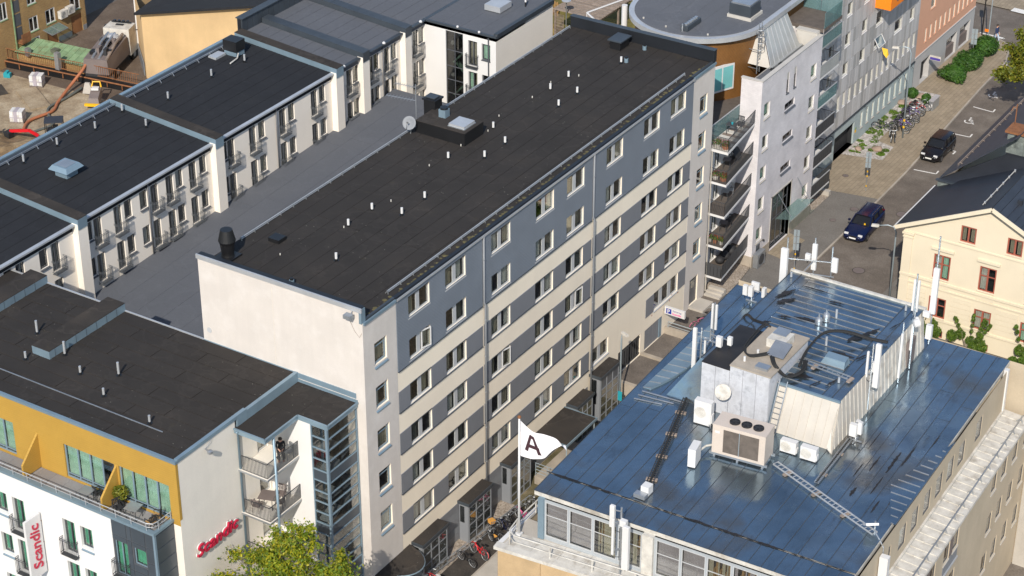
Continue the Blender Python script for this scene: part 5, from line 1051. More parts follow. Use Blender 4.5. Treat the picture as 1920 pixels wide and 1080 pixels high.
# ================================================================== WHITE BRICK APARTMENT HOUSE
WBX, Y0, Y1, ZWB = 1.0, 45.65, 55.45, 14.78
Wb = thing('white_brick_house', (0, 50, 0), 'white painted brick apartment house with small slot windows and side balconies', 'building')
MWb = T(WBX, 0, 0, MX)
win = []
for z in (11.66, 9.13, 6.66, 4.17, 1.71): win.append((46.18, 47.1, z+.1, z+1.2))
for z in (11.72, 9.2, 6.76, 4.3, 1.9): win.append((53.75, 54.68, z+.1, z+1.2))
slots = [(49.6, 51.22, z, z+.55) for z in (10.97, 8.45, 5.95)]; tall = [(49.66, 50.04, 12.31, 13.95), (50.84, 51.22, 12.31, 13.95)]
ent = (48.5, 51.75, 0, 4.5)
facade(Wb, MWb, Y0, Y1, 0, ZWB, win+slots+tall+[ent], 'painted_brick', depth=.14, room=1.4)
for o in win: window(Wb, MWb, *o, sash=1, fwid=.10, fm='window_cream', depth=.12, curtain=['curtain_white', 'curtain_pale'], cprob=.9, sill='concrete_pale', sill_out=.07, slope=.10)
for o in slots: window(Wb, MWb, *o, sash=2, fwid=.05, fm='window_dark', depth=.12, glass='glass_dark', sill='window_dark', sill_out=.10, slope=.10, name='slot_window')
for o in tall: window(Wb, MWb, *o, sash=1, fwid=.03, fm='window_dark', depth=.08, glass='glass_dark', sill='window_dark', sill_out=.06, name='slot_window')
facade(Wb, T(-.62, Y0, 0, 0), 0, WBX+.62, 0, ZWB, [], 'painted_brick', name='side_wall')
bx('plinth', 'concrete', Wb, Y0, 48.5, -.04, 0, 0, .9, MWb); bx('plinth', 'concrete', Wb, 51.8, Y1, -.04, 0, 0, .9, MWb); bx('plinth', 'concrete', Wb, -.5, WBX+.04, Y0-.04, Y0, 0, .9)
# recessed balcony bay between this house and the long block
MRb = T(-.62, 40.25, 0, MX)
bd_ = [(2.0, 2.9, z+.02, z+2.05) for z in (11.55, 9.1, 6.63, 4.14, 1.68)][1:]+[(2.0, 2.9, 1.70, 3.7)]
bd_ = [(1.9, 2.8, z, z+2.0) for z in (9.02, 6.55, 4.06, 1.62)]+[(4.4, 5.1, 10.4, 10.9)]
facade(Wb, MRb, 0, Y0-40.25, 0, 11.45, bd_, 'plaster_hotel', name='balcony_wall', depth=.1)
for o in bd_[:4]: window(Wb, MRb, *o, sash=2, fwid=.09, fm='white_paint', depth=.1, curtain='curtain_white', cprob=.7, name='balcony_door')
window(Wb, MRb, *bd_[4], sash=1, fwid=.07, fm='window_cream', depth=.06)
bz = [8.92, 6.43, 3.94, 1.48]
G().bar((.0, 40.45, .3), (.0, 40.45, 11.4), .08).build('rain_pipe', 'concrete_pale', Wb)
FRONT = [(1.2, 40.45), (.62, Y0-.02)]
bals = [11.38]+bz
for k, z in enumerate(bals):
    pl_ = [(-.6, 40.42), (1.2, 40.42), (.62, Y0-.02), (-.6, Y0-.02)]
    s_ = G().prism(pl_, z, z+.16).build('balcony_slab', 'white_paint', Wb)
    if k == 0:
        for i in range(11): y = 40.5+i*.46; bx('deck_board', 'wood_grey' if i % 2 else 'white_dirty', s_, -.55, 1.12-(y-40.42)*.11, y, y+.36, z+.165, z+.19)
    else: G().prism([(-.58, 40.46), (1.14, 40.46), (.56, Y0-.05), (-.58, Y0-.05)], z+.163, z+.175).build('deck', 'wood_deck', s_)
    if k == 4:
        n = 14
        for i in range(n): a = Vector((1.2, 40.42, 0)).lerp(Vector((.62, Y0-.02, 0)), (i+.06)/n); b = Vector((1.2, 40.42, 0)).lerp(Vector((.62, Y0-.02, 0)), (i+.94)/n); G().bar((a.x, a.y, z+.72), (b.x, b.y, z+.72), .03, 1.0).build('screen_panel', 'dark_rail', s_)
        for i in range(6): bx('screen_panel', 'dark_rail', s_, -.5+i*.28, -.5+i*.28+.25, 40.40, 40.43, z+.2, z+1.2)
    else:
        railing(s_, 'railing', [(-.5, 40.46, 0), (1.16, 40.46, 0), (.60, Y0-.04, 0)], z+.18, z+1.2, 'dark_rail', .12, .010, .02)
        if k in (9,):
            for i in range(4): a = Vector((1.18, 40.46, 0)).lerp(Vector((.62, Y0-.04, 0)), (i+.03)/4); b = Vector((1.18, 40.46, 0)).lerp(Vector((.62, Y0-.04, 0)), (i+.97)/4); G().bar((a.x, a.y, z+.68), (b.x, b.y, z+.68), .012, .9).build('glass_panel', 'glass_frost' if k > 3 else 'glass_canopy', s_)
# roof terrace behind glass, brown curved penthouse
bx('terrace_deck', 'wood_deck', Wb, -4.2, -.63, 40.3, 50.0, 11.2, 11.46); bx('terrace_side', 'zinc_warm', Wb, -.64, -.6, Y0+.2, 50.0, 11.4, 13.9)
for i in range(3): y = 40.35+i*1.77; bx('glass_balustrade', 'glass_frost', Wb, -.66, -.63, y, y+1.74, 11.46, 12.68)
bx('balustrade_rail', 'metal_pale', Wb, -.68, -.61, 40.3, Y0, 12.68, 12.72)
bx('roof_deck', 'felt_round', Wb, -.6, .75, Y0+.03, Y1, 13.4, 13.85); 
for i in range(6): bx('parapet_cap', 'zinc_warm', Wb, .70, WBX+.05, Y0-.02+i*1.63, Y0-.02+(i+1)*1.63-.006, 14.78, 14.83)
bx('parapet', 'zinc_warm', Wb, .74, .98, Y0+.03, Y1, 13.4, 14.77); bx('parapet_cap', 'zinc_warm', Wb, -.66, .70, Y0-.05, Y0+.25, 14.78, 14.83); bx('parapet', 'zinc_warm', Wb, -.6, .74, Y0+.03, Y0+.22, 13.4, 14.77); bx('parapet', 'zinc_warm', Wb, -.9, .74, Y1-.5, Y1, 13.4, 15.0); bx('parapet_cap', 'zinc_warm', Wb, -.95, .70, Y1-.55, Y1+.04, 15.0, 15.05)
# zinc mansard
for i in range(7):
    a, b = i/7, (i+1)/7-.004
    G().quad((-.45, 49.95+4.8*a, 13.88), (-.45, 49.95+4.8*b, 13.88), (-1.8, 51.15+3.85*b, 16.1), (-1.8, 51.15+3.85*a, 16.1)).build('zinc_sheet', 'zinc', Wb)
    G().bar((-.44, 49.95+4.8*a, 13.9), (-1.79, 51.15+3.85*a, 16.12), .03, .05).build('standing_seam', 'metal_pale', Wb)
G().add([(-.47, 49.9, 13.85), (-1.82, 51.1, 16.15), (-3.2, 51.1, 16.15), (-3.2, 49.9, 13.85)], [(0, 1, 2, 3)]).build('mansard_cheek', 'zinc_warm', Wb); G().add([(-.47, 54.8, 13.85), (-1.82, 55.0, 16.15), (-3.2, 55.0, 16.15), (-3.2, 54.8, 13.85)], [(0, 1, 2, 3)]).build('mansard_cheek', 'zinc_warm', Wb)
bx('mansard_curb', 'zinc', Wb, -.6, -.3, 49.9, 54.9, 13.86, 13.96)
facade(Wb, T(WBX, Y1, 0, PI), 0, 3.4, 0, ZWB, [], 'painted_brick', name='far_wall')
# round penthouse
Rp = thing('round_penthouse', (-6.8, 52, 11), 'round brown-boarded penthouse with flat grey roof behind the white brick house', 'building')
C0 = (-6.8, 50.9); RR = 5.0
def arcp(r, y1, n=40): return [(C0[0]+r*math.cos(t), C0[1]+r*math.sin(t)) for t in [PI+PI*i/n for i in range(n+1)]]+[(C0[0]+r, y1), (C0[0]-r, y1)]
wl_ = arcp(RR-.35, 66); g = G()
for (p, q) in zip(wl_, wl_[1:]): g.quad((*p, 0), (*q, 0), (*q, 16.2), (*p, 16.2))
g.build('wall', 'boards_brown', Rp)
G().prism(arcp(RR+.12, 66), 16.15, 16.52).build('roof_edge', 'metal_pale', Rp); G().prism(arcp(RR-.28, 66), 16.4, 16.56).build('roof_deck', 'felt_round', Rp)
sheets(Rp, (C0[0]-3.4, 47.6, 16.565), (C0[0]+3.4, 47.6, 16.565), (C0[0]+3.4, 66, 16.565), (C0[0]-3.4, 66, 16.565), 6, 3, 'felt_round', name='roofing_sheet', th=.004, lap=.003)
G().box(-6.2, -5.65, 46.9, 48.9, 16.55, 16.95).build('vent_row_base', 'flash_dark', Rp)
for i in range(6): G().cyl((-5.92, 47.15+i*.3, 16.95), .13, .12, 10).build('vent_cap', 'galv', Rp)
G().cyl((-6.0, 46.75, 16.55), .06, .6, 8).build('vent_pipe', 'galv', Rp)
G().box(-4.6, -2.7, 50.9, 52.8, 16.55, 16.8, 1).box(-4.5, -2.8, 51.0, 52.6, 16.8, 17.6).build('vent_housing', ['flash_dark', 'zinc_warm'], Rp); bx('vent_lid', 'galv', Rp, -4.4, -2.9, 51.1, 52.5, 17.6, 17.72)
for x, y in ((-9.5, 47.4), (-4.2, 47.2), (-7.4, 46.9)): G().cyl((x, y, 16.56), .07, .1, 8).build('spigot', 'zinc_warm', Rp)
Mwn = T(-3.42, 46.85, 0, R(57)); 
wv = bx('window', 'white_paint', Rp, 0, 2.15, -.05, .1, 12.25, 14.25, T(-3.62, 46.75, 0, R(66))); 
for a, b in ((.12, 1.02), (1.13, 2.03)): bx('pane', 'blind_cyan', wv, a, b, -.06, -.052, 12.4, 14.1, T(-3.62, 46.75, 0, R(66)))
ld = G(); lx, ly = -1.72, 49.9
for s in (-.22, .22): ld.bar((lx+.3, ly+s, 13.3), (lx+.3, ly+s, 17.2), .05)
for i in range(12): ld.bar((lx+.3, ly-.22, 13.5+i*.3), (lx+.3, ly+.22, 13.5+i*.3), .03)
for z in (15.2, 15.7, 16.2, 16.7): ld.tube([(lx+.3+.38*math.sin(t*PI/8), ly-.35*math.cos(t*PI/8), z) for t in range(9)], .018, 5)
for t in (2, 4, 6): x = lx+.3+.38*math.sin(t*PI/8); y = ly-.35*math.cos(t*PI/8); ld.bar((x, y, 15.2), (x, y, 16.8), .02)
for z in (13.6, 15.0, 16.3): ld.bar((lx+.3, ly, z), (lx-.5, ly, z), .04)
ld.build('cage_ladder', 'galv', Rp)
# white tube frame with balustrade left of the round roof
wf = thing('white_stair_frame', (-13, 50, 8), 'white tubular balustrade and post left of the round roof', 'railing')
g = G().cyl((-12.3, 49.6, 4), .22, 12.2, 12)
for z in (14.2,): g.tube([(-16.3, 51.0, z), (-13.0, 48.6, z), (-12.2, 48.8, z)], .07, 6).tube([(-16.3, 51.0, z), (-15.2, 55, z), (-13.2, 55.5, z)], .07, 6)
for i in range(5): x = -16.3+i*.7; y = 51-i*.5; g.bar((x, y, 12.8), (x, y, 14.2), .05)
g.build('frame', 'white_paint', wf)
# glazed entrance
en = G()
for y in (48.5, 49.25, 50.0, 50.9, 51.7): en.box(y, y+.07, .25, .33, 0, 4.45)
for z in (0, 2.2, 3.3, 4.42): en.box(48.5, 51.75, .255, .325, z, z+.06)
eo = en.build('entrance_frame', 'window_dark', Wb, MWb)
for a, b in ((48.57, 49.25), (49.32, 50.0), (50.07, 50.9), (50.97, 51.7)):
    for c, d in ((.06, 2.2), (2.26, 3.3), (3.36, 4.42)):
        bx('wooden_door' if (a < 49 and c < 1) else 'pane', 'wood_door' if (a < 49 and c < 1) else 'glass_green', eo, a, b, .28, .292, c, d, MWb)
G().box(48.42, 48.5, -.03, .3, 0, 4.6).box(51.75, 51.83, -.03, .3, 0, 4.6).box(48.42, 51.83, -.03, .3, 4.5, 4.6).build('entrance_surround', 'zinc_warm', Wb, MWb)
cg = G().hexa([(1.05, 49.2, 2.45), (2.35, 49.2, 2.75), (2.35, 53.0, 2.75), (1.05, 53.0, 2.45), (1.05, 49.2, 2.47), (2.35, 49.2, 2.77), (2.35, 53.0, 2.77), (1.05, 53.0, 2.47)]).build('glass_canopy', 'glass_canopy', Wb)
for y in (49.5, 52.7): G().bar((1.02, y, 4.4), (2.2, y, 2.8), .03).build('tie_rod', 'galv', cg)
G().box(46.3, 46.9, -.02, 0, 1.0, 1.5).build('mail_slot', 'window_dark', Wb, MWb); G().ball((WBX+.08, 47.35, 1.55), .09, 6).build('door_lamp', 'black', Wb)
hb = thing('heat_pump', (1.3, 45.9, 0), 'galvanised heat pump with round fan at the corner of the white brick house', 'heat pump'); bx('casing', 'galv', hb, 1.1, 1.5, 45.7, 46.9, .05, 1.15); G().cyl((0, 0, 0), .42, .02, 20).build('fan', 'dark_rail', hb, Matrix.Translation((1.502, 46.3, .6)) @ Matrix.Rotation(R(90), 4, 'Y'))
# dark balconies beyond
for k, z in enumerate((13.7, 11.25, 8.8, 6.35, 3.88, 1.42)):
    s_ = bx('balcony_slab', 'white_paint' if k else 'zinc', Wb, -1.3, 1.0, Y1+.03, 58.75, z-.12, z)
    n = 9
    for i in range(n): y = Y1+.05+i*(3.28/n); bx('balcony_panel', 'dark_rail' if k in (3, 4, 5) else ('zinc' if k in (1,) else 'glass_frost'), s_, .96, .99, y+.012, y+3.28/n-.012, z+.02, z+.95)
    bx('rail', 'metal_pale', s_, .94, 1.01, Y1+.03, 58.75, z+.96, z+1.0); railing(s_, 'railing', [(-1.2, 58.72, 0), (.97, 58.72, 0)], z, z+.95)
for i in range(2): bx('glass_balustrade', 'glass_frost', Wb, .96, .99, 55.6+i*1.5, 57.05+i*1.5, 15.2, 16.4)
for i in range(3): bx('glass_balustrade', 'glass_frost', Wb, -4.0+i*1.65, -4.0+i*1.65+1.6, 58.6, 58.63, 15.2, 16.4)
bx('terrace_deck', 'wood_deck', Wb, -4.2, .98, Y1+.06, 58.7, 14.9, 15.18); bx('wall', 'plaster_hotel', Wb, -2.4, -1.3, Y1+.06, 59.0, 0, 14.9); facade(Wb, T(.98, 55.5, 0, 0), 0, .02, 14.8, 15.2, [], 'painted_brick')
# ================================================================== GREY PANEL BUILDING
Gb = thing('grey_panel_building', (-3, 70, 0), 'office block clad in vertical grey-toned panels over a pale blue base', 'building')
GX = -1.3; Mg = T(GX, 0, 0, MX); GY0, GY1, GZ = 59.0, 80.35, 17.5
up = []
for z in (7.18, 9.7, 12.25, 14.8):
    for c, w in ((65.0, .95), (68.2, .95), (78.22, .9), (62.0, .9)): up.append((c, c+w, z, z+1.05))
    up.append((75.05, 76.55, z, z+1.05)) if z < 9 else up.append((75.05, 76.0, z, z+1.05))
    if z != 9.7 and z < 11: up.append((71.0, 72.5, z+.15, z+1.1))
    else: up.append((71.0, 72.3, z-.4, z+.75)) if z < 11 else None
small = [(64.4+i*1.07, 64.4+i*1.07+.45, 4.45, 5.65) for i in range(15)]
base = [(69.6+i*1.12, 69.6+i*1.12+.42, .98, 2.35) for i in range(9)]
gar = (64.6, 68.4, 0, 2.0)
facade(Gb, Mg, GY0, GY1, 0, 2.75, base+[gar], 'plaster_bluegrey', depth=.15, name='base_wall'); facade(Gb, Mg, GY0, GY1, 2.75, GZ, up+small, 'clad_2', depth=.15)
rdp = random.Random(4); zr = [2.86, 4.38, 5.72, 7.12, 8.3, 9.62, 10.82, 12.2, 13.36, 14.75, 17.4]
cuts = sorted({GY0, GY1, *[round(o[k], 2) for o in up+small for k in (0, 1)]})
fine = [cuts[0]]
for c in cuts[1:]:
    while c-fine[-1] > .62: fine.append(round(fine[-1]+.55, 2))
    if c-fine[-1] > .05: fine.append(c)
tone = {}
for j in range(len(zr)-1):
    i = 0
    while i < len(fine)-1:
        a, b = fine[i], fine[i+1]; i += 1
        z0, z1 = zr[j]+.012, zr[j+1]-.012
        bad = [o for o in up+small if o[0]-.01 < (a+b)/2 < o[1]+.01 and o[3] > z0 and o[2] < z1]
        segs = [(z0, z1)]
        for o in bad:
            ns = []
            for s0, s1 in segs:
                if o[2]-.03 > s0: ns.append((s0, min(s1, o[2]-.03)))
                if o[3]+.03 < s1: ns.append((max(s0, o[3]+.03), s1))
            segs = [q for q in ns if q[1]-q[0] > .12]
        for s0, s1 in segs: bx('cladding_panel', 'clad_%d' % rdp.choice((0, 0, 1, 1, 2, 3)), Gb, a+.008, b-.008, -.03, -.004, s0, s1, Mg)
for o in up: window(Gb, Mg, *o, sash=1, fwid=.07, fm='window_cream', depth=.12, curtain=['curtain_dark', 'curtain_white'], cprob=.4, sill='white_paint', sill_out=.06, slope=.05)
for o in small: window(Gb, Mg, *o, sash=1, fwid=.05, fm='window_cream', depth=.10, curtain='curtain_white', cprob=1., sill='white_paint', sill_out=.05, slope=.05)
for o in base: window(Gb, Mg, *o, sash=1, fwid=.05, fm='window_cream', depth=.12, curtain='curtain_white', cprob=1., sill='concrete_pale', sill_out=.07, slope=.06)
bx('band_flashing', 'flash_dark', Gb, GY0, GY1, -.10, 0, 2.74, 2.82, Mg)
for y in (63.5, 70.0, 73.3, 76.5, 79.3): G().tube([(y, 0, 2.7), (y, -.25, 2.75), (y, -.35, 2.6)], .03, 5).build('wall_lamp', 'dark_rail', Gb, Mg)
for k in range(4): bx('garage_panel', 'furniture_dark', Gb, 64.65+k*.93, 64.65+k*.93+.9, .5, .55, 0, 1.95, Mg)
bx('sign_green', 'copper_green', Gb, 68.6, 68.85, -.02, 0, 1.15, 1.35, Mg); bx('sign_yellow', 'yellow_paint', Gb, 68.6, 68.85, -.02, 0, .9, 1.12, Mg)
facade(Gb, T(-14, GY0, 0, 0), 0, 12.7, 0, GZ, [], 'zinc', name='side_wall'); bx('roof', 'felt_grey', Gb, -14, GX, GY0, GY1, GZ, GZ+.3); G().cyl((GX+.1, 59.4, 0), .06, GZ, 8).build('downpipe', 'window_dark', Gb)
# orange bay
ob = bx('orange_bay', 'orange_paint', Gb, -1.35, .05, 70.45, 76.6, 11.15, 14.8); bx('bay_window', 'window_dark', ob, .05, .09, 71.6, 75.8, 11.6, 13.4); bx('pane', 'glass', ob, .09, .1, 71.7, 75.7, 11.7, 13.3)
bx('bay_window', 'wood_deck', ob, .05, .08, 70.5, 76.55, 13.5, 14.7)
ow = G().bar((71.0, -.02, 8.25), (71.0, -.45, 7.55), .05).bar((72.3, -.02, 8.25), (72.3, -.45, 7.55), .05).bar((71.0, -.45, 7.55), (72.3, -.45, 7.55), .05).bar((71.0, -.02, 8.25), (72.3, -.02, 8.25), .05).build('open_window', 'white_paint', Gb, Mg); G().quad((71.02, -.03, 8.23), (72.28, -.03, 8.23), (72.28, -.44, 7.57), (71.02, -.44, 7.57)).build('pane', 'glass', ow, Mg)
ft = G().add([(0, 0, 0), (.35, -.3, -.1), (.4, -.4, -.55), (.2, -.45, -.8), (.05, -.2, -.5)], [(0, 1, 2, 3, 4)]).add([(0, .02, 0), (.35, -.28, -.1), (.4, -.38, -.55), (.2, -.43, -.8), (.05, -.18, -.5)], [(0, 1, 2, 3, 4)]).build('draped_cloth', 'yellow_paint', None, T(GX+.35, 71.9, 7.25, R(60))); tag(ft, 'black and yellow cloth hanging from the open window of the grey building', 'cloth')
# ================================================================== SALMON BUILDING
Sb = thing('salmon_building', (-3, 87, 0), 'salmon rendered corner building with grey ground floor at top right', 'building')
Mz_ = T(-1.3, 0, 0, MX); SY0, SY1 = 80.4, 94.0
sw_ = [(82.15+i*1.05, 82.15+i*1.05+.42, 3.86, 5.15) for i in range(11)]; sw_ += [(82.9+i*3.6, 83.9+i*3.6, 6.6, 7.9) for i in range(3)]
shop = [(82.0, 83.9, .05, 2.1), (87.6, 90.0, .05, 2.1), (90.7, 93.1, .05, 2.1)]
facade(Sb, Mz_, SY0, SY1, 0, 3.0, shop, 'panel_grey' if False else 'clad_1', depth=.5, name='ground_floor_wall'); facade(Sb, Mz_, SY0, SY1, 3.0, 13, sw_, 'plaster_salmon', depth=.12)
for o in sw_: window(Sb, Mz_, *o, sash=1, fwid=.05, fm='window_cream', depth=.1, curtain='curtain_white', cprob=.9, sill='plaster_salmon', sill_out=.05)
for k, o in enumerate(shop):
    if k == 0: bx('door', 'furniture_dark', Sb, o[0]+.05, o[1]-.5, .35, .4, .05, 2.0, Mz_)
    else: window(Sb, Mz_, o[0], o[1], 1.0, 2.1, sash=2, fwid=.07, fm='window_dark', depth=.45); bx('shop_riser', 'furniture', Sb, o[0], o[1], .2, .5, .05, 1.0, Mz_)
bx('band', 'clad_0', Sb, SY0, SY1, -.06, 0, 2.96, 3.06, Mz_); bx('roof', 'felt_dark', Sb, -15, -1.2, SY0, SY1, 13, 13.3); facade(Sb, T(-1.3, SY1, 0, PI), 0, 13, 0, 13, [], 'plaster_salmon', name='side_wall')
st = thing('shop_sign', (-1.2, 82.6, 2.2), 'small blue and white sign box projecting beside the arched dark door', 'sign'); bx('sign_box', 'white_dirty', st, -.95, .05, 82.9, 83.02, 2.1, 2.5); bx('sign_face', 'sign_violet', st, -.9, .02, 82.89, 82.899, 2.14, 2.36)
# ================================================================== CREAM HOUSE
Cr = thing('cream_house', (17, 48, 0), 'cream rendered house with red-framed windows and dark slate gable roof', 'house')
CX, CY = 13.05, 44.0; Mc = T(0, CY, 0, 0); CX1 = 25.1
cw_ = [(16.96, 18.04, 7.7, 8.93), (20.2, 21.28, 7.7, 8.93)]; cw2 = [(15.3, 16.5, 4.42, 6.28), (18.57, 19.75, 4.44, 6.3), (21.85, 23.05, 4.44, 6.3)]; cw3 = [(15.26, 16.5, 1.42, 2.97), (18.52, 19.74, 1.44, 2.96), (21.8, 23.0, 1.44, 2.96)]; cw4 = [(15.7, 16.5, -.1, .45), (19.0, 19.8, -.1, .45)]
facade(Cr, Mc, CX, CX1, -.3, 7.6, [o for o in cw2+cw3+cw4], 'plaster_cream', depth=.12)
AX, AZ = 19.05, 10.75
gg = G(); EV = 8.05
def gz(x): return EV+(AZ-EV)*(1-abs(x-AX)/(AX-CX-.0))
xs = sorted({CX, AX, CX1, *[c for o in cw_ for c in o[:2]]})
for a, b in zip(xs, xs[1:]):
    o = [q for q in cw_ if q[0]-.01 < (a+b)/2 < q[1]+.01]
    if o: gg.quad((a, CY, 7.6), (b, CY, 7.6), (b, CY, o[0][2]), (a, CY, o[0][2])); gg.quad((a, CY, o[0][3]), (b, CY, o[0][3]), (b, CY, gz(b)), (a, CY, gz(a)))
    else: gg.quad((a, CY, 7.6), (b, CY, 7.6), (b, CY, gz(b)), (a, CY, gz(a)))
for o in cw_:
    a, b, c, d = o
    for m_, y0, y1 in ((0, CY, CY+.12), (1, CY+.12, CY+.9)):
        gg.quad((a, y0, c), (a, y1, c), (a, y1, d), (a, y0, d), m_); gg.quad((b, y0, c), (b, y1, c), (b, y1, d), (b, y0, d), m_); gg.quad((a, y0, c), (b, y0, c), (b, y1, c), (a, y1, c), m_); gg.quad((a, y0, d), (b, y0, d), (b, y1, d), (a, y1, d), m_)
    gg.quad((a, CY+.9, c), (b, CY+.9, c), (b, CY+.9, d), (a, CY+.9, d), 1)
gg.build('gable', ['plaster_cream', 'room'], Cr)
for k, o in enumerate(cw_+cw2+cw3): window(Cr, Mc, *o, sash=2, fwid=.10, mull=.12, fm='window_red', depth=.07, curtain=['curtain_white', 'curtain_white', 'curtain_pale'] if k > 1 else ['curtain_beige'], cprob=.85, full=(k > 4), bars=(.62,) if k > 1 else (), sill='plaster_cream', sill_out=.08)
for o in cw4: window(Cr, Mc, *o, sash=2, fwid=.07, fm='window_red', depth=.1)
for z, h, d in ((4.05, .16, .10), (3.6, .10, .07), (1.2, .14, .09), (7.35, .10, .06)): bx('string_course', 'plaster_cream', Cr, CX-.06, CX1, -d, 0, z, z+h, Mc)
for o in cw2: bx('window_hood', 'plaster_cream', Cr, o[0]-.2, o[1]+.2, -.16, 0, o[3]+.35, o[3]+.5, Mc); bx('ornament', 'plaster_cream', Cr, o[0]-.05, o[1]+.05, -.03, 0, 3.75, 4.02, Mc)
for k in range(5): 
    for (a, b) in ((CX+.6, 15.0), (16.8, 18.3), (20.0, 21.6)): bx('rusticated_block', 'plaster_cream', Cr, a, b, -.025, 0, 1.5+k*.38, 1.5+k*.38+.36, Mc)
bx('corner_pilaster', 'plaster_cream', Cr, CX-.03, CX+.62, -.06, 0, 1.4, 7.2, Mc); bx('pilaster_capital', 'plaster_cream', Cr, CX-.12, CX+.72, -.16, 0, 7.2, 7.35, Mc); bx('pilaster_capital', 'plaster_cream', Cr, CX-.08, CX+.68, -.11, 0, 6.95, 7.05, Mc)
facade(Cr, T(CX, CY, 0, MX), 0, 30, -.3, EV, [], 'plaster_cream', name='street_wall')
for s, xe in ((-1, CX-.55), (1, CX1+.5)):
    ze = EV-.30; n = 13
    for i in range(n):
        t0, t1 = i/n, (i+1)/n-.003; f = lambda t, y, dz=0: (xe+(AX-xe)*t, y, ze+(AZ+.22-ze)*t+dz)
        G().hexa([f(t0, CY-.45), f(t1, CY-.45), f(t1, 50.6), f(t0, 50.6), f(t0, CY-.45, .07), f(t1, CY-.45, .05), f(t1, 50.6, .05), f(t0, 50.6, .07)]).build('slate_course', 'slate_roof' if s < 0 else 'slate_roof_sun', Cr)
    G().bar((xe, CY-.5, ze-.02), (AX, CY-.5, AZ+.12), .10, .26).build('bargeboard', 'plaster_cream', Cr)
G().tube([(CX-.62, CY-.5, EV-.32), (CX-.62, 50.6, EV-.32)], .07, 6).build('gutter', 'white_paint', Cr)
rr = G().bar((AX-.9, CY+.2, AZ-.05), (AX-.9, 50, AZ-.05), .05).build('roof_rail', 'white_dirty', Cr)
for i in range(6): G().bar((AX-.9, CY+.6+i*1.1, AZ-.3), (AX-.9, CY+.6+i*1.1, AZ+.02), .1).build('rail_bracket', 'metal_pale', rr)
G().box(AX+.9, AX+1.2, 45.8, 46.1, AZ-.5, AZ+.1).build('roof_vent', 'slate_roof', Cr)
lad = G()
for s in (0, .28): lad.bar((CX+.5+s, CY+.3, EV+.22+s*.4), (CX+.5+s, 49.5, EV+.22+s*.4), .04)
for i in range(22): lad.bar((CX+.5, CY+.4+i*.4, EV+.22), (CX+.78, CY+.4+i*.4, EV+.33), .03)
lad.build('roof_ladder', 'galv', Cr)
# taller slate roof behind
n = 16; E0, E1 = 12.72, 17.4
for i in range(n):
    t0, t1 = i/n, (i+1)/n-.003; f = lambda t, y, dz=0: (E0+(E1-E0)*t, y, 8.45+3.6*t+dz)
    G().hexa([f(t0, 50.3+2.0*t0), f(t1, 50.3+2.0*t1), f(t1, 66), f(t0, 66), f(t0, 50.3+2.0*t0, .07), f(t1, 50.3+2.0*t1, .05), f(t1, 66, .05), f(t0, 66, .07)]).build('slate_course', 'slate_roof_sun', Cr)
G().add([(12.72, 50.25, 8.45), (12.72, 50.25, 7.6), (15.5, 50.25, 7.6), (15.5, 50.25, 8.45)], [(0, 1, 2, 3)]).build('dormer_wall', 'lead_stone', Cr); bx('dormer_eave', 'flash_dark', Cr, 12.6, 15.6, 50.1, 50.35, 8.42, 8.52)
G().hexa([(12.72, 50.3, 8.4), (18.5, 50.3, 8.6), (18.5, 55, 11), (12.72, 50.5, 8.4), (12.72, 50.3, 8.46), (18.5, 50.3, 8.66), (18.5, 55, 11.06), (12.72, 50.5, 8.46)]).build('roof_hip', 'slate_roof', Cr)
sgd = G().bar((13.6, 51.5, 9.35), (13.6, 65, 9.35), .06).bar((13.6, 51.5, 9.2), (13.6, 65, 9.2), .04).build('snow_guard', 'wood_grey', Cr)
for i in range(13): G().bar((13.6, 51.8+i*1.05, 9.38), (13.95, 51.8+i*1.05, 9.3), .04, .04).build('bracket', 'wood_grey', sgd)
for i in range(5):
    for j in range(3): bx('chimney_stone', 'lead_stone', Cr, 16.3+i*.62+.01, 16.3+(i+1)*.62-.01, 53.2, 54.4, 10.3+j*.52, 10.3+(j+1)*.52-.015)
bx('chimney_core', 'slate_roof', Cr, 16.32, 19.4, 53.25, 54.35, 9.0, 11.85); bx('chimney_cap', 'rust', Cr, 16.15, 19.6, 53.0, 54.6, 11.87, 12.02); bx('cap_plate', 'metal_pale', Cr, 17.4, 18.6, 53.6, 54.5, 12.03, 12.2)
G().bar((16.4, 54.2, 12.0), (16.4, 54.2, 13.6), .06).tube([(16.4, 54.2, 13.3), (16.2, 54.1, 13.4), (16.1, 54.0, 13.1)], .03, 5).build('rusty_pole', 'rust', Cr)
bx('back_wall', 'plaster_cream', Cr, 13.4, 25, 50.6, 66, -.3, 8.3)
# low grey roof at the right edge
lg = thing('low_annex', (30, 36, 0), 'low flat grey roofed annex at the right edge below the cream house', 'building'); bx('wall', 'concrete_pale', lg, 29.2, 40, 24.5, 38, -1.6, 7.6); sheets(lg, (29.0, 24.3, 7.62), (40, 24.3, 7.62), (40, 38, 7.62), (29.0, 38, 7.62), 8, 2, 'felt_grey', name='roofing_sheet'); G().box(29.0, 29.15, 24.3, 38, 7.6, 7.85).build('roof_edge', 'metal_pale', lg)
# ================================================================== OFFICE WITH BLUE METAL ROOF
Of = thing('metal_roofed_office', (19, 10, -1.6), 'office block with glossy blue metal roof covered in aerials at lower right', 'building')
F0 = T(11.17, -.62, 0, R(2.0)); ZO = 12.0; OW, OD = 17.1, 24.6
def FW(x, y, z): return F0 @ Vector((x, y, z))
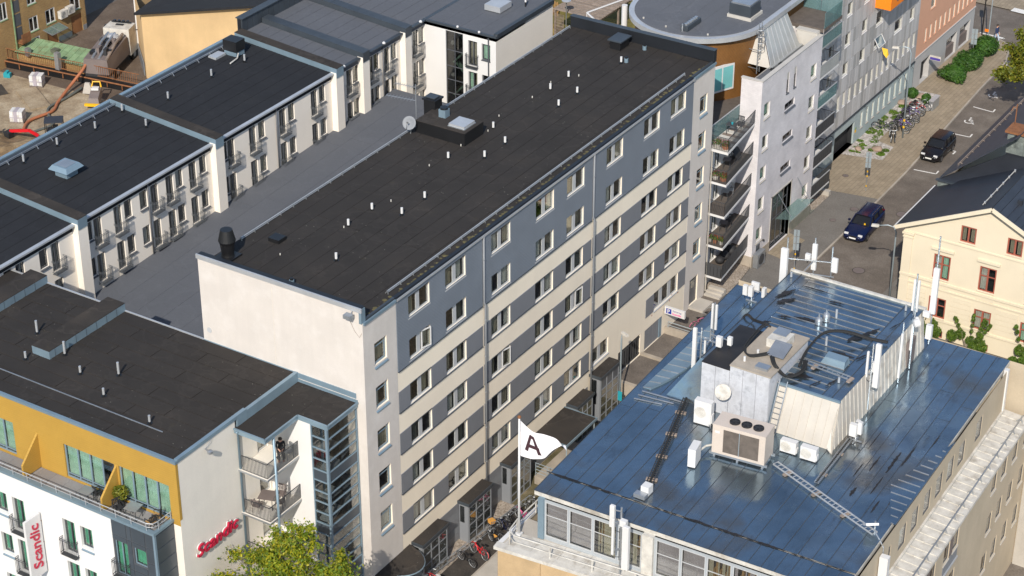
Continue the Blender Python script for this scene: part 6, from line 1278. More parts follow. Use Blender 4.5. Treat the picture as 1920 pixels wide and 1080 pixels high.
# body
bo = [(10.1, -2.48), (30.0, -.66), (29.7, 24.6), (10.1, 24.0)]
ft_ = math.atan2(1.82, 19.9); Mfr = T(10.1, -2.48, 0, ft_); Lfr = math.hypot(19.9, 1.82)
facade(Of, Mfr, 0, Lfr, -1.6, 9.0, [], 'stone_ochre', name='front_wall')
for i in range(8):
    for j in range(5):
        if 3 <= i <= 4 and j == 0: continue
        bx('stone_panel', 'stone_ochre', Of, .02+i*2.5, .02+i*2.5+2.47, -.05, -.005, 8.95-(j+1)*1.75+.012, 8.95-j*1.75-.012, Mfr)
facade(Of, T(10.1, 24, 0, -MX), 0, 26.5, -1.6, 9.0, [], 'plaster_office', name='street_wall'); facade(Of, T(29.7, 24.6, 0, PI), 0, 19.6, -1.6, 12, [], 'plaster_office', name='rear_wall')
wf_ = G().box(3.2, 4.6, -.09, -.05, 6.6, 7.6).build('sign_frame', 'black', Of, Mfr); bx('sign_face', 'white_dirty', wf_, 3.28, 4.52, -.095, -.091, 6.68, 7.52, Mfr)
# front terrace
G().prism([(10.12, -2.45), (29.95, -.62), (29.9, .6), (10.12, .4)], 9.0, 9.16).build('terrace_slab', 'concrete_pale', Of)
for i in range(13): bx('terrace_tile', 'white_dirty', Of, .25+i*1.52, .25+i*1.52+1.50, .3, 1.45, 9.165, 9.19, Mfr)
bx('cornice', 'white_dirty', Of, -.15, Lfr, -.2, .28, 9.02, 9.22, Mfr); bx('cornice', 'white_paint', Of, 9.95, 10.2, -2.3, 23.9, 9.02, 9.215)
rg = G()
for z, r in ((9.95, .04), (9.55, .03)): rg.tube([(10.25, 8, z), (10.3, -.9, z), (10.45, -1.9, z), (10.9, -2.2, z), (16, -1.75, z), (29.5, -.5, z)], r, 6)
for x, y in ((10.28, 3), (10.28, 1), (10.3, -.9), (10.6, -2.1), (13, -2.0), (15.4, -1.8), (17.8, -1.58), (20.2, -1.36), (22.6, -1.14)): rg.bar((x, y, 9.2), (x, y, 9.95), .06)
rg.build('terrace_railing', 'white_dirty', Of)
# window band
Mwb = F0 @ T(.45, -.1, 0)
nb = 11; pw = 1.42
ops_ = []; x = .28
for i in range(nb):
    if i == 4: x += .75
    ops_.append((x, x+pw-.1)); x += pw
WBL = x+.2
facade(Of, Mwb, 0, WBL, 9.16, 11.72, [(a, b, 9.4, 11.55) for a, b in ops_], 'band_grey', depth=.05, room=1.0, name='window_band_wall')
for k, (a, b) in enumerate(ops_):
    w_ = inst('window', 'ofw', lambda: _frame(pw-.1, 2.15, [(.04, pw-.14)], .045, .06, (.62,)).mesh('window', 'window_grey'), Of, Mwb @ Matrix.Translation((a, .0, 9.4)))
    for z0, z1 in ((9.45, 10.7), (10.76, 11.5)): bx('pane', 'glass', w_, a+.04, b-.04, .03, .042, z0, z1, Mwb)
    nsl = 15
    bl = G()
    for i in range(nsl):
        if k in (2, 3, 6, 7) and random.random() < .35: continue
        xx = a+.05+(pw-.2)*i/nsl; ang = R(25); bl.add([(xx, .16, 9.45), (xx+.07*math.cos(ang), .16+.07*math.sin(ang), 9.45), (xx+.07*math.cos(ang), .16+.07*math.sin(ang), 11.5), (xx, .16, 11.5)], [(0, 1, 2, 3)])
    bl.build('vertical_blind', 'blind_lilac' if k not in (2, 3, 6) else 'curtain_beige', w_, Mwb)
    if k in (2, 3, 6, 7):
        for i in range(6): bx('shelf_box', 'seat_wood', w_, a+.15+i*.17, a+.15+i*.17+.11, .4, .7, 9.8+.5*(i % 2), 10.6+.5*(i % 2), Mwb)
bx('corner_column', 'flashing', Of, -.12, .22, -.12, .25, 9.2, 11.74, Mwb); bx('column', 'white_dirty', Of, ops_[3][1]+.12, ops_[4][0]-.12, -.18, .1, 9.2, 11.74, Mwb)
facade(Of, T(11.6, 24, 0, -MX), 0, 24.2, 9.1, 11.75, [], 'white_paint', name='side_band_wall')
# eaves and roof
G().hexa([FW(0, 0, 11.72), FW(OW, 0, 11.72), FW(OW, OD, 11.72), FW(0, OD, 11.72), FW(0, 0, 11.97), FW(OW, 0, 11.97), FW(OW, OD, 11.97), FW(0, OD, 11.97)]).build('eaves_slab', 'white_dirty', Of)
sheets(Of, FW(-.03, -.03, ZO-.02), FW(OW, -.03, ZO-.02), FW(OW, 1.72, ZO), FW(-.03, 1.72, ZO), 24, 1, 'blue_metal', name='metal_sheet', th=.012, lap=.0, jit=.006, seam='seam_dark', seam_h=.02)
sheets(Of, FW(-.03, 1.80, ZO+.01), FW(OW, 1.80, ZO+.01), FW(OW, OD, ZO+.03), FW(-.03, OD, ZO+.03), 22, 3, 'blue_metal', name='metal_sheet', th=.012, lap=.0, jit=.010, seam='seam_dark', seam_h=.02, mats2=['blue_metal', 'blue_metal', 'blue_metal_cloud_worn'])
def blot(x, y, L, wd, ang, seed, m='tar', z=ZO+.045, name='tar_patch'):
    rd = random.Random(seed); n = 14; pts = []
    for i in range(n):
        t = i/(n-1); pts.append((-L/2+L*t, wd*(.25+.75*math.sin(PI*t))*(.5+rd.random())))
    low = [(px_, -wd*(.2+.6*math.sin(PI*(px_/L+.5)))*(.4+rd.random())) for px_, _ in pts[::-1]]
    P = pts+low; ca, sa = math.cos(ang), math.sin(ang); k = len(P); c = Vector((x, y, z+.006))
    vs_ = [c]+[(x+px_*ca-py*sa, y+px_*sa+py*ca, z) for px_, py in P]
    G().add(vs_, [(0, 1+i, 1+(i+1) % k) for i in range(k)]).build(name, m, Of)
for i in range(9): v = FW(.3+i*1.9, 1.74, 0); blot(v.x+.6, v.y, 2.3, .09 if i in (0, 1, 4, 5, 6) else .05, R(2), i)
for k, (x, y, L, w) in enumerate(((25.2, 8.02, .9, .10), (25.1, 11.0, 1.6, .06), (25.9, 11.6, 2.2, .09), (26.35, 12.6, 2.2, .07), (24.6, 10.0, 1.5, .04), (26.0, 9.2, 1.8, .05), (26.7, 7.4, 1.2, .06), (27.2, 8.3, .9, .05), (27.0, 14.6, 1.4, .06), (24.2, 13.0, 2.0, .03))): blot(x, y, L, w, R(92), 20+k)
# bright-seamed triangle and curved eyebrow
def xl(y): return 27.93+(26.55-27.93)*(y-6.46)/3.16 if y < 9.62 else 26.55+(27.95-26.55)*(y-9.62)/5.56
for i in range(14):
    y0, y1 = 6.5+i*.62, 6.5+(i+1)*.62
    a, b = xl(y0), xl(min(y1, 15.15)); xr = 28.22-.033*(y0-6)
    if xr-a < .1: continue
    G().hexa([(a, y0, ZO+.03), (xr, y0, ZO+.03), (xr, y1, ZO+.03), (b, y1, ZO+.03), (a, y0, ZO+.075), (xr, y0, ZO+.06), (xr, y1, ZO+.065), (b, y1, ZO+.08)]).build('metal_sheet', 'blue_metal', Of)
    G().bar((a+.05, y0, ZO+.09), (xr-.1, y0, ZO+.075), .05, .035).build('standing_seam', 'seam_bright', Of)
for i in range(11):
    y0, y1 = 10.9+i*.72, 10.9+(i+1)*.72; w0, w1 = [.25+1.0*math.sin(PI*min(1, max(0, (y-10.4)/8.6)))**.8 for y in (y0, y1)]
    G().hexa([(11.12, y0, ZO+.02), (11.12+w0, y0, ZO+.03), (11.12+w1, y1, ZO+.03), (11.12, y1, ZO+.02), (11.12, y0, ZO+.05), (11.12+w0, y0, ZO+.16), (11.12+w1, y1, ZO+.16), (11.12, y1, ZO+.05)]).build('metal_sheet', 'flashing', Of)
    G().bar((11.14, y0, ZO+.07), (11.12+w0, y0, ZO+.18), .04, .035).build('standing_seam', 'seam_bright', Of)
for i in range(3): G().bar((11.3, 9.6+i*.45, ZO+.09), (12.9+i*.5, 9.9+i*.4, ZO+.09), .07, .04).build('bright_seam', 'seam_bright', Of)
# right side clerestory, lower sheet roof, outer wall
Mr = T(28.28, 4.0, 0, R(92.0)); LR = 19.7
cl = [(a-4.0, a-4.0+1.0, 9.72, 11.1) for a in (7.4, 9.15, 10.93, 12.7, 14.42, 16.16, 18.9)]+[(1.9, 2.25, 9.3, 11.0)]
facade(Of, Mr, -6, LR, 8.9, 11.9, cl, 'plaster_office', depth=.05, name='clerestory_wall')
for o in cl: window(Of, Mr, *o, sash=1, fwid=.07, fm='window_dark', depth=.06, glass='glass', curtain='curtain_white', cprob=.6)
bx('corner_post', 'white_paint', Of, LR-.12, LR+.15, -.08, .2, 8.9, 11.95, Mr); bx('ledge', 'white_dirty', Of, -6, LR, -.12, 0, 9.15, 9.25, Mr)
for i in range(38):
    y0 = -5.8+i*.68
    G().hexa([Mr @ Vector((y0, -1.58, 8.96)), Mr @ Vector((y0+.665, -1.58, 8.96)), Mr @ Vector((y0+.665, -.02, 9.08)), Mr @ Vector((y0, -.02, 9.08)), Mr @ Vector((y0, -1.58, 8.99)), Mr @ Vector((y0+.665, -1.58, 8.985)), Mr @ Vector((y0+.665, -.02, 9.115)), Mr @ Vector((y0, -.02, 9.12))]).build('eaves_sheet', 'white_dirty', Of)
    G().bar(Mr @ Vector((y0, -1.56, 9.01)), Mr @ Vector((y0, -.05, 9.13)), .03, .05).build('standing_seam', 'white_dirty', Of)
sgd = G().bar(Mr @ Vector((-5.5, -1.25, 9.3)), Mr @ Vector((LR, -1.25, 9.3)), .06).build('snow_guard', 'galv', Of)
for i in range(19): y = -5+i*1.35; G().bar(Mr @ Vector((y, -1.25, 9.3)), Mr @ Vector((y, -1.0, 9.05)), .05).bar(Mr @ Vector((y, -1.25, 9.3)), Mr @ Vector((y, -1.35, 9.02)), .05).build('bracket', 'galv', sgd)
Mo = T(29.86, 4.0, 0, R(92.0))
pr_ = []; sg_ = []
for z in (7.5, 4.7, 1.9):
    for y in (2.9, 6.4, 9.8, -.6, -4.0): pr_ += [(y, y+.85, z, z+1.3), (y+1.35, y+2.25, z, z+1.3)] if y < 9 else []
    for y in (13.85, 15.55, 17.4, 19.3): sg_.append((y, y+.85, z-.05, z+1.25))
facade(Of, Mo, -6, 24, -1.6, 8.95, pr_+sg_, 'plaster_office', depth=.07, name='outer_wall')
for k, o in enumerate(pr_+sg_): window(Of, Mo, *o, sash=1, fwid=.06, fm='window_dark', depth=.08, curtain=['curtain_pale', 'curtain_dark'], cprob=.3, sill='concrete_pale', sill_out=.05, slope=.05, glass='glass_green')
for z in (7.5, 4.7, 1.9):
    for y in (2.9, 6.4, -.6, -4.0): bx('spandrel', 'furniture', Of, y+.85, y+1.35, -.02, 0, z, z+1.3, Mo); bx('lower_panel', 'panel_grey', Of, y, y+2.25, -.02, 0, z-.75, z-.06, Mo); bx('sill_rail', 'metal_pale', Of, y-.05, y+2.3, -.09, 0, z-.84, z-.76, Mo)
bx('outer_cornice', 'white_dirty', Of, -6, 24, -.06, 0, 8.8, 8.99, Mo)
facade(Of, T(28.0, 23.75, 0, PI), 0, 3, 0, 9, [], 'plaster_office', name='end_wall')
# ---------------- penthouse
ZP = 14.5; px0, px1, py0, py1 = 14.12, 22.45, 11.88, 23.28
fr_ = []
for i in range(7):   # sloped beige front panels
    a = 18.95+i*.505; G().quad((a+.006, 10.82, ZO+.04), (a+.50, 10.82, ZO+.04), (a+.49, py0, ZP-.02), (a, py0, ZP-.02)).build('front_panel', 'beige_metal', Of); G().bar((a, 10.8, ZO+.05), (a, py0-.02, ZP-.02), .03, .04).build('panel_seam', 'beige_metal', Of)
G().quad((22.49, 10.82, ZO+.04), (22.85, 10.5, ZO+.04), (22.48, py0, ZP), (22.45, py0, ZP)).build('corner_panel', 'beige_metal', Of)
for i in range(25):
    y = 10.6+i*.505; zt = ZP-.02 if y > py0 else ZO+.1+(ZP-ZO)*(y-10.5)/(py0-10.5); zt2 = ZP-.02 if y+.5 > py0 else ZO+.1+(ZP-ZO)*(y+.5-10.5)/(py0-10.5)
    G().add([(22.72, y, ZO+.03), (22.72, y+.49, ZO+.03), (22.46, y+.49, zt2), (22.46, y, zt)], [(0, 1, 2, 3)]).build('side_panel', 'white_dirty' if i > 9 else 'beige_metal', Of); G().bar((22.73, y, ZO+.03), (22.47, y, zt), .04, .04).build('panel_batten', 'white_dirty', Of)
bx('door_opening', 'furniture', Of, 22.6, 22.76, 20.6, 21.6, ZO+.1, ZO+1.7)
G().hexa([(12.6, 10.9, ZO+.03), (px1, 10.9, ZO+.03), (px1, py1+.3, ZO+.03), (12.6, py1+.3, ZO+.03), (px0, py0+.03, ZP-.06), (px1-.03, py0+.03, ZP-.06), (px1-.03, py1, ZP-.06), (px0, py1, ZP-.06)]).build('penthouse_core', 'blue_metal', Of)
for i in range(11):
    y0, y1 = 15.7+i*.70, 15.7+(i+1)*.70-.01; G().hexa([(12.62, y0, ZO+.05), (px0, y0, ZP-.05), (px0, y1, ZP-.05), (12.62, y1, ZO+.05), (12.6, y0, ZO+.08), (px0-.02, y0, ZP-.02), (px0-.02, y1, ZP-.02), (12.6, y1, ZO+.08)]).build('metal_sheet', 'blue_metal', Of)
sheets(Of, (px0, py0, ZP-.05), (px0+1.3, py0, ZP-.05), (px0+1.3, py1, ZP-.05), (px0, py1, ZP-.05), 2, 3, 'blue_metal_cloud_worn', name='metal_sheet', th=.012, lap=0, jit=.012, seam='seam_dark'); sheets(Of, (px1-1.1, py0, ZP-.05), (px1, py0, ZP-.05), (px1, py1, ZP-.05), (px1-1.1, py1, ZP-.05), 2, 3, 'blue_metal_cloud_worn', name='metal_sheet', th=.012, lap=0, jit=.012, seam='seam_dark')
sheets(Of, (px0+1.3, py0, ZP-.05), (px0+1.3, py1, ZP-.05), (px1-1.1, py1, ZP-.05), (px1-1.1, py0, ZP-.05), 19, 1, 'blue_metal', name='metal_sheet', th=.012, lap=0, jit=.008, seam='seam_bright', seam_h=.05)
G().box(px0-.08, px1+.08, py1-.04, py1+.14, ZP-.2, ZP+.08).build('rear_edge', 'white_dirty', Of); G().box(18.9, px1+.05, py0-.08, py0+.06, ZP-.08, ZP+.03).build('front_edge', 'flashing', Of)
for k, (x, y, L, w, a) in enumerate(((15.0, 20.6, 1.6, .18, 1.2), (15.4, 19.9, 1.2, .22, .9), (17.9, 21.2, 1.0, .10, .1), (16.2, 22.0, 1.6, .05, .0), (20.9, 19.0, 1.9, .16, 1.25), (20.5, 18.3, 1.3, .22, 1.1), (21.8, 20.6, 1.0, .05, 1.3), (20.6, 16.2, 1.4, .22, .1), (21.6, 16.6, .9, .08, 1.2), (17.3, 18.6, 1.5, .16, .1), (16.1, 18.2, .8, .12, .3), (15.5, 17.2, .5, .1, .6), (19.6, 13.0, 1.4, .20, .3), (20.6, 12.8, 1.0, .06, 1.2), (21.3, 13.3, 1.0, .07, 1.3), (20.2, 14.4, .8, .1, 1.0))): blot(x, y, L, w, a, 60+k, z=ZP+.035)
for x, y, h in ((18.05, 18.6, .45), (18.25, 19.15, .6)): G().cyl((x, y, ZP), .22, h*.55, 14).lathe((x, y, ZP+h*.55), [(.22, 0), (.17, .12), (.06, .2), (.05, .38)], 14).build('roof_stack', 'galv', Of)
for x, y, h in ((18.62, 19.7, .55), (14.4, 22.6, .3), (21.6, 22.6, .35), (19.4, 16.7, .55), (21.6, 13.6, .3)): G().cyl((x, y, ZP), .07, h, 10).build('vent_pipe', 'metal_pale', Of)
G().hexa([(19.9, 14.9, ZP), (21.3, 14.9, ZP), (21.3, 15.7, ZP), (19.9, 15.7, ZP), (20.1, 15.0, ZP+.4), (21.3, 15.0, ZP+.4), (21.2, 15.7, ZP+.35), (20.0, 15.7, ZP+.35)]).build('roof_hatch', 'flashing', Of)
# weathered boxes
bb = 15.0
for i, (a, b, zt) in enumerate(((14.72, 15.55, 14.95), (15.56, 16.4, 14.95), (16.42, 17.2, 15.25), (17.21, 18.0, 15.25), (18.01, 18.78, 15.25))): bx('weathered_panel', 'white_flake', Of, a, b-.012, 10.88, 10.94, ZO+.04, zt-.01)
bx('plant_box', 'white_flake', Of, 14.72, 16.42, 10.94, 15.4, ZO, 14.93); bx('plant_box', 'white_flake', Of, 16.425, 18.78, 10.94, 15.6, ZO, 15.22)
bx('box_top', 'tar', Of, 14.7, 16.4, 10.86, 15.42, 14.935, 14.99); bx('box_top', 'concrete', Of, 16.4, 18.85, 10.84, 15.65, 15.26, 15.34)
G().box(17.2, 18.3, 13.6, 14.8, 15.34, 15.85).build('hatch_box', 'white_dirty', Of); bx('hatch_plate', 'galv', Of, 17.25, 18.05, 14.2, 15.0, 15.86, 15.9); G().hexa([(17.7, 12.6, 15.5), (18.7, 12.6, 15.5), (18.7, 13.7, 15.85), (17.7, 13.7, 15.85), (17.7, 12.6, 15.53), (18.7, 12.6, 15.53), (18.7, 13.7, 15.88), (17.7, 13.7, 15.88)]).build('tilted_plate', 'galv', Of)
bx('skylight', 'galv', Of, 17.7, 18.45, 11.2, 11.7, 15.34, 15.5)
for x, y in ((16.9, 11.6), (17.2, 12.6)): G().cyl((x, y, 15.34), .07, .28, 8).build('vent_pipe', 'white_paint', Of)
ld = G()
for s in (19.0, 19.45): ld.bar((s, 10.62, ZO+.1), (s, 11.75, ZP+.3), .05)
for i in range(9): t = (i+.5)/9; ld.bar((19.0, 10.62+1.13*t, ZO+.1+2.5*t), (19.45, 10.62+1.13*t, ZO+.1+2.5*t), .03)
ld.build('wall_ladder', 'galv', Of)
def cable(pts, r=.05, n=3, label='', name='cable_bundle'):
    P = [Vector(p) for p in pts]; o = G()
    for k in range(n):
        off = Vector((random.uniform(-.08, .08), random.uniform(-.08, .08), random.uniform(0, .06))); q = []
        for i in range(len(P)-1):
            p0, p1, p2, p3 = P[max(i-1, 0)], P[i], P[i+1], P[min(i+2, len(P)-1)]
            for j in range(6): t = j/6; q.append(off+.5*((2*p1)+(p2-p0)*t+(2*p0-5*p1+4*p2-p3)*t*t+(3*p1-p0-3*p2+p3)*t**3))
        q.append(P[-1]+off); o.tube(q, r, 6)
    c = o.build(name, 'rubber', None, None, True); tag(c, label, 'cable', 'black cables on the blue roof'); return c
cable([(16.5, 15.5, 15.4), (16.2, 15.3, 15.45), (16.2, 13.9, 15.42), (16.4, 12.6, 15.42), (17.0, 12.1, 15.42), (17.9, 12.9, 15.5)], .05, 2, 'black cable looping over the weathered roof box'); cable([(18.1, 12.5, 15.5), (18.6, 11.9, 15.4), (19.2, 12.2, 14.75), (19.6, 13.2, 14.7), (19.3, 14.3, 14.7)], .05, 4, 'bundle of black cables dropping from the box onto the upper roof')
cable([(19.3, 13.6, 14.7), (19.0, 15.2, 14.8), (19.2, 16.8, 15.1), (20.1, 17.6, 15.1), (21.4, 18.2, 14.75), (22.3, 18.6, 14.6)], .07, 2, 'thick black cable arching across the upper blue roof'); cable([(13.0, 16.4, 12.4), (13.6, 17.0, 13.2), (14.3, 17.0, 14.6), (15.0, 16.7, 14.65), (16.3, 15.6, 15.35)], .05, 2, 'black cable running from the weathered box to the left masts')
def ladder_tray(p, q, w, label, m='galv', step=.3, cab=True):
    p, q = Vector(p), Vector(q); d = (q-p).normalized(); n_ = Vector((-d.y, d.x, 0))*w/2; g = G(); L = (q-p).length
    for s in (-1, 1): g.bar(p+n_*s, q+n_*s, .035, .08)
    for i in range(int(L/step)+1): c = p+d*i*step; g.bar(c-n_, c+n_, .03)
    t = bpy.data.objects.new('cable_tray', None); link(t, None, Matrix.Translation(p)); tag(t, label, 'cable tray', 'cable trays on the blue roof'); g.build('tray', m, t)
    if cab: G().tube([p+Vector((0, 0, .05)), q+Vector((0, 0, .05))], w*.16, 6).build('cables', 'rubber', t)
    for i in range(max(2, int(L/2.2))): c = p+d*(1.0+i*2.2); G().bar(c-n_*1.8-Vector((0, 0, .1)), c+n_*1.8-Vector((0, 0, .1)), .2, .08).build('bearer', 'wood_grey', t)
ladder_tray((16.16, 2.4, ZO+.18), (13.7, 11.4, ZO+.18), .34, 'dark cable ladder running up the left of the blue roof', 'dark_rail', .22); ladder_tray((20.75, 8.0, ZO+.2), (27.7, 5.1, ZO+.2), .34, 'galvanised cable ladder from the chiller to the right eaves', 'metal_pale', .3, False); ladder_tray((23.3, 7.6, ZO+.15), (23.1, 12.2, ZO+.15), .22, 'narrow cable tray behind the beige penthouse corner', 'galv', .15); ladder_tray((18.9, 14.3, ZP+.2), (22.0, 14.0, ZP+.2), .3, 'galvanised cable ladder across the upper roof', 'galv', .3, False)
ladder_tray((13.6, 12.0, ZO+.2), (16.4, 9.2, ZO+.2), .25, 'cable tray beside the tall white air conditioner', 'galv', .25)
# chiller
Ch = thing('rooftop_chiller', (17.5, 7.0, ZO), 'large beige rooftop chiller with three black fans on top', 'chiller'); Mh = T(17.47, 7.0, ZO+.02, R(6))
bx('casing', 'beige_unit', Ch, 0, 2.95, 0, 1.35, .28, 2.05, Mh)
for a, b in ((.62, 1.5), (1.53, 2.6)): bx('coil_grille', 'wood_deck', Ch, a, b, -.02, -.002, .45, 1.85, Mh)
bx('grille_divider', 'rail_grey', Ch, 1.5, 1.53, -.04, -.002, .4, 1.9, Mh); bx('label_plate', 'white_paint', Ch, .15, .4, -.01, -.002, 1.55, 1.68, Mh)
for i in range(3):
    fn_ = G().cyl((1.0+i*.66, .62, 2.05), .29, .06, 20).build('fan', 'black', Ch, Mh); b_ = G()
    for k in range(5): t = k*2*PI/5; b_.bar((1.0+i*.66+.06*math.cos(t), .62+.06*math.sin(t), 2.125), (1.0+i*.66+.26*math.cos(t+.4), .62+.26*math.sin(t+.4), 2.125), .1, .02)
    b_.cyl((1.0+i*.66, .62, 2.11), .07, .04, 10); b_.tube([(1.0+i*.66+.28*math.cos(t*PI/8), .62+.28*math.sin(t*PI/8), 2.13) for t in range(16)], .012, 4, closed=True); b_.build('fan_blades', 'furniture_dark', fn_, Mh)
for y in (.05, 1.25): bx('skid', 'galv', Ch, -.15, 3.1, y, y+.08, .12, .26, Mh)
for x in (.1, 1.4, 2.8): bx('foot', 'galv', Ch, x, x+.1, 0, 1.35, 0, .12, Mh)
G().tube([(-.0, .4, .5), (-.4, .2, .4), (-.75, -.9, .3)], .06, 8).build('insulated_pipe', 'white_dirty', Ch, Mh)
gA = 'air conditioners on the blue roof'
ac_unit(T(15.2, 9.25, ZO+.05, R(4)), 'tall white air conditioner left of the satellite dish', gA, 1.0, 1.5, .4, 'white_paint', 'white_dirty'); ac_unit(T(16.75, 6.3, ZO+.05, R(-80)), 'white air conditioner standing alone left of the beige chiller', gA, .95, 1.15, .42, 'white_paint', 'white_dirty'); ac_unit(T(20.35, 9.3, ZO+.05, R(3)), 'small white air conditioner right behind the beige chiller', gA, .9, .75, .36, 'white_paint', 'white_dirty'); ac_unit(T(21.55, 9.25, ZO+.05, R(3)), 'small white air conditioner below the beige penthouse corner', gA, .9, .8, .36, 'white_paint', 'white_dirty')
dd = thing('roof_dish', (16.3, 10.3, ZO+1.2), 'pale satellite dish on the front of the weathered roof box', 'satellite dish'); Md = Matrix.Translation((16.35, 10.35, ZO+1.85)) @ Matrix.Rotation(R(70), 4, (1, .25, 0)); G().lathe((0, 0, 0), [(.04, 0), (.22, .03), (.38, .09), (.46, .13), (.44, .14), (.2, .05), (.04, .02)], 20).build('dish', 'white_dirty', dd, Md, True); G().bar((16.35, 10.4, ZO+1.8), (16.35, 10.88, ZO+1.5), .05).bar((16.3, 10.2, ZO+1.5), (16.3, 9.9, ZO+1.7), .03).build('arm', 'galv', dd)
# ---------------- aerials
gN = 'mobile phone aerials on the blue roof'
def aerial(x, y, z, h, panels, label, boxes=(), dish=None, rz=0, foot=True):
    """mast with panel antennas (dx, dy, z0, z1, w, d), small radio boxes, drum dish"""
    M = T(x, y, z, rz); t = bpy.data.objects.new('phone_mast', None); link(t, None, M); tag(t, label, 'antenna', gN)
    g = G().cyl((0, 0, 0), .05, h, 8)
    if foot: g.bar((-.35, 0, .05), (.35, 0, .05), .08).bar((0, -.35, .05), (0, .35, .05), .08)
    g.build('mast', 'galv', t, M)
    for (dx, dy, a, b, w, d) in panels:
        p = G().box(dx-w/2, dx+w/2, dy-d/2, dy+d/2, a, b).box(dx-w/2+.02, dx+w/2-.02, dy-d/2+.02, dy+d/2-.02, b, b+.03).build('panel_antenna', 'white_paint', t, M)
        for zz in (a+.25, b-.25): G().bar((0, 0, zz), (dx, dy, zz), .05).build('clamp', 'galv', p, M)
        G().tube([(dx, dy, a), (dx, dy, a-.15), (0, .02, a-.3)], .015, 5).build('feeder', 'rubber', p, M)
    for (dx, dy, a, w, d, hh) in boxes: q = bx('radio_unit', 'white_paint', t, dx-w/2, dx+w/2, dy-d/2, dy+d/2, a, a+hh, M); G().bar((0, 0, a+hh/2), (dx, dy, a+hh/2), .05).build('bracket', 'galv', q, M); G().tube([(dx, dy, a), (dx-.05, dy+.03, a-.25)], .025, 5).build('feeder', 'rubber', q, M)
    if dish: Mq = M @ Matrix.Translation(dish) @ Matrix.Rotation(R(90), 4, 'X') @ Matrix.Rotation(R(-40), 4, 'Y'); G().cyl((0, 0, -.1), .24, .22, 16).lathe((0, 0, .12), [(.24, 0), (.15, .06), (.02, .08)], 16).build('drum_dish', 'white_paint', t, Mq)
    return t
aerial(13.55, 13.0, ZO+.05, 3.6, [(-.35, -.1, .9, 3.5, .22, .14), (.25, 0, 1.6, 3.0, .10, .08)], 'tall slim white aerial mast left of the weathered roof box'); aerial(13.0, 15.6, ZO+.05, 3.7, [(-.12, 0, 2.0, 3.6, .12, .10), (.12, 0, 2.0, 3.6, .12, .10)], 'twin white aerial with drum dish at the left roof edge', dish=(.45, -.1, 1.3))
aerial(11.95, 22.6, ZO+.05, 1.1, [], 'cluster of white radio boxes at the far left eaves', boxes=((-.35, -.15, .45, .28, .2, .65), (.0, -.15, .45, .28, .2, .65), (.15, .15, .7, .5, .15, .6), (.75, .1, .5, .2, .3, .6)))
aerial(14.15, 12.9, 14.99, .8, [], 'pair of white radio boxes on the tarred roof box', boxes=((.75, -.4, .15, .32, .22, .62), (1.25, -.1, .25, .25, .2, .5)))
aerial(13.9, 22.9, ZP-1.4, 3.7, [(-.1, -.1, .6, 3.0, .42, .2)], 'wide white panel aerial at the far left corner of the upper roof', foot=False); aerial(15.2, 23.9, ZP-.4, 2.6, [(0, 0, .5, 2.2, .28, .15)], 'grey-white panel aerial on a bracket behind the upper roof corner', foot=False, boxes=((-.35, -.1, 1.1, .3, .2, .4),)); aerial(16.3, 23.95, ZP-.4, 2.3, [(.2, 0, .7, 1.6, .35, .16)], 'short white panel aerial overhanging the street behind the upper roof', foot=False)
fr = thing('aerial_frame', (14.5, 23.6, ZP), 'galvanised tube frame carrying the aerials at the far roof corner', 'frame'); G().bar((13.9, 23.0, ZP+.9), (16.4, 23.95, ZP+.9), .045).bar((14.9, 23.3, ZP+.2), (15.3, 23.95, ZP+.9), .045).bar((15.0, 23.2, ZP+.15), (16.6, 23.7, ZP+.1), .05).build('tubes', 'galv', fr)
aerial(22.2, 22.3, ZO+.4, 4.8, [(-.1, 0, 2.4, 4.4, .13, .1), (.14, 0, 2.4, 4.4, .13, .1)], 'twin slim aerial at the far right corner of the upper roof', foot=False, dish=(.25, -.15, 1.9)); aerial(22.95, 23.2, ZO+.4, 7.0, [(.05, -.1, 2.1, 5.0, .34, .18)], 'tall whip mast with big white panel aerial at the far right roof corner', foot=False, boxes=((-.2, -.3, 1.9, .4, .2, .35), (.1, -.4, .6, .34, .25, .9)))
aerial(22.9, 20.6, ZO+.1, 3.9, [(-.05, 0, 1.2, 2.9, .11, .1)], 'slim white pole aerial beside the open door of the white boarded wall', foot=False, dish=(.2, -.1, 3.1)); aerial(22.95, 18.9, ZO+.1, 3.9, [(.0, 0, .3, 3.2, .12, .12)], 'long white tube aerial standing against the white boarded wall', foot=False)
aerial(22.75, 15.2, ZO+.3, 4.2, [(.35, -.1, 1.6, 4.3, .30, .18), (-.25, 0, 2.0, 3.6, .12, .1)], 'big white panel aerial at the middle of the white boarded wall', foot=False, boxes=((.1, .1, 2.4, .3, .2, .6),)); aerial(23.35, 12.35, ZO+.05, 1.2, [], 'white radio boxes on a short stand by the beige penthouse corner', boxes=((-.1, -.15, .4, .4, .25, .75), (.2, .05, .5, .2, .2, .75), (.0, .2, .7, .2, .2, .5)))
aerial(16.75, -1.35, 9.2, 4.3, [(-.45, -.1, 3.0, 4.3, .26, .16), (-.25, -.35, 1.5, 3.7, .12, .12), (.5, -.35, .9, 3.5, .36, .2)], 'galvanised mast with three white panels in front of the window band', foot=False, boxes=((.2, -.1, 3.3, .35, .25, .35),))
bx('radio_cabinet', 'white_paint', Of, 16.05, 16.5, 1.9, 2.4, ZO+.1, ZO+.6); bx('radio_cabinet', 'galv', Of, 15.85, 16.5, 1.5, 1.88, ZO+.08, ZO+.3)
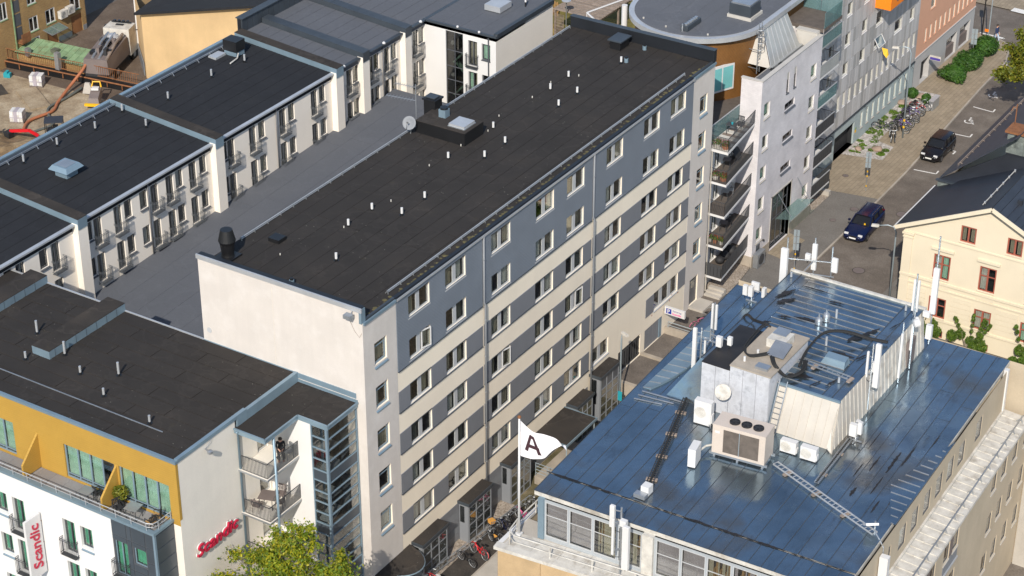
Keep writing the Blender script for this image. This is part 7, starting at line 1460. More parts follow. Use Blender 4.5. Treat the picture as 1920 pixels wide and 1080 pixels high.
for (a, b, c) in ((27.35, 5.4, .25),): 
    pa = thing('tilted_radio_panel', (27.4, 5.4, ZO), 'flat white radio panel at the right eaves end of the cable ladder', 'antenna'); Mq = Matrix.Translation((27.35, 5.35, ZO+.55)) @ Matrix.Rotation(R(35), 4, 'Z') @ Matrix.Rotation(R(55), 4, 'X'); bx('panel', 'white_paint', pa, -.32, .32, -.12, .0, -.35, .35, Mq); G().cyl((27.5, 5.55, ZO), .05, .6, 8).tube([(27.6, 5.2, ZO+.3), (27.95, 5.0, ZO+.1), (28.3, 4.9, ZO-.3), (28.35, 4.9, 10.2)], .04, 6).build('mount', 'galv', pa)
bx('white_duct', 'white_paint', Of, .45, .8, -.5, -.05, 9.3, 11.4, Mr); 
# ---------------- flag
Fl = thing('flag', (10.57, -1.15, 9.2), 'white flag with a dark letter A flying from a white pole on the office terrace', 'flag')
G().cyl((10.57, -1.15, 9.2), .07, 7.35, 12, .05).build('pole', 'white_paint', Fl, None, True); G().ball((10.57, -1.15, 16.6), .1, 8).build('finial', 'rust', Fl); G().box(10.42, 10.72, -1.3, -1.0, 9.2, 9.35).build('pole_foot', 'white_paint', Fl)
fd = Vector((.86, .5, 0)); fn = Vector((-.5, .86, 0))
def fpos(u, v, off=0.):
    # u along the fly, v from the bottom up
    top = 16.38-1.62*u-.10*math.sin(u*7); bot = 14.24-.22*math.sin(u*5.5)+.45*max(0, u-.55)/.45
    w = .14*math.sin(u*9+v*1.5)*u**.6+.05*math.sin(u*21+v*4)*u
    return Vector((10.63, -1.12, 0))+fd*(2.3*u-.1*math.sin(u*5)*v)+fn*(w-off)+Vector((0, 0, bot+(top-bot)*v))
n, m_ = 36, 18; g = G(); g.add([fpos(i/n, j/m_) for i in range(n+1) for j in range(m_+1)], [(i*(m_+1)+j, (i+1)*(m_+1)+j, (i+1)*(m_+1)+j+1, i*(m_+1)+j+1) for i in range(n) for j in range(m_)]); g.build('cloth', 'flag_white', Fl, None, True)
def fpoly(quads, off):
    g = G()
    for q in quads:
        k = 8
        for i in range(k):
            def L(t): return (Vector(q[0]).lerp(Vector(q[3]), t), Vector(q[1]).lerp(Vector(q[2]), t))
            a, b = L(i/k); c, d = L((i+1)/k); g.quad(fpos(a.x, a.y, off), fpos(b.x, b.y, off), fpos(d.x, d.y, off), fpos(c.x, c.y, off))
    return g
A_ = [((.10, .24), (.175, .22), (.285, .80), (.235, .82)), ((.40, .16), (.48, .14), (.335, .80), (.28, .80)), ((.17, .36), (.44, .32), (.43, .44), (.18, .47)), ((.235, .70), (.335, .70), (.335, .81), (.235, .82))]
fpoly(A_, .012).build('letter', 'flag_brown', Fl); fpoly(A_, -.012).build('letter', 'flag_brown', Fl)
# ================================================================== BICYCLES
def bicycle(M, frame_m, label, group, basket=None, lean=6, parts=True, step=False, saddle_m='black'):
    M = M @ Matrix.Rotation(R(lean), 4, 'X')      # local x forward, z up
    b = bpy.data.objects.new('bicycle', None); link(b, None, M); tag(b, label, 'bicycle', group)
    for x in (-.52, .52):
        Mw = M @ Matrix.Translation((x, 0, .34))
        w = inst('wheel', 'bw', lambda: G().tube([(.32*math.cos(t*PI/12), 0, .32*math.sin(t*PI/12)) for t in range(24)], .026, 6, closed=True).mesh('tyre', 'rubber', True), b, Mw)
        inst('rim', 'br', lambda: G().tube([(.29*math.cos(t*PI/12), 0, .29*math.sin(t*PI/12)) for t in range(24)], .014, 5, closed=True).mesh('rim', 'metal_pale', True), w, Mw)
        def sp():
            g = G().cyl((0, 0, 0), .03, .001, 8)
            for k in range(12): t = k*PI/6; g.bar((0, .03 if k % 2 else -.03, 0), (.285*math.cos(t), 0, .285*math.sin(t)), .006)
            return g.mesh('spokes', 'galv')
        inst('spokes', 'bs', sp, w, Mw)
    def fr():
        g = G(); P = {'rear': (-.52, 0, .34), 'bb': (-.08, 0, .30), 'seat': (-.22, 0, .80), 'head': (.36, 0, .82), 'headl': (.40, 0, .66), 'front': (.52, 0, .34)}
        g.tube([P['rear'], P['bb']], .014, 6).tube([P['rear'], P['seat']], .012, 6).tube([P['bb'], P['seat']], .018, 6).tube([P['bb'], P['headl']], .020, 6).tube([P['head'], P['headl']], .02, 6).tube([P['headl'], P['front']], .016, 6)
        g.tube([P['seat'], P['head']] if not step else [(-.15, 0, .55), P['headl']], .018, 6)
        for x in (-.52, .52): g.tube([(x+.36*math.cos(R(t)), 0, .34+.36*math.sin(R(t))) for t in range(40, 200, 20)], .02, 4)
        g.cyl((-.08, -.05, .30), .09, .02, 12); return g.mesh('frame', frame_m)
    inst('frame', ('bf', frame_m, step), fr, b, M)
    inst('saddle', ('bsd', saddle_m), lambda: G().hexa([(-.36, -.09, .90), (-.1, -.02, .90), (-.1, .02, .90), (-.36, .09, .90), (-.37, -.10, .96), (-.08, -.025, .95), (-.08, .025, .95), (-.37, .10, .96)]).tube([(-.23, 0, .8), (-.25, 0, .9)], .014, 6).mesh('saddle', saddle_m), b, M)
    inst('handlebar', 'bh', lambda: G().tube([(.36, 0, .82), (.35, 0, 1.0)], .014, 6).tube([(.18, -.28, 1.02), (.34, -.2, 1.03), (.36, 0, 1.0), (.34, .2, 1.03), (.18, .28, 1.02)], .014, 6).mesh('handlebar', 'galv'), b, M)
    inst('carrier', 'bc', lambda: G().bar((-.75, -.06, .72), (-.3, -.06, .74), .015).bar((-.75, .06, .72), (-.3, .06, .74), .015).bar((-.62, .05, .72), (-.52, .05, .36), .012).mesh('carrier', 'dark_rail'), b, M)
    inst('lamp', 'bl', lambda: G().box(.44, .5, -.03, .03, .78, .85).mesh('lamp', 'lamp_glass'), b, M)
    if basket: G().hexa([(.42, -.15, .82), (.70, -.15, .82), (.70, .15, .82), (.42, .15, .82), (.38, -.19, 1.06), (.75, -.19, 1.06), (.75, .19, 1.06), (.38, .19, 1.06)]).build('basket', basket, b, M)
    return b
# rack along the forecourt
rk = thing('bicycle_rack', (1.05, 8, -1.59), 'long galvanised bicycle rack along the gravel strip in front of the apartment block', 'bicycle rack')
y0, y1 = 2.2, 14.2
def rx(y): return .82+(y-5.0)*.095
G().tube([(rx(y0), y0, -.95), (rx(y1), y1, -.95)], .03, 6).tube([(rx(y0), y0, -1.35), (rx(y1), y1, -1.35)], .025, 6).build('rails', 'galv', rk)
for i in range(25):
    y = y0+i*.5; inst('hoop', 'hp', lambda: G().tube([(0, -.06, -.6), (0, -.06, -.05), (.14, -.04, .0), (.14, .04, .0), (0, .06, -.05), (0, .06, -.6)], .014, 5).mesh('hoop', 'galv'), rk, Matrix.Translation((rx(y), y, -.92)))
gb = 'bicycles at the forecourt rack'
zb = -1.588
bicycle(T(1.35, 4.1, zb, R(172)), 'red_paint', 'dark red bicycle with white saddle, lowest at the forecourt rack', gb, lean=8, saddle_m='white_paint'); bicycle(T(1.75, 7.05, zb, R(165)), 'black', 'black bicycle below the bright red one at the rack', gb, lean=-10)
bicycle(T(1.95, 8.0, zb, R(163)), 'red_paint', 'bright red step-through bicycle at the forecourt rack', gb, lean=9, step=True); bicycle(T(1.85, 10.0, zb, R(158)), 'black', 'black bicycle with orange-yellow crate at the rack', gb, basket='basket', lean=8)
bicycle(T(2.2, 9.45, zb, R(150)), 'black', 'black bicycle with orange saddle bag at the rack', gb, lean=-8, saddle_m='basket'); bicycle(T(2.0, 10.8, zb, R(160)), 'car_blue', 'dark blue bicycle between the crate bicycle and the pink one', gb, lean=7); bicycle(T(2.25, 11.5, zb, R(155)), 'black', 'black bicycle just before the pink one at the rack', gb, lean=-7)
bicycle(T(2.3, 12.4, zb, R(160)), 'pink_paint', 'pink step-through bicycle at the forecourt rack', gb, lean=9, step=True); bicycle(T(2.5, 13.1, zb, R(150)), 'furniture_dark', 'dark bicycle partly hidden behind the flagpole', gb, lean=6); bicycle(T(2.6, 13.8, zb, R(150)), 'black', 'black bicycle at the far end of the forecourt rack', gb, lean=-6)
bicycle(T(1.9, 36.1, .1, R(60)), 'pink_paint', 'pink bicycle leaning by the landing railing near the garage', 'single bicycles', lean=8); bicycle(T(2.2, 37.0, .1, R(70)), 'black', 'black bicycle beside the pink one near the garage', 'single bicycles', lean=-6)
cols = ['black', 'furniture_dark', 'purple_paint', 'black', 'car_blue', 'furniture', 'black', 'purple_paint', 'galv', 'black', 'red_paint', 'black']
rdb = random.Random(2)
gf = 'bicycles parked by the blue-grey wall'
lab = ['black bicycle nearest the lamp post foot by the gravel bed', 'second bicycle of the row by the gravel bed, dark grey', 'purple bicycle in the row behind the lamp post', 'black bicycle fourth in the row by the gravel bed', 'dark blue bicycle in the middle of the row', 'brownish bicycle in the middle of the row', 'black bicycle seventh in the row by the gravel bed', 'second purple bicycle further up the row', 'silver bicycle towards the far end of the row', 'black bicycle tenth in the row by the gravel bed', 'dark red bicycle towards the far end of the row', 'black bicycle farthest up the row by the round shrubs']
for i in range(12): bicycle(T(.95+rdb.uniform(-.12, .12)-i*.02, 72.3+i*.46, .006, R(rdb.uniform(-18, 14))), cols[i], lab[i], gf, lean=rdb.uniform(-9, 9))
bicycle(T(-.35, 72.0, .006, R(12)), 'car_blue', 'blue-grey bicycle standing apart on the gravel left of the row', gf, lean=6); bicycle(T(1.35, 70.9, .006, R(-70)), 'black', 'black bicycle leaning on the foot of the lamp post', gf, lean=8); bicycle(T(.95, 70.7, .006, R(-60)), 'furniture_dark', 'dark bicycle in front of the lamp post', gf, lean=-8)

# ================================================================== CARS
def car(M, paint, label, L=4.5, Wd=1.77, H=1.46, wagon=True):
    c = bpy.data.objects.new('car', None); link(c, None, M); tag(c, label, 'car', 'cars parked along the kerb')
    hw = Wd/2
    # stations along x (front = +x): lower profile (x, z_bottom, z_top, half width)
    st = [(.505, .34, .50, .60), (.49, .22, .64, .84), (.44, .19, .72, .97), (.30, .19, .84, 1.02), (.17, .20, .92, 1.02), (.0, .19, .95, 1.02), (-.2, .19, .97, 1.02), (-.36, .20, .98, 1.02), (-.46, .22, .98, .99), (-.50, .28, .94, .88), (-.51, .40, .80, .75)]
    g = G(); n = 10
    for (t, zb_, zt, k) in st:
        x = t*L; w = hw*k; ring = [(-.86, zb_), (-1, zb_+.12), (-1.0, (zb_+zt)/2), (-.965, zt-.06), (-.86, zt), (.86, zt), (.965, zt-.06), (1.0, (zb_+zt)/2), (1, zb_+.12), (.86, zb_)]
        g.v += [(x, a*w, z) for a, z in ring]
    for i in range(len(st)-1):
        for j in range(n): g.f.append((i*n+j, i*n+(j+1) % n, (i+1)*n+(j+1) % n, (i+1)*n+j)); g.m.append(0)
    g.f += [tuple(range(n)), tuple(range((len(st)-1)*n, len(st)*n))[::-1]]; g.m += [0, 0]
    body = g.build('body', paint, c, M, True); sb = body.modifiers.new('round', 'SUBSURF'); sb.levels = 2; sb.render_levels = 2
    # greenhouse
    xf, xr = .20*L, (-.475 if wagon else -.47)*L; xa, xb = .045*L, (-.43 if wagon else -.40)*L; zb_, zt = .93, H; wb_, wt = hw*.93, hw*.74
    low = [(xf, -wb_*.92), (xr, -wb_*.9), (xr, wb_*.9), (xf, wb_*.92)]; hi = [(xa, -wt*.95), (xb, -wt*.92), (xb, wt*.92), (xa, wt*.95)]
    gh = G().hexa([(low[1][0], low[1][1], zb_-.05), (low[0][0], low[0][1], zb_-.05), (low[3][0], low[3][1], zb_-.05), (low[2][0], low[2][1], zb_-.05), (hi[1][0], hi[1][1], zt-.07), (hi[0][0], hi[0][1], zt-.07), (hi[3][0], hi[3][1], zt-.07), (hi[2][0], hi[2][1], zt-.07)]).build('windows', 'black_gloss', c, M); bv = gh.modifiers.new('round', 'BEVEL'); bv.width = .12; bv.segments = 3
    rf = G(); ns, nw = 8, 6; vs_ = []
    for i in range(ns+1):
        t = i/ns; x = xa+.04+(xb-.10-xa)*t; zz = zt-.05+.05*math.sin(PI*min(1, .12+t*.8)); ww = wt*(1.0-.04*abs(t-.4))
        for j in range(nw+1): s = -1+2*j/nw; vs_.append((x, s*ww, zz-.045*s**4))
    rf.add(vs_, [(i*(nw+1)+j, (i+1)*(nw+1)+j, (i+1)*(nw+1)+j+1, i*(nw+1)+j+1) for i in range(ns) for j in range(nw)]); rf.build('roof', paint, c, M, True)
    pl = G()
    for s in (-1, 1):
        for (x0, x1) in ((xf, xa), (-.02*L, -.03*L), (-.24*L, -.25*L), (xr, xb)): pl.bar((x0, s*wb_*.925, zb_-.02), (x1, s*wt*.96, zt-.05), .07, .05)
    pl.build('pillars', paint, c, M)
    if wagon:
        for s in (-1, 1): G().tube([(xa-.15, s*wt*.86, zt-.0), (xa-.3, s*wt*.86, zt+.04), (xb+.2, s*wt*.86, zt+.02), (xb+.1, s*wt*.86, zt-.03)], .022, 6).build('roof_rail', 'chrome', c, M)
    for s in (-1, 1):
        for x in (.31*L, -.285*L):
            Mw = M @ Matrix.Translation((x, s*(hw-.11), .315)) @ Matrix.Rotation(R(90), 4, 'X')
            w = inst('wheel', 'cw', lambda: G().lathe((0, 0, -.11), [(.2, 0), (.29, .0), (.315, .04), (.315, .18), (.29, .22), (.2, .22)], 24).mesh('tyre', 'rubber', True), c, Mw)
            def rm():
                g = G().cyl((0, 0, -.118), .2, .236, 20, mi=1)
                for k in range(5): t = k*2*PI/5; g.bar((0, 0, .122), (.19*math.cos(t), .19*math.sin(t), .122), .06, .02).bar((0, 0, -.122), (.19*math.cos(t), .19*math.sin(t), -.122), .06, .02)
                return g.mesh('rim', ['chrome', 'dark_rail'])
            inst('rim', 'cr', rm, w, Mw)
            G().tube([(x+.35*math.cos(R(t)), s*(hw+.002), .315+.35*math.sin(R(t))) for t in range(0, 181, 20)], .03, 5).build('wheel_arch', 'black', c, M)
        bx('headlight', 'lamp_glass', c, .455*L, .482*L, s*hw*.62-.16, s*hw*.62+.16, .62, .74, M @ Matrix.Rotation(0, 4, 'Z')); bx('tail_light', 'red_glass', c, -.505*L, -.48*L, s*hw*.72-.1, s*hw*.72+.1, .7, 1.0 if wagon else .9, M)
        mr = G().box(.12*L, .12*L+.16, s*(hw+.02)-.02, s*(hw+.02)+.14*s if s > 0 else s*(hw+.02)+.02, .95, 1.08) if s > 0 else G().box(.12*L, .12*L+.16, -(hw+.16), -(hw), .95, 1.08)
        mr.build('mirror', paint, c, M)
        G().bar((.02*L, s*(hw+.001), .72), (-.36*L, s*(hw+.001), .74), .02, .02).build('side_trim', 'black', c, M)
        for x in (-.08*L, -.3*L): bx('door_handle', paint, c, x, x+.16, s*hw*1.0-.012, s*hw*1.0+.012, .80, .83, M)
    bx('grille', 'black', c, .488*L, .503*L, -.32, .32, .45, .60, M); bx('number_plate', 'plate_white', c, .505*L, .511*L, -.26, .26, .40, .50, M); bx('number_plate', 'plate_white', c, -.511*L, -.503*L, -.26, .26, .72, .82, M); bx('bumper_insert', 'black', c, .49*L, .502*L, -.6, .6, .24, .34, M)
    for s in (-.2, .25): G().bar((xf-.02, s*hw*2-.1, zb_+.0), (xf-.25, s*hw*2+.35, zb_+.12), .02).build('wiper', 'black', c, M)
    return c
cb = car(T(5.50, 55.45, -.1, R(-88)), 'car_blue', 'dark blue estate car parked by the kerb with a yellow ticket on its windscreen', 4.5)
bx('parking_ticket', 'yellow_paint', cb, .185*4.5, .185*4.5+.02, .3, .42, .98, 1.12, T(5.50, 55.45, -.1, R(-88)))
ck = car(T(5.15, 70.55, -.1, R(-90)), 'car_black', 'black hatchback parked in the marked bay by the paved footway', 3.9, 1.7, 1.5, False)

# ================================================================== PEOPLE
def person(joints, radii, colours, label, M, head, hair='hair', name='person', extra=None):
    """one skinned body; colours: list of (test(co)->bool, material)"""
    names = list(joints); me = bpy.data.meshes.new('body'); idx = {k: i for i, k in enumerate(names)}
    E = [('pel', 'belly'), ('belly', 'chest'), ('chest', 'neck'), ('neck', 'head'), ('chest', 'shl'), ('shl', 'ell'), ('ell', 'wrl'), ('wrl', 'hal'), ('chest', 'shr'), ('shr', 'elr'), ('elr', 'wrr'), ('wrr', 'har'), ('pel', 'hil'), ('hil', 'knl'), ('knl', 'anl'), ('anl', 'tol'), ('pel', 'hir'), ('hir', 'knr'), ('knr', 'anr'), ('anr', 'tor')]
    me.from_pydata([joints[k] for k in names], [(idx[a], idx[b]) for a, b in E], [])
    o = bpy.data.objects.new('tmp_body', me); sc.collection.objects.link(o)
    sk = o.modifiers.new('s', 'SKIN'); ss = o.modifiers.new('ss', 'SUBSURF'); ss.levels = 1; ss.render_levels = 1
    lay = me.skin_vertices[0].data
    for k in names: r = radii.get(k, .05); lay[idx[k]].radius = (r, r) if not isinstance(r, tuple) else r
    lay[idx['pel']].use_root = True
    m2 = bpy.data.meshes.new_from_object(o.evaluated_get(bpy.context.evaluated_depsgraph_get())); bpy.data.objects.remove(o)
    for _, mm in colours: m2.materials.append(MT[mm])
    for p in m2.polygons:
        c = p.center; p.use_smooth = True
        for k, (tst, mm) in enumerate(colours):
            if tst(c): p.material_index = k; break
    t = bpy.data.objects.new(name, None); link(t, None, M); tag(t, label, 'person')
    link(bpy.data.objects.new('body', m2), t, M)
    h = Vector(joints['head']); G().ball((h.x, h.y, h.z), .105, 10, 0, 1.2).box(h.x-.015, h.x+.015, h.y-.125, h.y-.09, h.z-.03, h.z+.02).build('head', 'skin', t, M, True)
    for s in (-1, 1): G().ball((h.x+s*.04, h.y-.093, h.z+.02), .014, 5).build('eye', 'black', t, M)
    G().box(h.x-.03, h.x+.03, h.y-.104, h.y-.095, h.z-.065, h.z-.055).build('mouth', 'window_red', t, M)
    G().lathe((h.x, h.y+.015, h.z-.0), [(.112, .0), (.12, .05), (.10, .11), (.05, .145), (.005, .15)], 14).build('hair', hair, t, M, True)
    for k in ('hal', 'har'):
        q = Vector(joints[k]); g = G()
        for i in range(4): g.tube([(q.x-.03+i*.02, q.y, q.z), (q.x-.03+i*.022, q.y-.02, q.z-.05), (q.x-.03+i*.022, q.y-.04, q.z-.075)], .009, 5)
        g.tube([(q.x+.035, q.y, q.z+.01), (q.x+.05, q.y-.03, q.z-.03)], .01, 5); g.build('fingers', 'skin', t, M)
    return t
RAD = dict(pel=(.15, .12), belly=(.14, .10), chest=(.17, .12), neck=.055, head=.07, shl=.065, shr=.065, ell=.048, elr=.048, wrl=.034, wrr=.034, hal=.036, har=.036, hil=.095, hir=.095, knl=.065, knr=.065, anl=.045, anr=.045, tol=.04, tor=.04)
walk = dict(pel=(0, 0, .95), belly=(0, 0, 1.12), chest=(0, .0, 1.38), neck=(0, 0, 1.52), head=(0, -.02, 1.66), shl=(.19, 0, 1.42), ell=(.25, .05, 1.15), wrl=(.25, -.08, .92), hal=(.25, -.12, .84), shr=(-.19, 0, 1.42), elr=(-.25, -.02, 1.15), wrr=(-.25, -.14, .94), har=(-.25, -.18, .86), hil=(.1, 0, .88), knl=(.1, -.2, .50), anl=(.1, -.22, .09), tol=(.1, -.38, .04), hir=(-.1, 0, .88), knr=(-.1, .08, .48), anr=(-.1, .38, .14), tor=(-.1, .28, .04))
person(walk, RAD, [(lambda c: c.z > 1.5, 'skin'), (lambda c: c.z > .93 and (c.z > 1.0 or abs(c.x) < .19), 'cloth_navy'), (lambda c: abs(c.x) > .19 and c.z > .7, 'skin'), (lambda c: c.z > .12, 'jeans_pale'), (lambda c: True, 'white_paint')], 'person in navy top and pale trousers walking at the far street corner', T(.95, 94.0, .0, R(75)), None)
sit = dict(pel=(0, .1, .52), belly=(0, .1, .68), chest=(0, .02, .94), neck=(0, -.04, 1.07), head=(0, -.12, 1.20), shl=(.19, .02, .97), ell=(.24, -.05, .72), wrl=(.12, -.28, .66), hal=(.06, -.34, .66), shr=(-.19, .02, .97), elr=(-.24, -.08, .72), wrr=(-.1, -.30, .66), har=(-.04, -.36, .66), hil=(.1, .05, .50), knl=(.12, -.38, .50), anl=(.12, -.42, .09), tol=(.12, -.58, .04), hir=(-.1, .05, .50), knr=(-.12, -.38, .50), anr=(-.12, -.46, .09), tor=(-.12, -.62, .04))
person(sit, RAD, [(lambda c: c.z > 1.04, 'skin'), (lambda c: c.z > .60 and not (c.y < -.25 and abs(c.x) < .16), 'cloth_black'), (lambda c: c.y < -.24 and c.z > .58, 'skin'), (lambda c: c.z > .10, 'cloth_black'), (lambda c: True, 'terracotta')], 'person in black clothes seated on the upper hotel balcony', T(-3.35, -3.35, 10.3, R(40)), None)
stand = dict(walk); stand.update(anr=(-.1, .05, .09), tor=(-.1, -.1, .04), knr=(-.1, -.02, .5), anl=(.1, -.0, .09), tol=(.1, -.15, .04), knl=(.1, -.04, .5))
person(stand, RAD, [(lambda c: c.z > 1.5, 'skin'), (lambda c: c.z > .9 and (c.z > .97 or abs(c.x) < .19), 'cloth_yellow'), (lambda c: abs(c.x) > .19 and c.z > .7, 'skin'), (lambda c: c.z > .1, 'cloth_navy'), (lambda c: True, 'black')], 'worker in yellow high-visibility jacket at the left edge of the site', T(-60.35, 31.3, .1, R(200)), None, 'yellow_paint')

# ================================================================== TREES, SHRUBS, BEDS
def tree(name, base, blobs, n, size, leaf, label, seed, r0=.22, h=4.0, group=None):
    t = thing(name, base, label, 'tree', group); rd = random.Random(seed); bvec = Vector(base)
    g = trunk_tubes(G(), base, (base[0], base[1], base[2]+h), r0, r0*.45, [(b[0], b[1], b[2]-.1) for b in blobs[::2]], rd); g.build('trunk', 'bark', t, None, True)
    foliage('crown', leaf, t, blobs, n, size, seed, loose=True); return t
rdt = random.Random(21)
bl = []
for (x, y, z, r) in ((-3.6, -7.6, 6.3, 1.1), (-2.3, -7.3, 7.2, 1.25), (-.7, -7.5, 8.2, 1.2), (.75, -7.4, 9.9, .75), (-.1, -7.2, 9.2, .8), (1.2, -7.8, 7.9, 1.2), (2.4, -7.2, 8.0, 1.0), (3.5, -7.5, 8.0, .85), (4.4, -7.3, 7.0, 1.0), (-2.4, -8.2, 5.4, 1.4), (-.3, -8.4, 6.2, 1.5), (1.9, -8.2, 6.2, 1.4), (3.6, -8.0, 5.6, 1.3), (-4.3, -8.0, 5.2, .8), (3.0, -6.6, 8.9, .5), (1.4, -6.9, 9.0, .5), (-1.6, -6.8, 8.7, .5), (5.2, -7.0, 6.2, .7), (0, -9.0, 4.6, 1.3), (2.6, -9.0, 4.4, 1.2)):
    for k in range(6): bl.append((x+rdt.uniform(-.75, .75)*r, y+rdt.uniform(-.6, .6)*r, z+rdt.uniform(-.5, .5)*r, r*rdt.uniform(.4, .75), r*rdt.uniform(.4, .75), r*rdt.uniform(.22, .42)))
bl = [(b[0]+.3, b[1], b[2]-.45, *b[3:]) for b in bl if not (b[0] < -2.6 and b[2] > 6.3)]
tree('street_tree', (.6, -8.0, -1.6), bl, 44000, .088, 'leaf_maple', 'leafy yellow-green tree in front of the hotel stair tower', 5, .26, 7.5)
bl = []
for (x, y, z, r) in ((9.0, 79.5, 6.0, 1.6), (8.6, 81.5, 6.6, 1.6), (9.2, 83.6, 6.4, 1.7), (9.8, 81.4, 7.8, 1.5), (7.9, 80.4, 5.0, 1.0), (8.0, 82.8, 5.2, 1.1), (8.4, 78.4, 4.8, 1.0), (10.4, 80, 7, 1.6), (7.2, 79.0, 4.3, 1.0), (7.0, 81.0, 5.2, 1.1), (7.3, 83.0, 6.0, 1.1), (7.0, 80.0, 3.6, .8)):
    for k in range(6): bl.append((x+rdt.uniform(-.6, .6)*r, y+rdt.uniform(-.6, .6)*r, z+rdt.uniform(-.5, .5)*r, r*rdt.uniform(.4, .6), r*rdt.uniform(.4, .6), r*rdt.uniform(.3, .45)))
tree('street_tree', (9.3, 81.5, -.1), bl, 26000, .13, 'leaf_chest', 'olive-green chestnut tree at the right edge above the parking bays', 8, .25, 5.5)
def shrub(c, r, n, size, leaf, label, seed, cat='shrub', group=None):
    t = thing('shrub', (c[0], c[1], 0), label, cat, group); rd = random.Random(seed)
    G().tube([(c[0], c[1], -.05), (c[0], c[1], c[2])], [.05, .02], 6).build('stem', 'bark', t)
    bs = [(c[0], c[1], c[2], r[0]*.93, r[1]*.93, r[2]*.93, 6.0)]+[(c[0]+rd.uniform(-.7, .7)*r[0], c[1]+rd.uniform(-.7, .7)*r[1], c[2]+rd.uniform(-.3, .6)*r[2], r[0]*.42, r[1]*.42, r[2]*.42, .8) for k in range(7)]
    foliage('foliage', leaf, t, bs, n, size, seed, None, 1.4); G().ball(c, min(r[0], r[1])*.80, 8, 0, r[2]/min(r[0], r[1])).build('inner_foliage', 'leaf_dark', t, None, True); return t
gs = 'clipped hedge clumps on the footway'
shrub((.75, 84.6, .65), (1.15, 1.2, .75), 4200, .09, 'leaf_dark', 'nearest of the three clipped green hedge clumps on the footway', 31, 'hedge', gs); shrub((.95, 87.6, .7), (1.2, 1.6, .8), 5200, .09, 'leaf_dark', 'middle one of the three clipped green hedge clumps', 32, 'hedge', gs); shrub((1.0, 91.3, .7), (1.2, 1.7, .8), 5200, .09, 'leaf_dark', 'farthest of the three clipped green hedge clumps', 33, 'hedge', gs)
shrub((-.75, 79.2, .45), (.5, .5, .5), 1200, .07, 'leaf_dark', 'round clipped shrub in the white gravel by the wall', 34, 'shrub', 'round shrubs in the gravel bed'); shrub((.62, 78.9, .42), (.45, .45, .45), 1200, .07, 'leaf_dark', 'round clipped shrub in the white gravel beside the grey cabinet', 35, 'shrub', 'round shrubs in the gravel bed')
sheet('gravel_bed', [(-1.28, 66.2), (1.95, 66.95), (1.75, 69.6), (.2, 70.0), (.15, 77.2), (1.4, 77.6), (1.0, 81.0), (-1.28, 80.8)], .012, 'gravel_white')
gw_ = G(); rdw = random.Random(6)
foliage('bed_weeds', 'leaf_mid', None, [(rdw.uniform(-1.1, .0), rdw.uniform(67, 78), .06, rdw.uniform(.12, .4), rdw.uniform(.12, .45), .05, 1) for k in range(40)]+[(1.0+rdw.uniform(-.6, .6), 67.8+rdw.uniform(-.8, 1), .06, .3, .3, .06, 1.5) for k in range(7)], 5000, .06, 7)['kind'] = 'stuff'
for k, (x, y, r, lb) in enumerate(((.85, 68.4, .45, 'flat pinkish boulder in the near gravel bed'), (-.1, 79.6, .5, 'ochre boulder between the two round shrubs'), (-1.0, 77.6, .4, 'tan stone block against the blue-grey wall'), (-.4, 67.6, .3, 'small brown stone at the near end of the gravel bed'))):
    rd = random.Random(k); g = G().ball((0, 0, 0), r, 8, 0, .5); g.v = [(a*(1+.18*math.sin(a*7+b*5)), b*(1+.15*math.cos(b*6+k)), c+.04*math.sin(a*9)) for a, b, c in g.v]; o = g.build('boulder', 'rock', None, T(x, y, .12, k), True); tag(o, lb, 'boulder', 'boulders in the gravel bed')
cbx = thing('utility_cabinet', (1.55, 78.3, 0), 'low grey utility cabinet at the edge of the gravel bed', 'cabinet'); bx('body', 'galv', cbx, 1.4, 1.75, 77.6, 79.0, .02, .85); bx('lid', 'metal_pale', cbx, 1.36, 1.79, 77.56, 79.04, .85, .92); bx('sticker', 'white_paint', cbx, 1.42, 1.7, 77.59, 77.598, .3, .6)
# shrubs in front of the cream house, right edge
gc = 'climbing shrubs along the cream house'
def spray(x, y, z, h, label, seed, r=.7, n=1800):
    t = thing('climbing_shrub', (x, y, 0), label, 'shrub', gc); rd = random.Random(seed); bs = [(x+rd.uniform(-r, r), y+rd.uniform(-.25, .25), z+h*rd.uniform(.1, .55), .35, .3, .35, 2) for k in range(8)]
    g = G()
    for k in range(5):
        a = rd.uniform(-1, 1); p = [(x+a*.3, y, 0), (x+a*.6*r, y, z+h*.5), (x+a*r*1.1, y-.1, z+h*(1.0+rd.uniform(-.15, .1)))]; g.tube(p, [.03, .02, .008], 5); bs += [(p[1][0]+(p[2][0]-p[1][0])*q, y, p[1][2]+(p[2][2]-p[1][2])*q, .13, .13, .16, .35) for q in (.2, .5, .8, 1.)]
    g.build('stems', 'bark', t); foliage('foliage', 'leaf_mid', t, bs, n*2, .06, seed)
spray(15.6, 43.6, .2, 1.1, 'green climbing shrub at the cream house left of the basement window', 41); spray(18.6, 43.6, -.2, 2.6, 'leggy green shrub with upright shoots by the cream house', 42, 1.3, 2600); spray(22.9, 43.4, -.4, 3.0, 'dense green shrub at the right edge by the cream house', 43, 1.2, 5200)
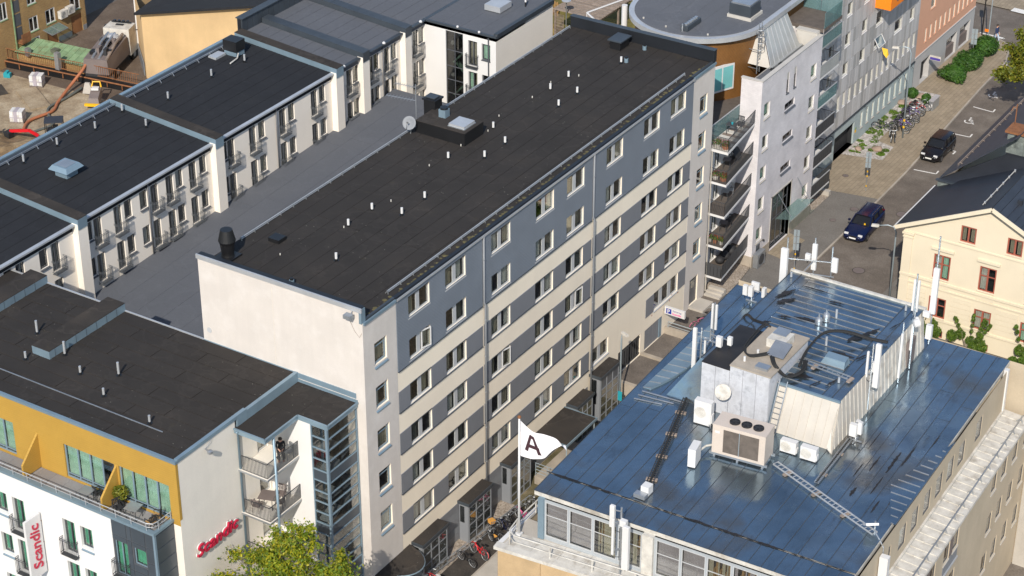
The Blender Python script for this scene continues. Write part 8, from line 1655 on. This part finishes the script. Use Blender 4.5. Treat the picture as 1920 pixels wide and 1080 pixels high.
# garden behind
sheet('lawn', [(-45, 66), (-19.5, 66), (-19.5, 100), (-45, 100)], .03, 'grass')
pg = thing('pergola', (-30, 76, 0), 'weathered timber pergola with slatted roof in the garden behind', 'pergola')
for i in range(22): bx('slat', 'wood_grey', pg, -32.8, -28.0, 73.3+i*.34, 73.3+i*.34+.2, 2.95+random.uniform(0, .04), 3.07)
for x in (-32.6, -28.2):
    bx('beam', 'wood_grey', pg, x-.08, x+.08, 73.2, 81, 2.75, 2.94)
    for y in (73.4, 77, 80.6): bx('post', 'wood_grey', pg, x-.08, x+.08, y-.08, y+.08, 0, 2.75)
for i in range(8): bx('trellis', 'wood_grey', pg, -32.6+i*.13, -32.55+i*.13, 73.22, 73.25, .3, 2.7)
for i in range(8): bx('trellis', 'wood_grey', pg, -32.6, -31.6, 73.19, 73.22, .4+i*.28, .45+i*.28)
bl = [(-35.5+rdt.uniform(-1.6, 1.6), 80+rdt.uniform(-2, 2.5), 3+rdt.uniform(-.6, 1.2), .7, .7, .6) for k in range(14)]
tree('garden_tree', (-35.5, 80.5, 0), bl, 5000, .2, 'leaf_mid', 'green garden tree beside the timber pergola', 12, .15, 3)
foliage('long_grass', 'straw', None, [(-34.2+rdt.uniform(-1.4, 1.4), 74.8+rdt.uniform(-1.2, 1.4), .3, .5, .5, .35) for k in range(16)], 3500, .12, 15)['kind'] = 'stuff'
gl_ = thing('garden_lamp', (-31, 73, 0), 'garden lamp with flat disc shade before the pergola', 'lamp'); G().cyl((-31.0, 72.6, 0), .05, 4.3, 8).build('post', 'galv', gl_); G().lathe((-31.0, 72.6, 4.3), [(.08, 0), (.4, .1), (.42, .16), (.1, .24)], 16).build('shade', 'metal_pale', gl_)
gf_ = thing('garden_fence', (-36, 77, 0), 'small slatted wooden fence in the garden left of the pergola', 'fence')
for i in range(9): bx('picket', 'seat_wood', gf_, -37.4+i*.25, -37.24+i*.25, 78.2, 78.25, 0, 1.4)
for z in (.4, 1.1): bx('rail', 'seat_wood', gf_, -37.4, -35.2, 78.25, 78.3, z, z+.1)

# ================================================================== STREET FURNITURE
def street_lamp(x, y, z, h, ang, label, arm=1.3, curved=True, bands=False):
    t = thing('street_lamp', (x, y, z), label, 'street lamp', 'street lamps'); dx, dy = math.cos(ang), math.sin(ang)
    pts = [(x, y, z), (x, y, z+h-.5)]+([(x+dx*arm*.15, y+dy*arm*.15, z+h-.12), (x+dx*arm*.5, y+dy*arm*.5, z+h), (x+dx*arm, y+dy*arm, z+h-.1)] if curved else [(x+dx*arm*.1, y+dy*arm*.1, z+h)])
    G().tube(pts, [.075, .06]+[.04]*(len(pts)-2), 8).build('post', 'rail_grey', t, None, True)
    e = Vector(pts[-1]); q = Vector((dx, dy, 0)); p = Vector((-dy, dx, 0)); g = G()
    g.hexa([e-p*.10+Vector((0, 0, -.07)), e+q*.55-p*.12+Vector((0, 0, -.08)), e+q*.55+p*.12+Vector((0, 0, -.08)), e+p*.10+Vector((0, 0, -.07)), e-p*.08+Vector((0, 0, .07)), e+q*.5-p*.09+Vector((0, 0, .06)), e+q*.5+p*.09+Vector((0, 0, .06)), e+p*.08+Vector((0, 0, .07))]).build('lantern', 'white_dirty', t); G().hexa([e+q*.08-p*.08+Vector((0, 0, -.12)), e+q*.48-p*.08+Vector((0, 0, -.12)), e+q*.48+p*.08+Vector((0, 0, -.12)), e+q*.08+p*.08+Vector((0, 0, -.12)), e+q*.05-p*.09+Vector((0, 0, -.08)), e+q*.5-p*.09+Vector((0, 0, -.08)), e+q*.5+p*.09+Vector((0, 0, -.08)), e+q*.05+p*.09+Vector((0, 0, -.08))]).build('diffuser', 'lamp_glass', t)
    if bands:
        for zz in (.9, 1.5): G().cyl((x, y, z+zz), .085, .18, 10).build('yellow_band', 'yellow_paint', t)
    return t
street_lamp(1.55, 25.6, -1.6, 6.6, R(-20), 'grey street lamp before the garage ramp, left of the blue roof', .35, False); street_lamp(11.6, 46.2, 0, 6.3, R(200), 'curved grey street lamp in front of the cream house', 1.2); street_lamp(1.67, 71.6, 0, 8.0, R(200), 'tall street lamp with yellow bands among the parked bicycles', 1.0, True, True)
bx('lamp_sign', 'teal_paint', None, 1.45, 1.75, 25.5, 25.53, -.2, .5).__setitem__('label', 'small teal plate on the lamp post before the garage ramp'); bpy.data.objects['lamp_sign']['category'] = 'sign'
def sign_post(x, y, z, h, ph, w, label, ang=R(200), m='copper_back', bands=True):
    t = thing('sign_post', (x, y, z), label, 'sign', 'parking sign posts'); G().cyl((x, y, z), .035, h, 8).build('post', 'galv', t); M = T(x, y, z, ang)
    k = 3
    for i in range(k): bx('sign_plate', 'rail_grey', t, -w/2, w/2, -.05, -.035, h-ph+i*ph/k+.02, h-ph+(i+1)*ph/k-.02, M)
    if bands:
        for zz in (.35, h-ph-.35, h-ph-.75): G().cyl((x, y, z+zz), .05, .14, 8).build('yellow_band', 'yellow_paint', t)
sign_post(3.0, 61.4, 0, 3.3, 1.35, .42, 'grey parking sign seen from behind on the paved footway'); sign_post(4.0, 46.6, 0, 3.6, 1.7, .42, 'grey parking sign near the glazed entrance behind the aerials'); sign_post(.6, 89.2, .0, 3.0, 1.5, .5, 'grey parking sign rising from the hedge', R(200), bands=False)
dp = thing('direction_post', (.7, 92.5, 0), 'tall pole with small orange arrow sign behind the hedge', 'sign'); G().cyl((.75, 92.4, 0), .05, 7.5, 8).build('post', 'rail_grey', dp); bx('arrow_plate', 'orange_paint', dp, .4, .75, 92.3, 92.33, 1.6, 1.85)
tl = thing('traffic_light', (-.75, 95.0, 0), 'black traffic light pole at the far crossing', 'traffic light'); G().cyl((-.75, 95.0, 0), .06, 4.5, 8).build('post', 'black', tl); bx('signal_head', 'black', tl, -.9, -.6, 94.9, 95.15, 3.4, 4.5)
paint('stop_line', [(-1.2, 95.6), (1.2, 95.55)], .3, -.09); paint('crossing_block', [(-.6, 102.2), (1.2, 102.1)], .9, .012)
o = G().hexa([(4.2, 87.9, .0), (4.8, 87.9, 0), (4.8, 88.5, 0), (4.2, 88.5, 0), (4.25, 87.95, .5), (4.75, 87.95, .5), (4.75, 88.45, .5), (4.25, 88.45, .5)]).build('concrete_block', 'white_dirty', None, Matrix.Translation((-.6, 1.5, -.1))); tag(o, 'small white concrete block at the kerb by the chestnut tree', 'block')
o = bx('concrete_block', 'concrete_pale', None, .1, 1.0, 58.9, 59.3, .03, .4); tag(o, 'pale concrete block at the end of the dark balconies', 'block')
# balcony things on the white brick house
def plant_box(x, y, z, label, fl, seed, w=.28, n=300):
    t = thing('flower_pot', (x, y, z), label, 'flower pot', 'flower pots on the balconies'); G().lathe((x, y, z), [(w*.7, 0), (w, .28), (w*.9, .28)], 12).build('pot', 'terracotta' if seed % 2 else 'white_dirty', t); foliage('flowers', fl, t, [(x, y, z+.45, w*1.1, w*1.1, .2)], n//5, .045, seed); foliage('leaves', 'leaf_mid', t, [(x, y, z+.38, w*1.1, w*1.1, .2)], n, .05, seed+50)
plant_box(.75, 40.9, 11.56, 'pink flowers in a pot at the corner of the top side balcony', 'flower_pink', 71); plant_box(.1, 40.9, 11.56, 'red and pink flowers at the inner end of the top side balcony', 'flower_red', 72); plant_box(.7, 40.95, 9.1, 'red geraniums on the second side balcony', 'flower_red', 73); plant_box(.1, 40.9, 9.1, 'mixed flowers by the door of the second side balcony', 'flower_pink', 74)
plant_box(-.1, 40.9, 4.12, 'white pot with pink plant on the fourth side balcony', 'flower_pink', 76, .18); plant_box(.35, 40.9, 4.12, 'left of two reddish potted plants on the fourth side balcony', 'flower_red', 77, .18); plant_box(.8, 40.9, 4.12, 'right of two reddish potted plants on the fourth side balcony', 'flower_red', 78, .18)
table(T(.0, 43.2, 11.57, R(10)), 'dark wire table on the top side balcony', 'balcony furniture', .7, .6, 'dark_rail'); chair(T(.1, 44.3, 11.57, R(0)), 'dark armchair behind the wire table on the top side balcony', 'balcony furniture', 'dark_rail', 'dark_rail'); o = G().lathe((.05, 43.2, 12.32), [(.06, 0), (.08, .14), (.07, .14)], 10).build('teal_pot', 'teal_paint'); tag(o, 'small teal pot on the wire table of the top side balcony', 'pot')
for z, n_ in ((9.1, 'second'), (6.62, 'third'), (4.12, 'fourth')):
    chair(T(.0, 43.6, z, R(20)), 'chair on the %s side balcony from the top, nearer the white wall' % n_, 'balcony furniture', 'furniture_dark' if z != 6.62 else 'galv', 'furniture_dark' if z != 6.62 else 'galv'); table(T(.05, 42.7, z, R(15)), 'small table on the %s side balcony from the top' % n_, 'balcony furniture', .55, .55, 'furniture' if z != 6.62 else 'galv')
gr = thing('covered_barbecue', (.1, 43.0, 1.65), 'dark covered lounge furniture on the lowest side balcony', 'furniture'); 
for i, (y, s) in enumerate(((42.3, .34), (43.1, .42), (44.0, .5))): G().ball((.1, y, 2.0), s, 8, 0, .8).build('cover', 'furniture_dark', gr, None, True)
sp = G().lathe((0, 0, 0), [(.02, .12), (.45, .02), (.48, 0), (.4, -.02), (.02, .08)], 16).build('folded_parasol', 'furniture_dark', None, Matrix.Translation((.2, 43.9, 9.9)) @ Matrix.Rotation(R(60), 4, 'Y')); tag(sp, 'dark disc-shaped parasol on the second side balcony', 'parasol')
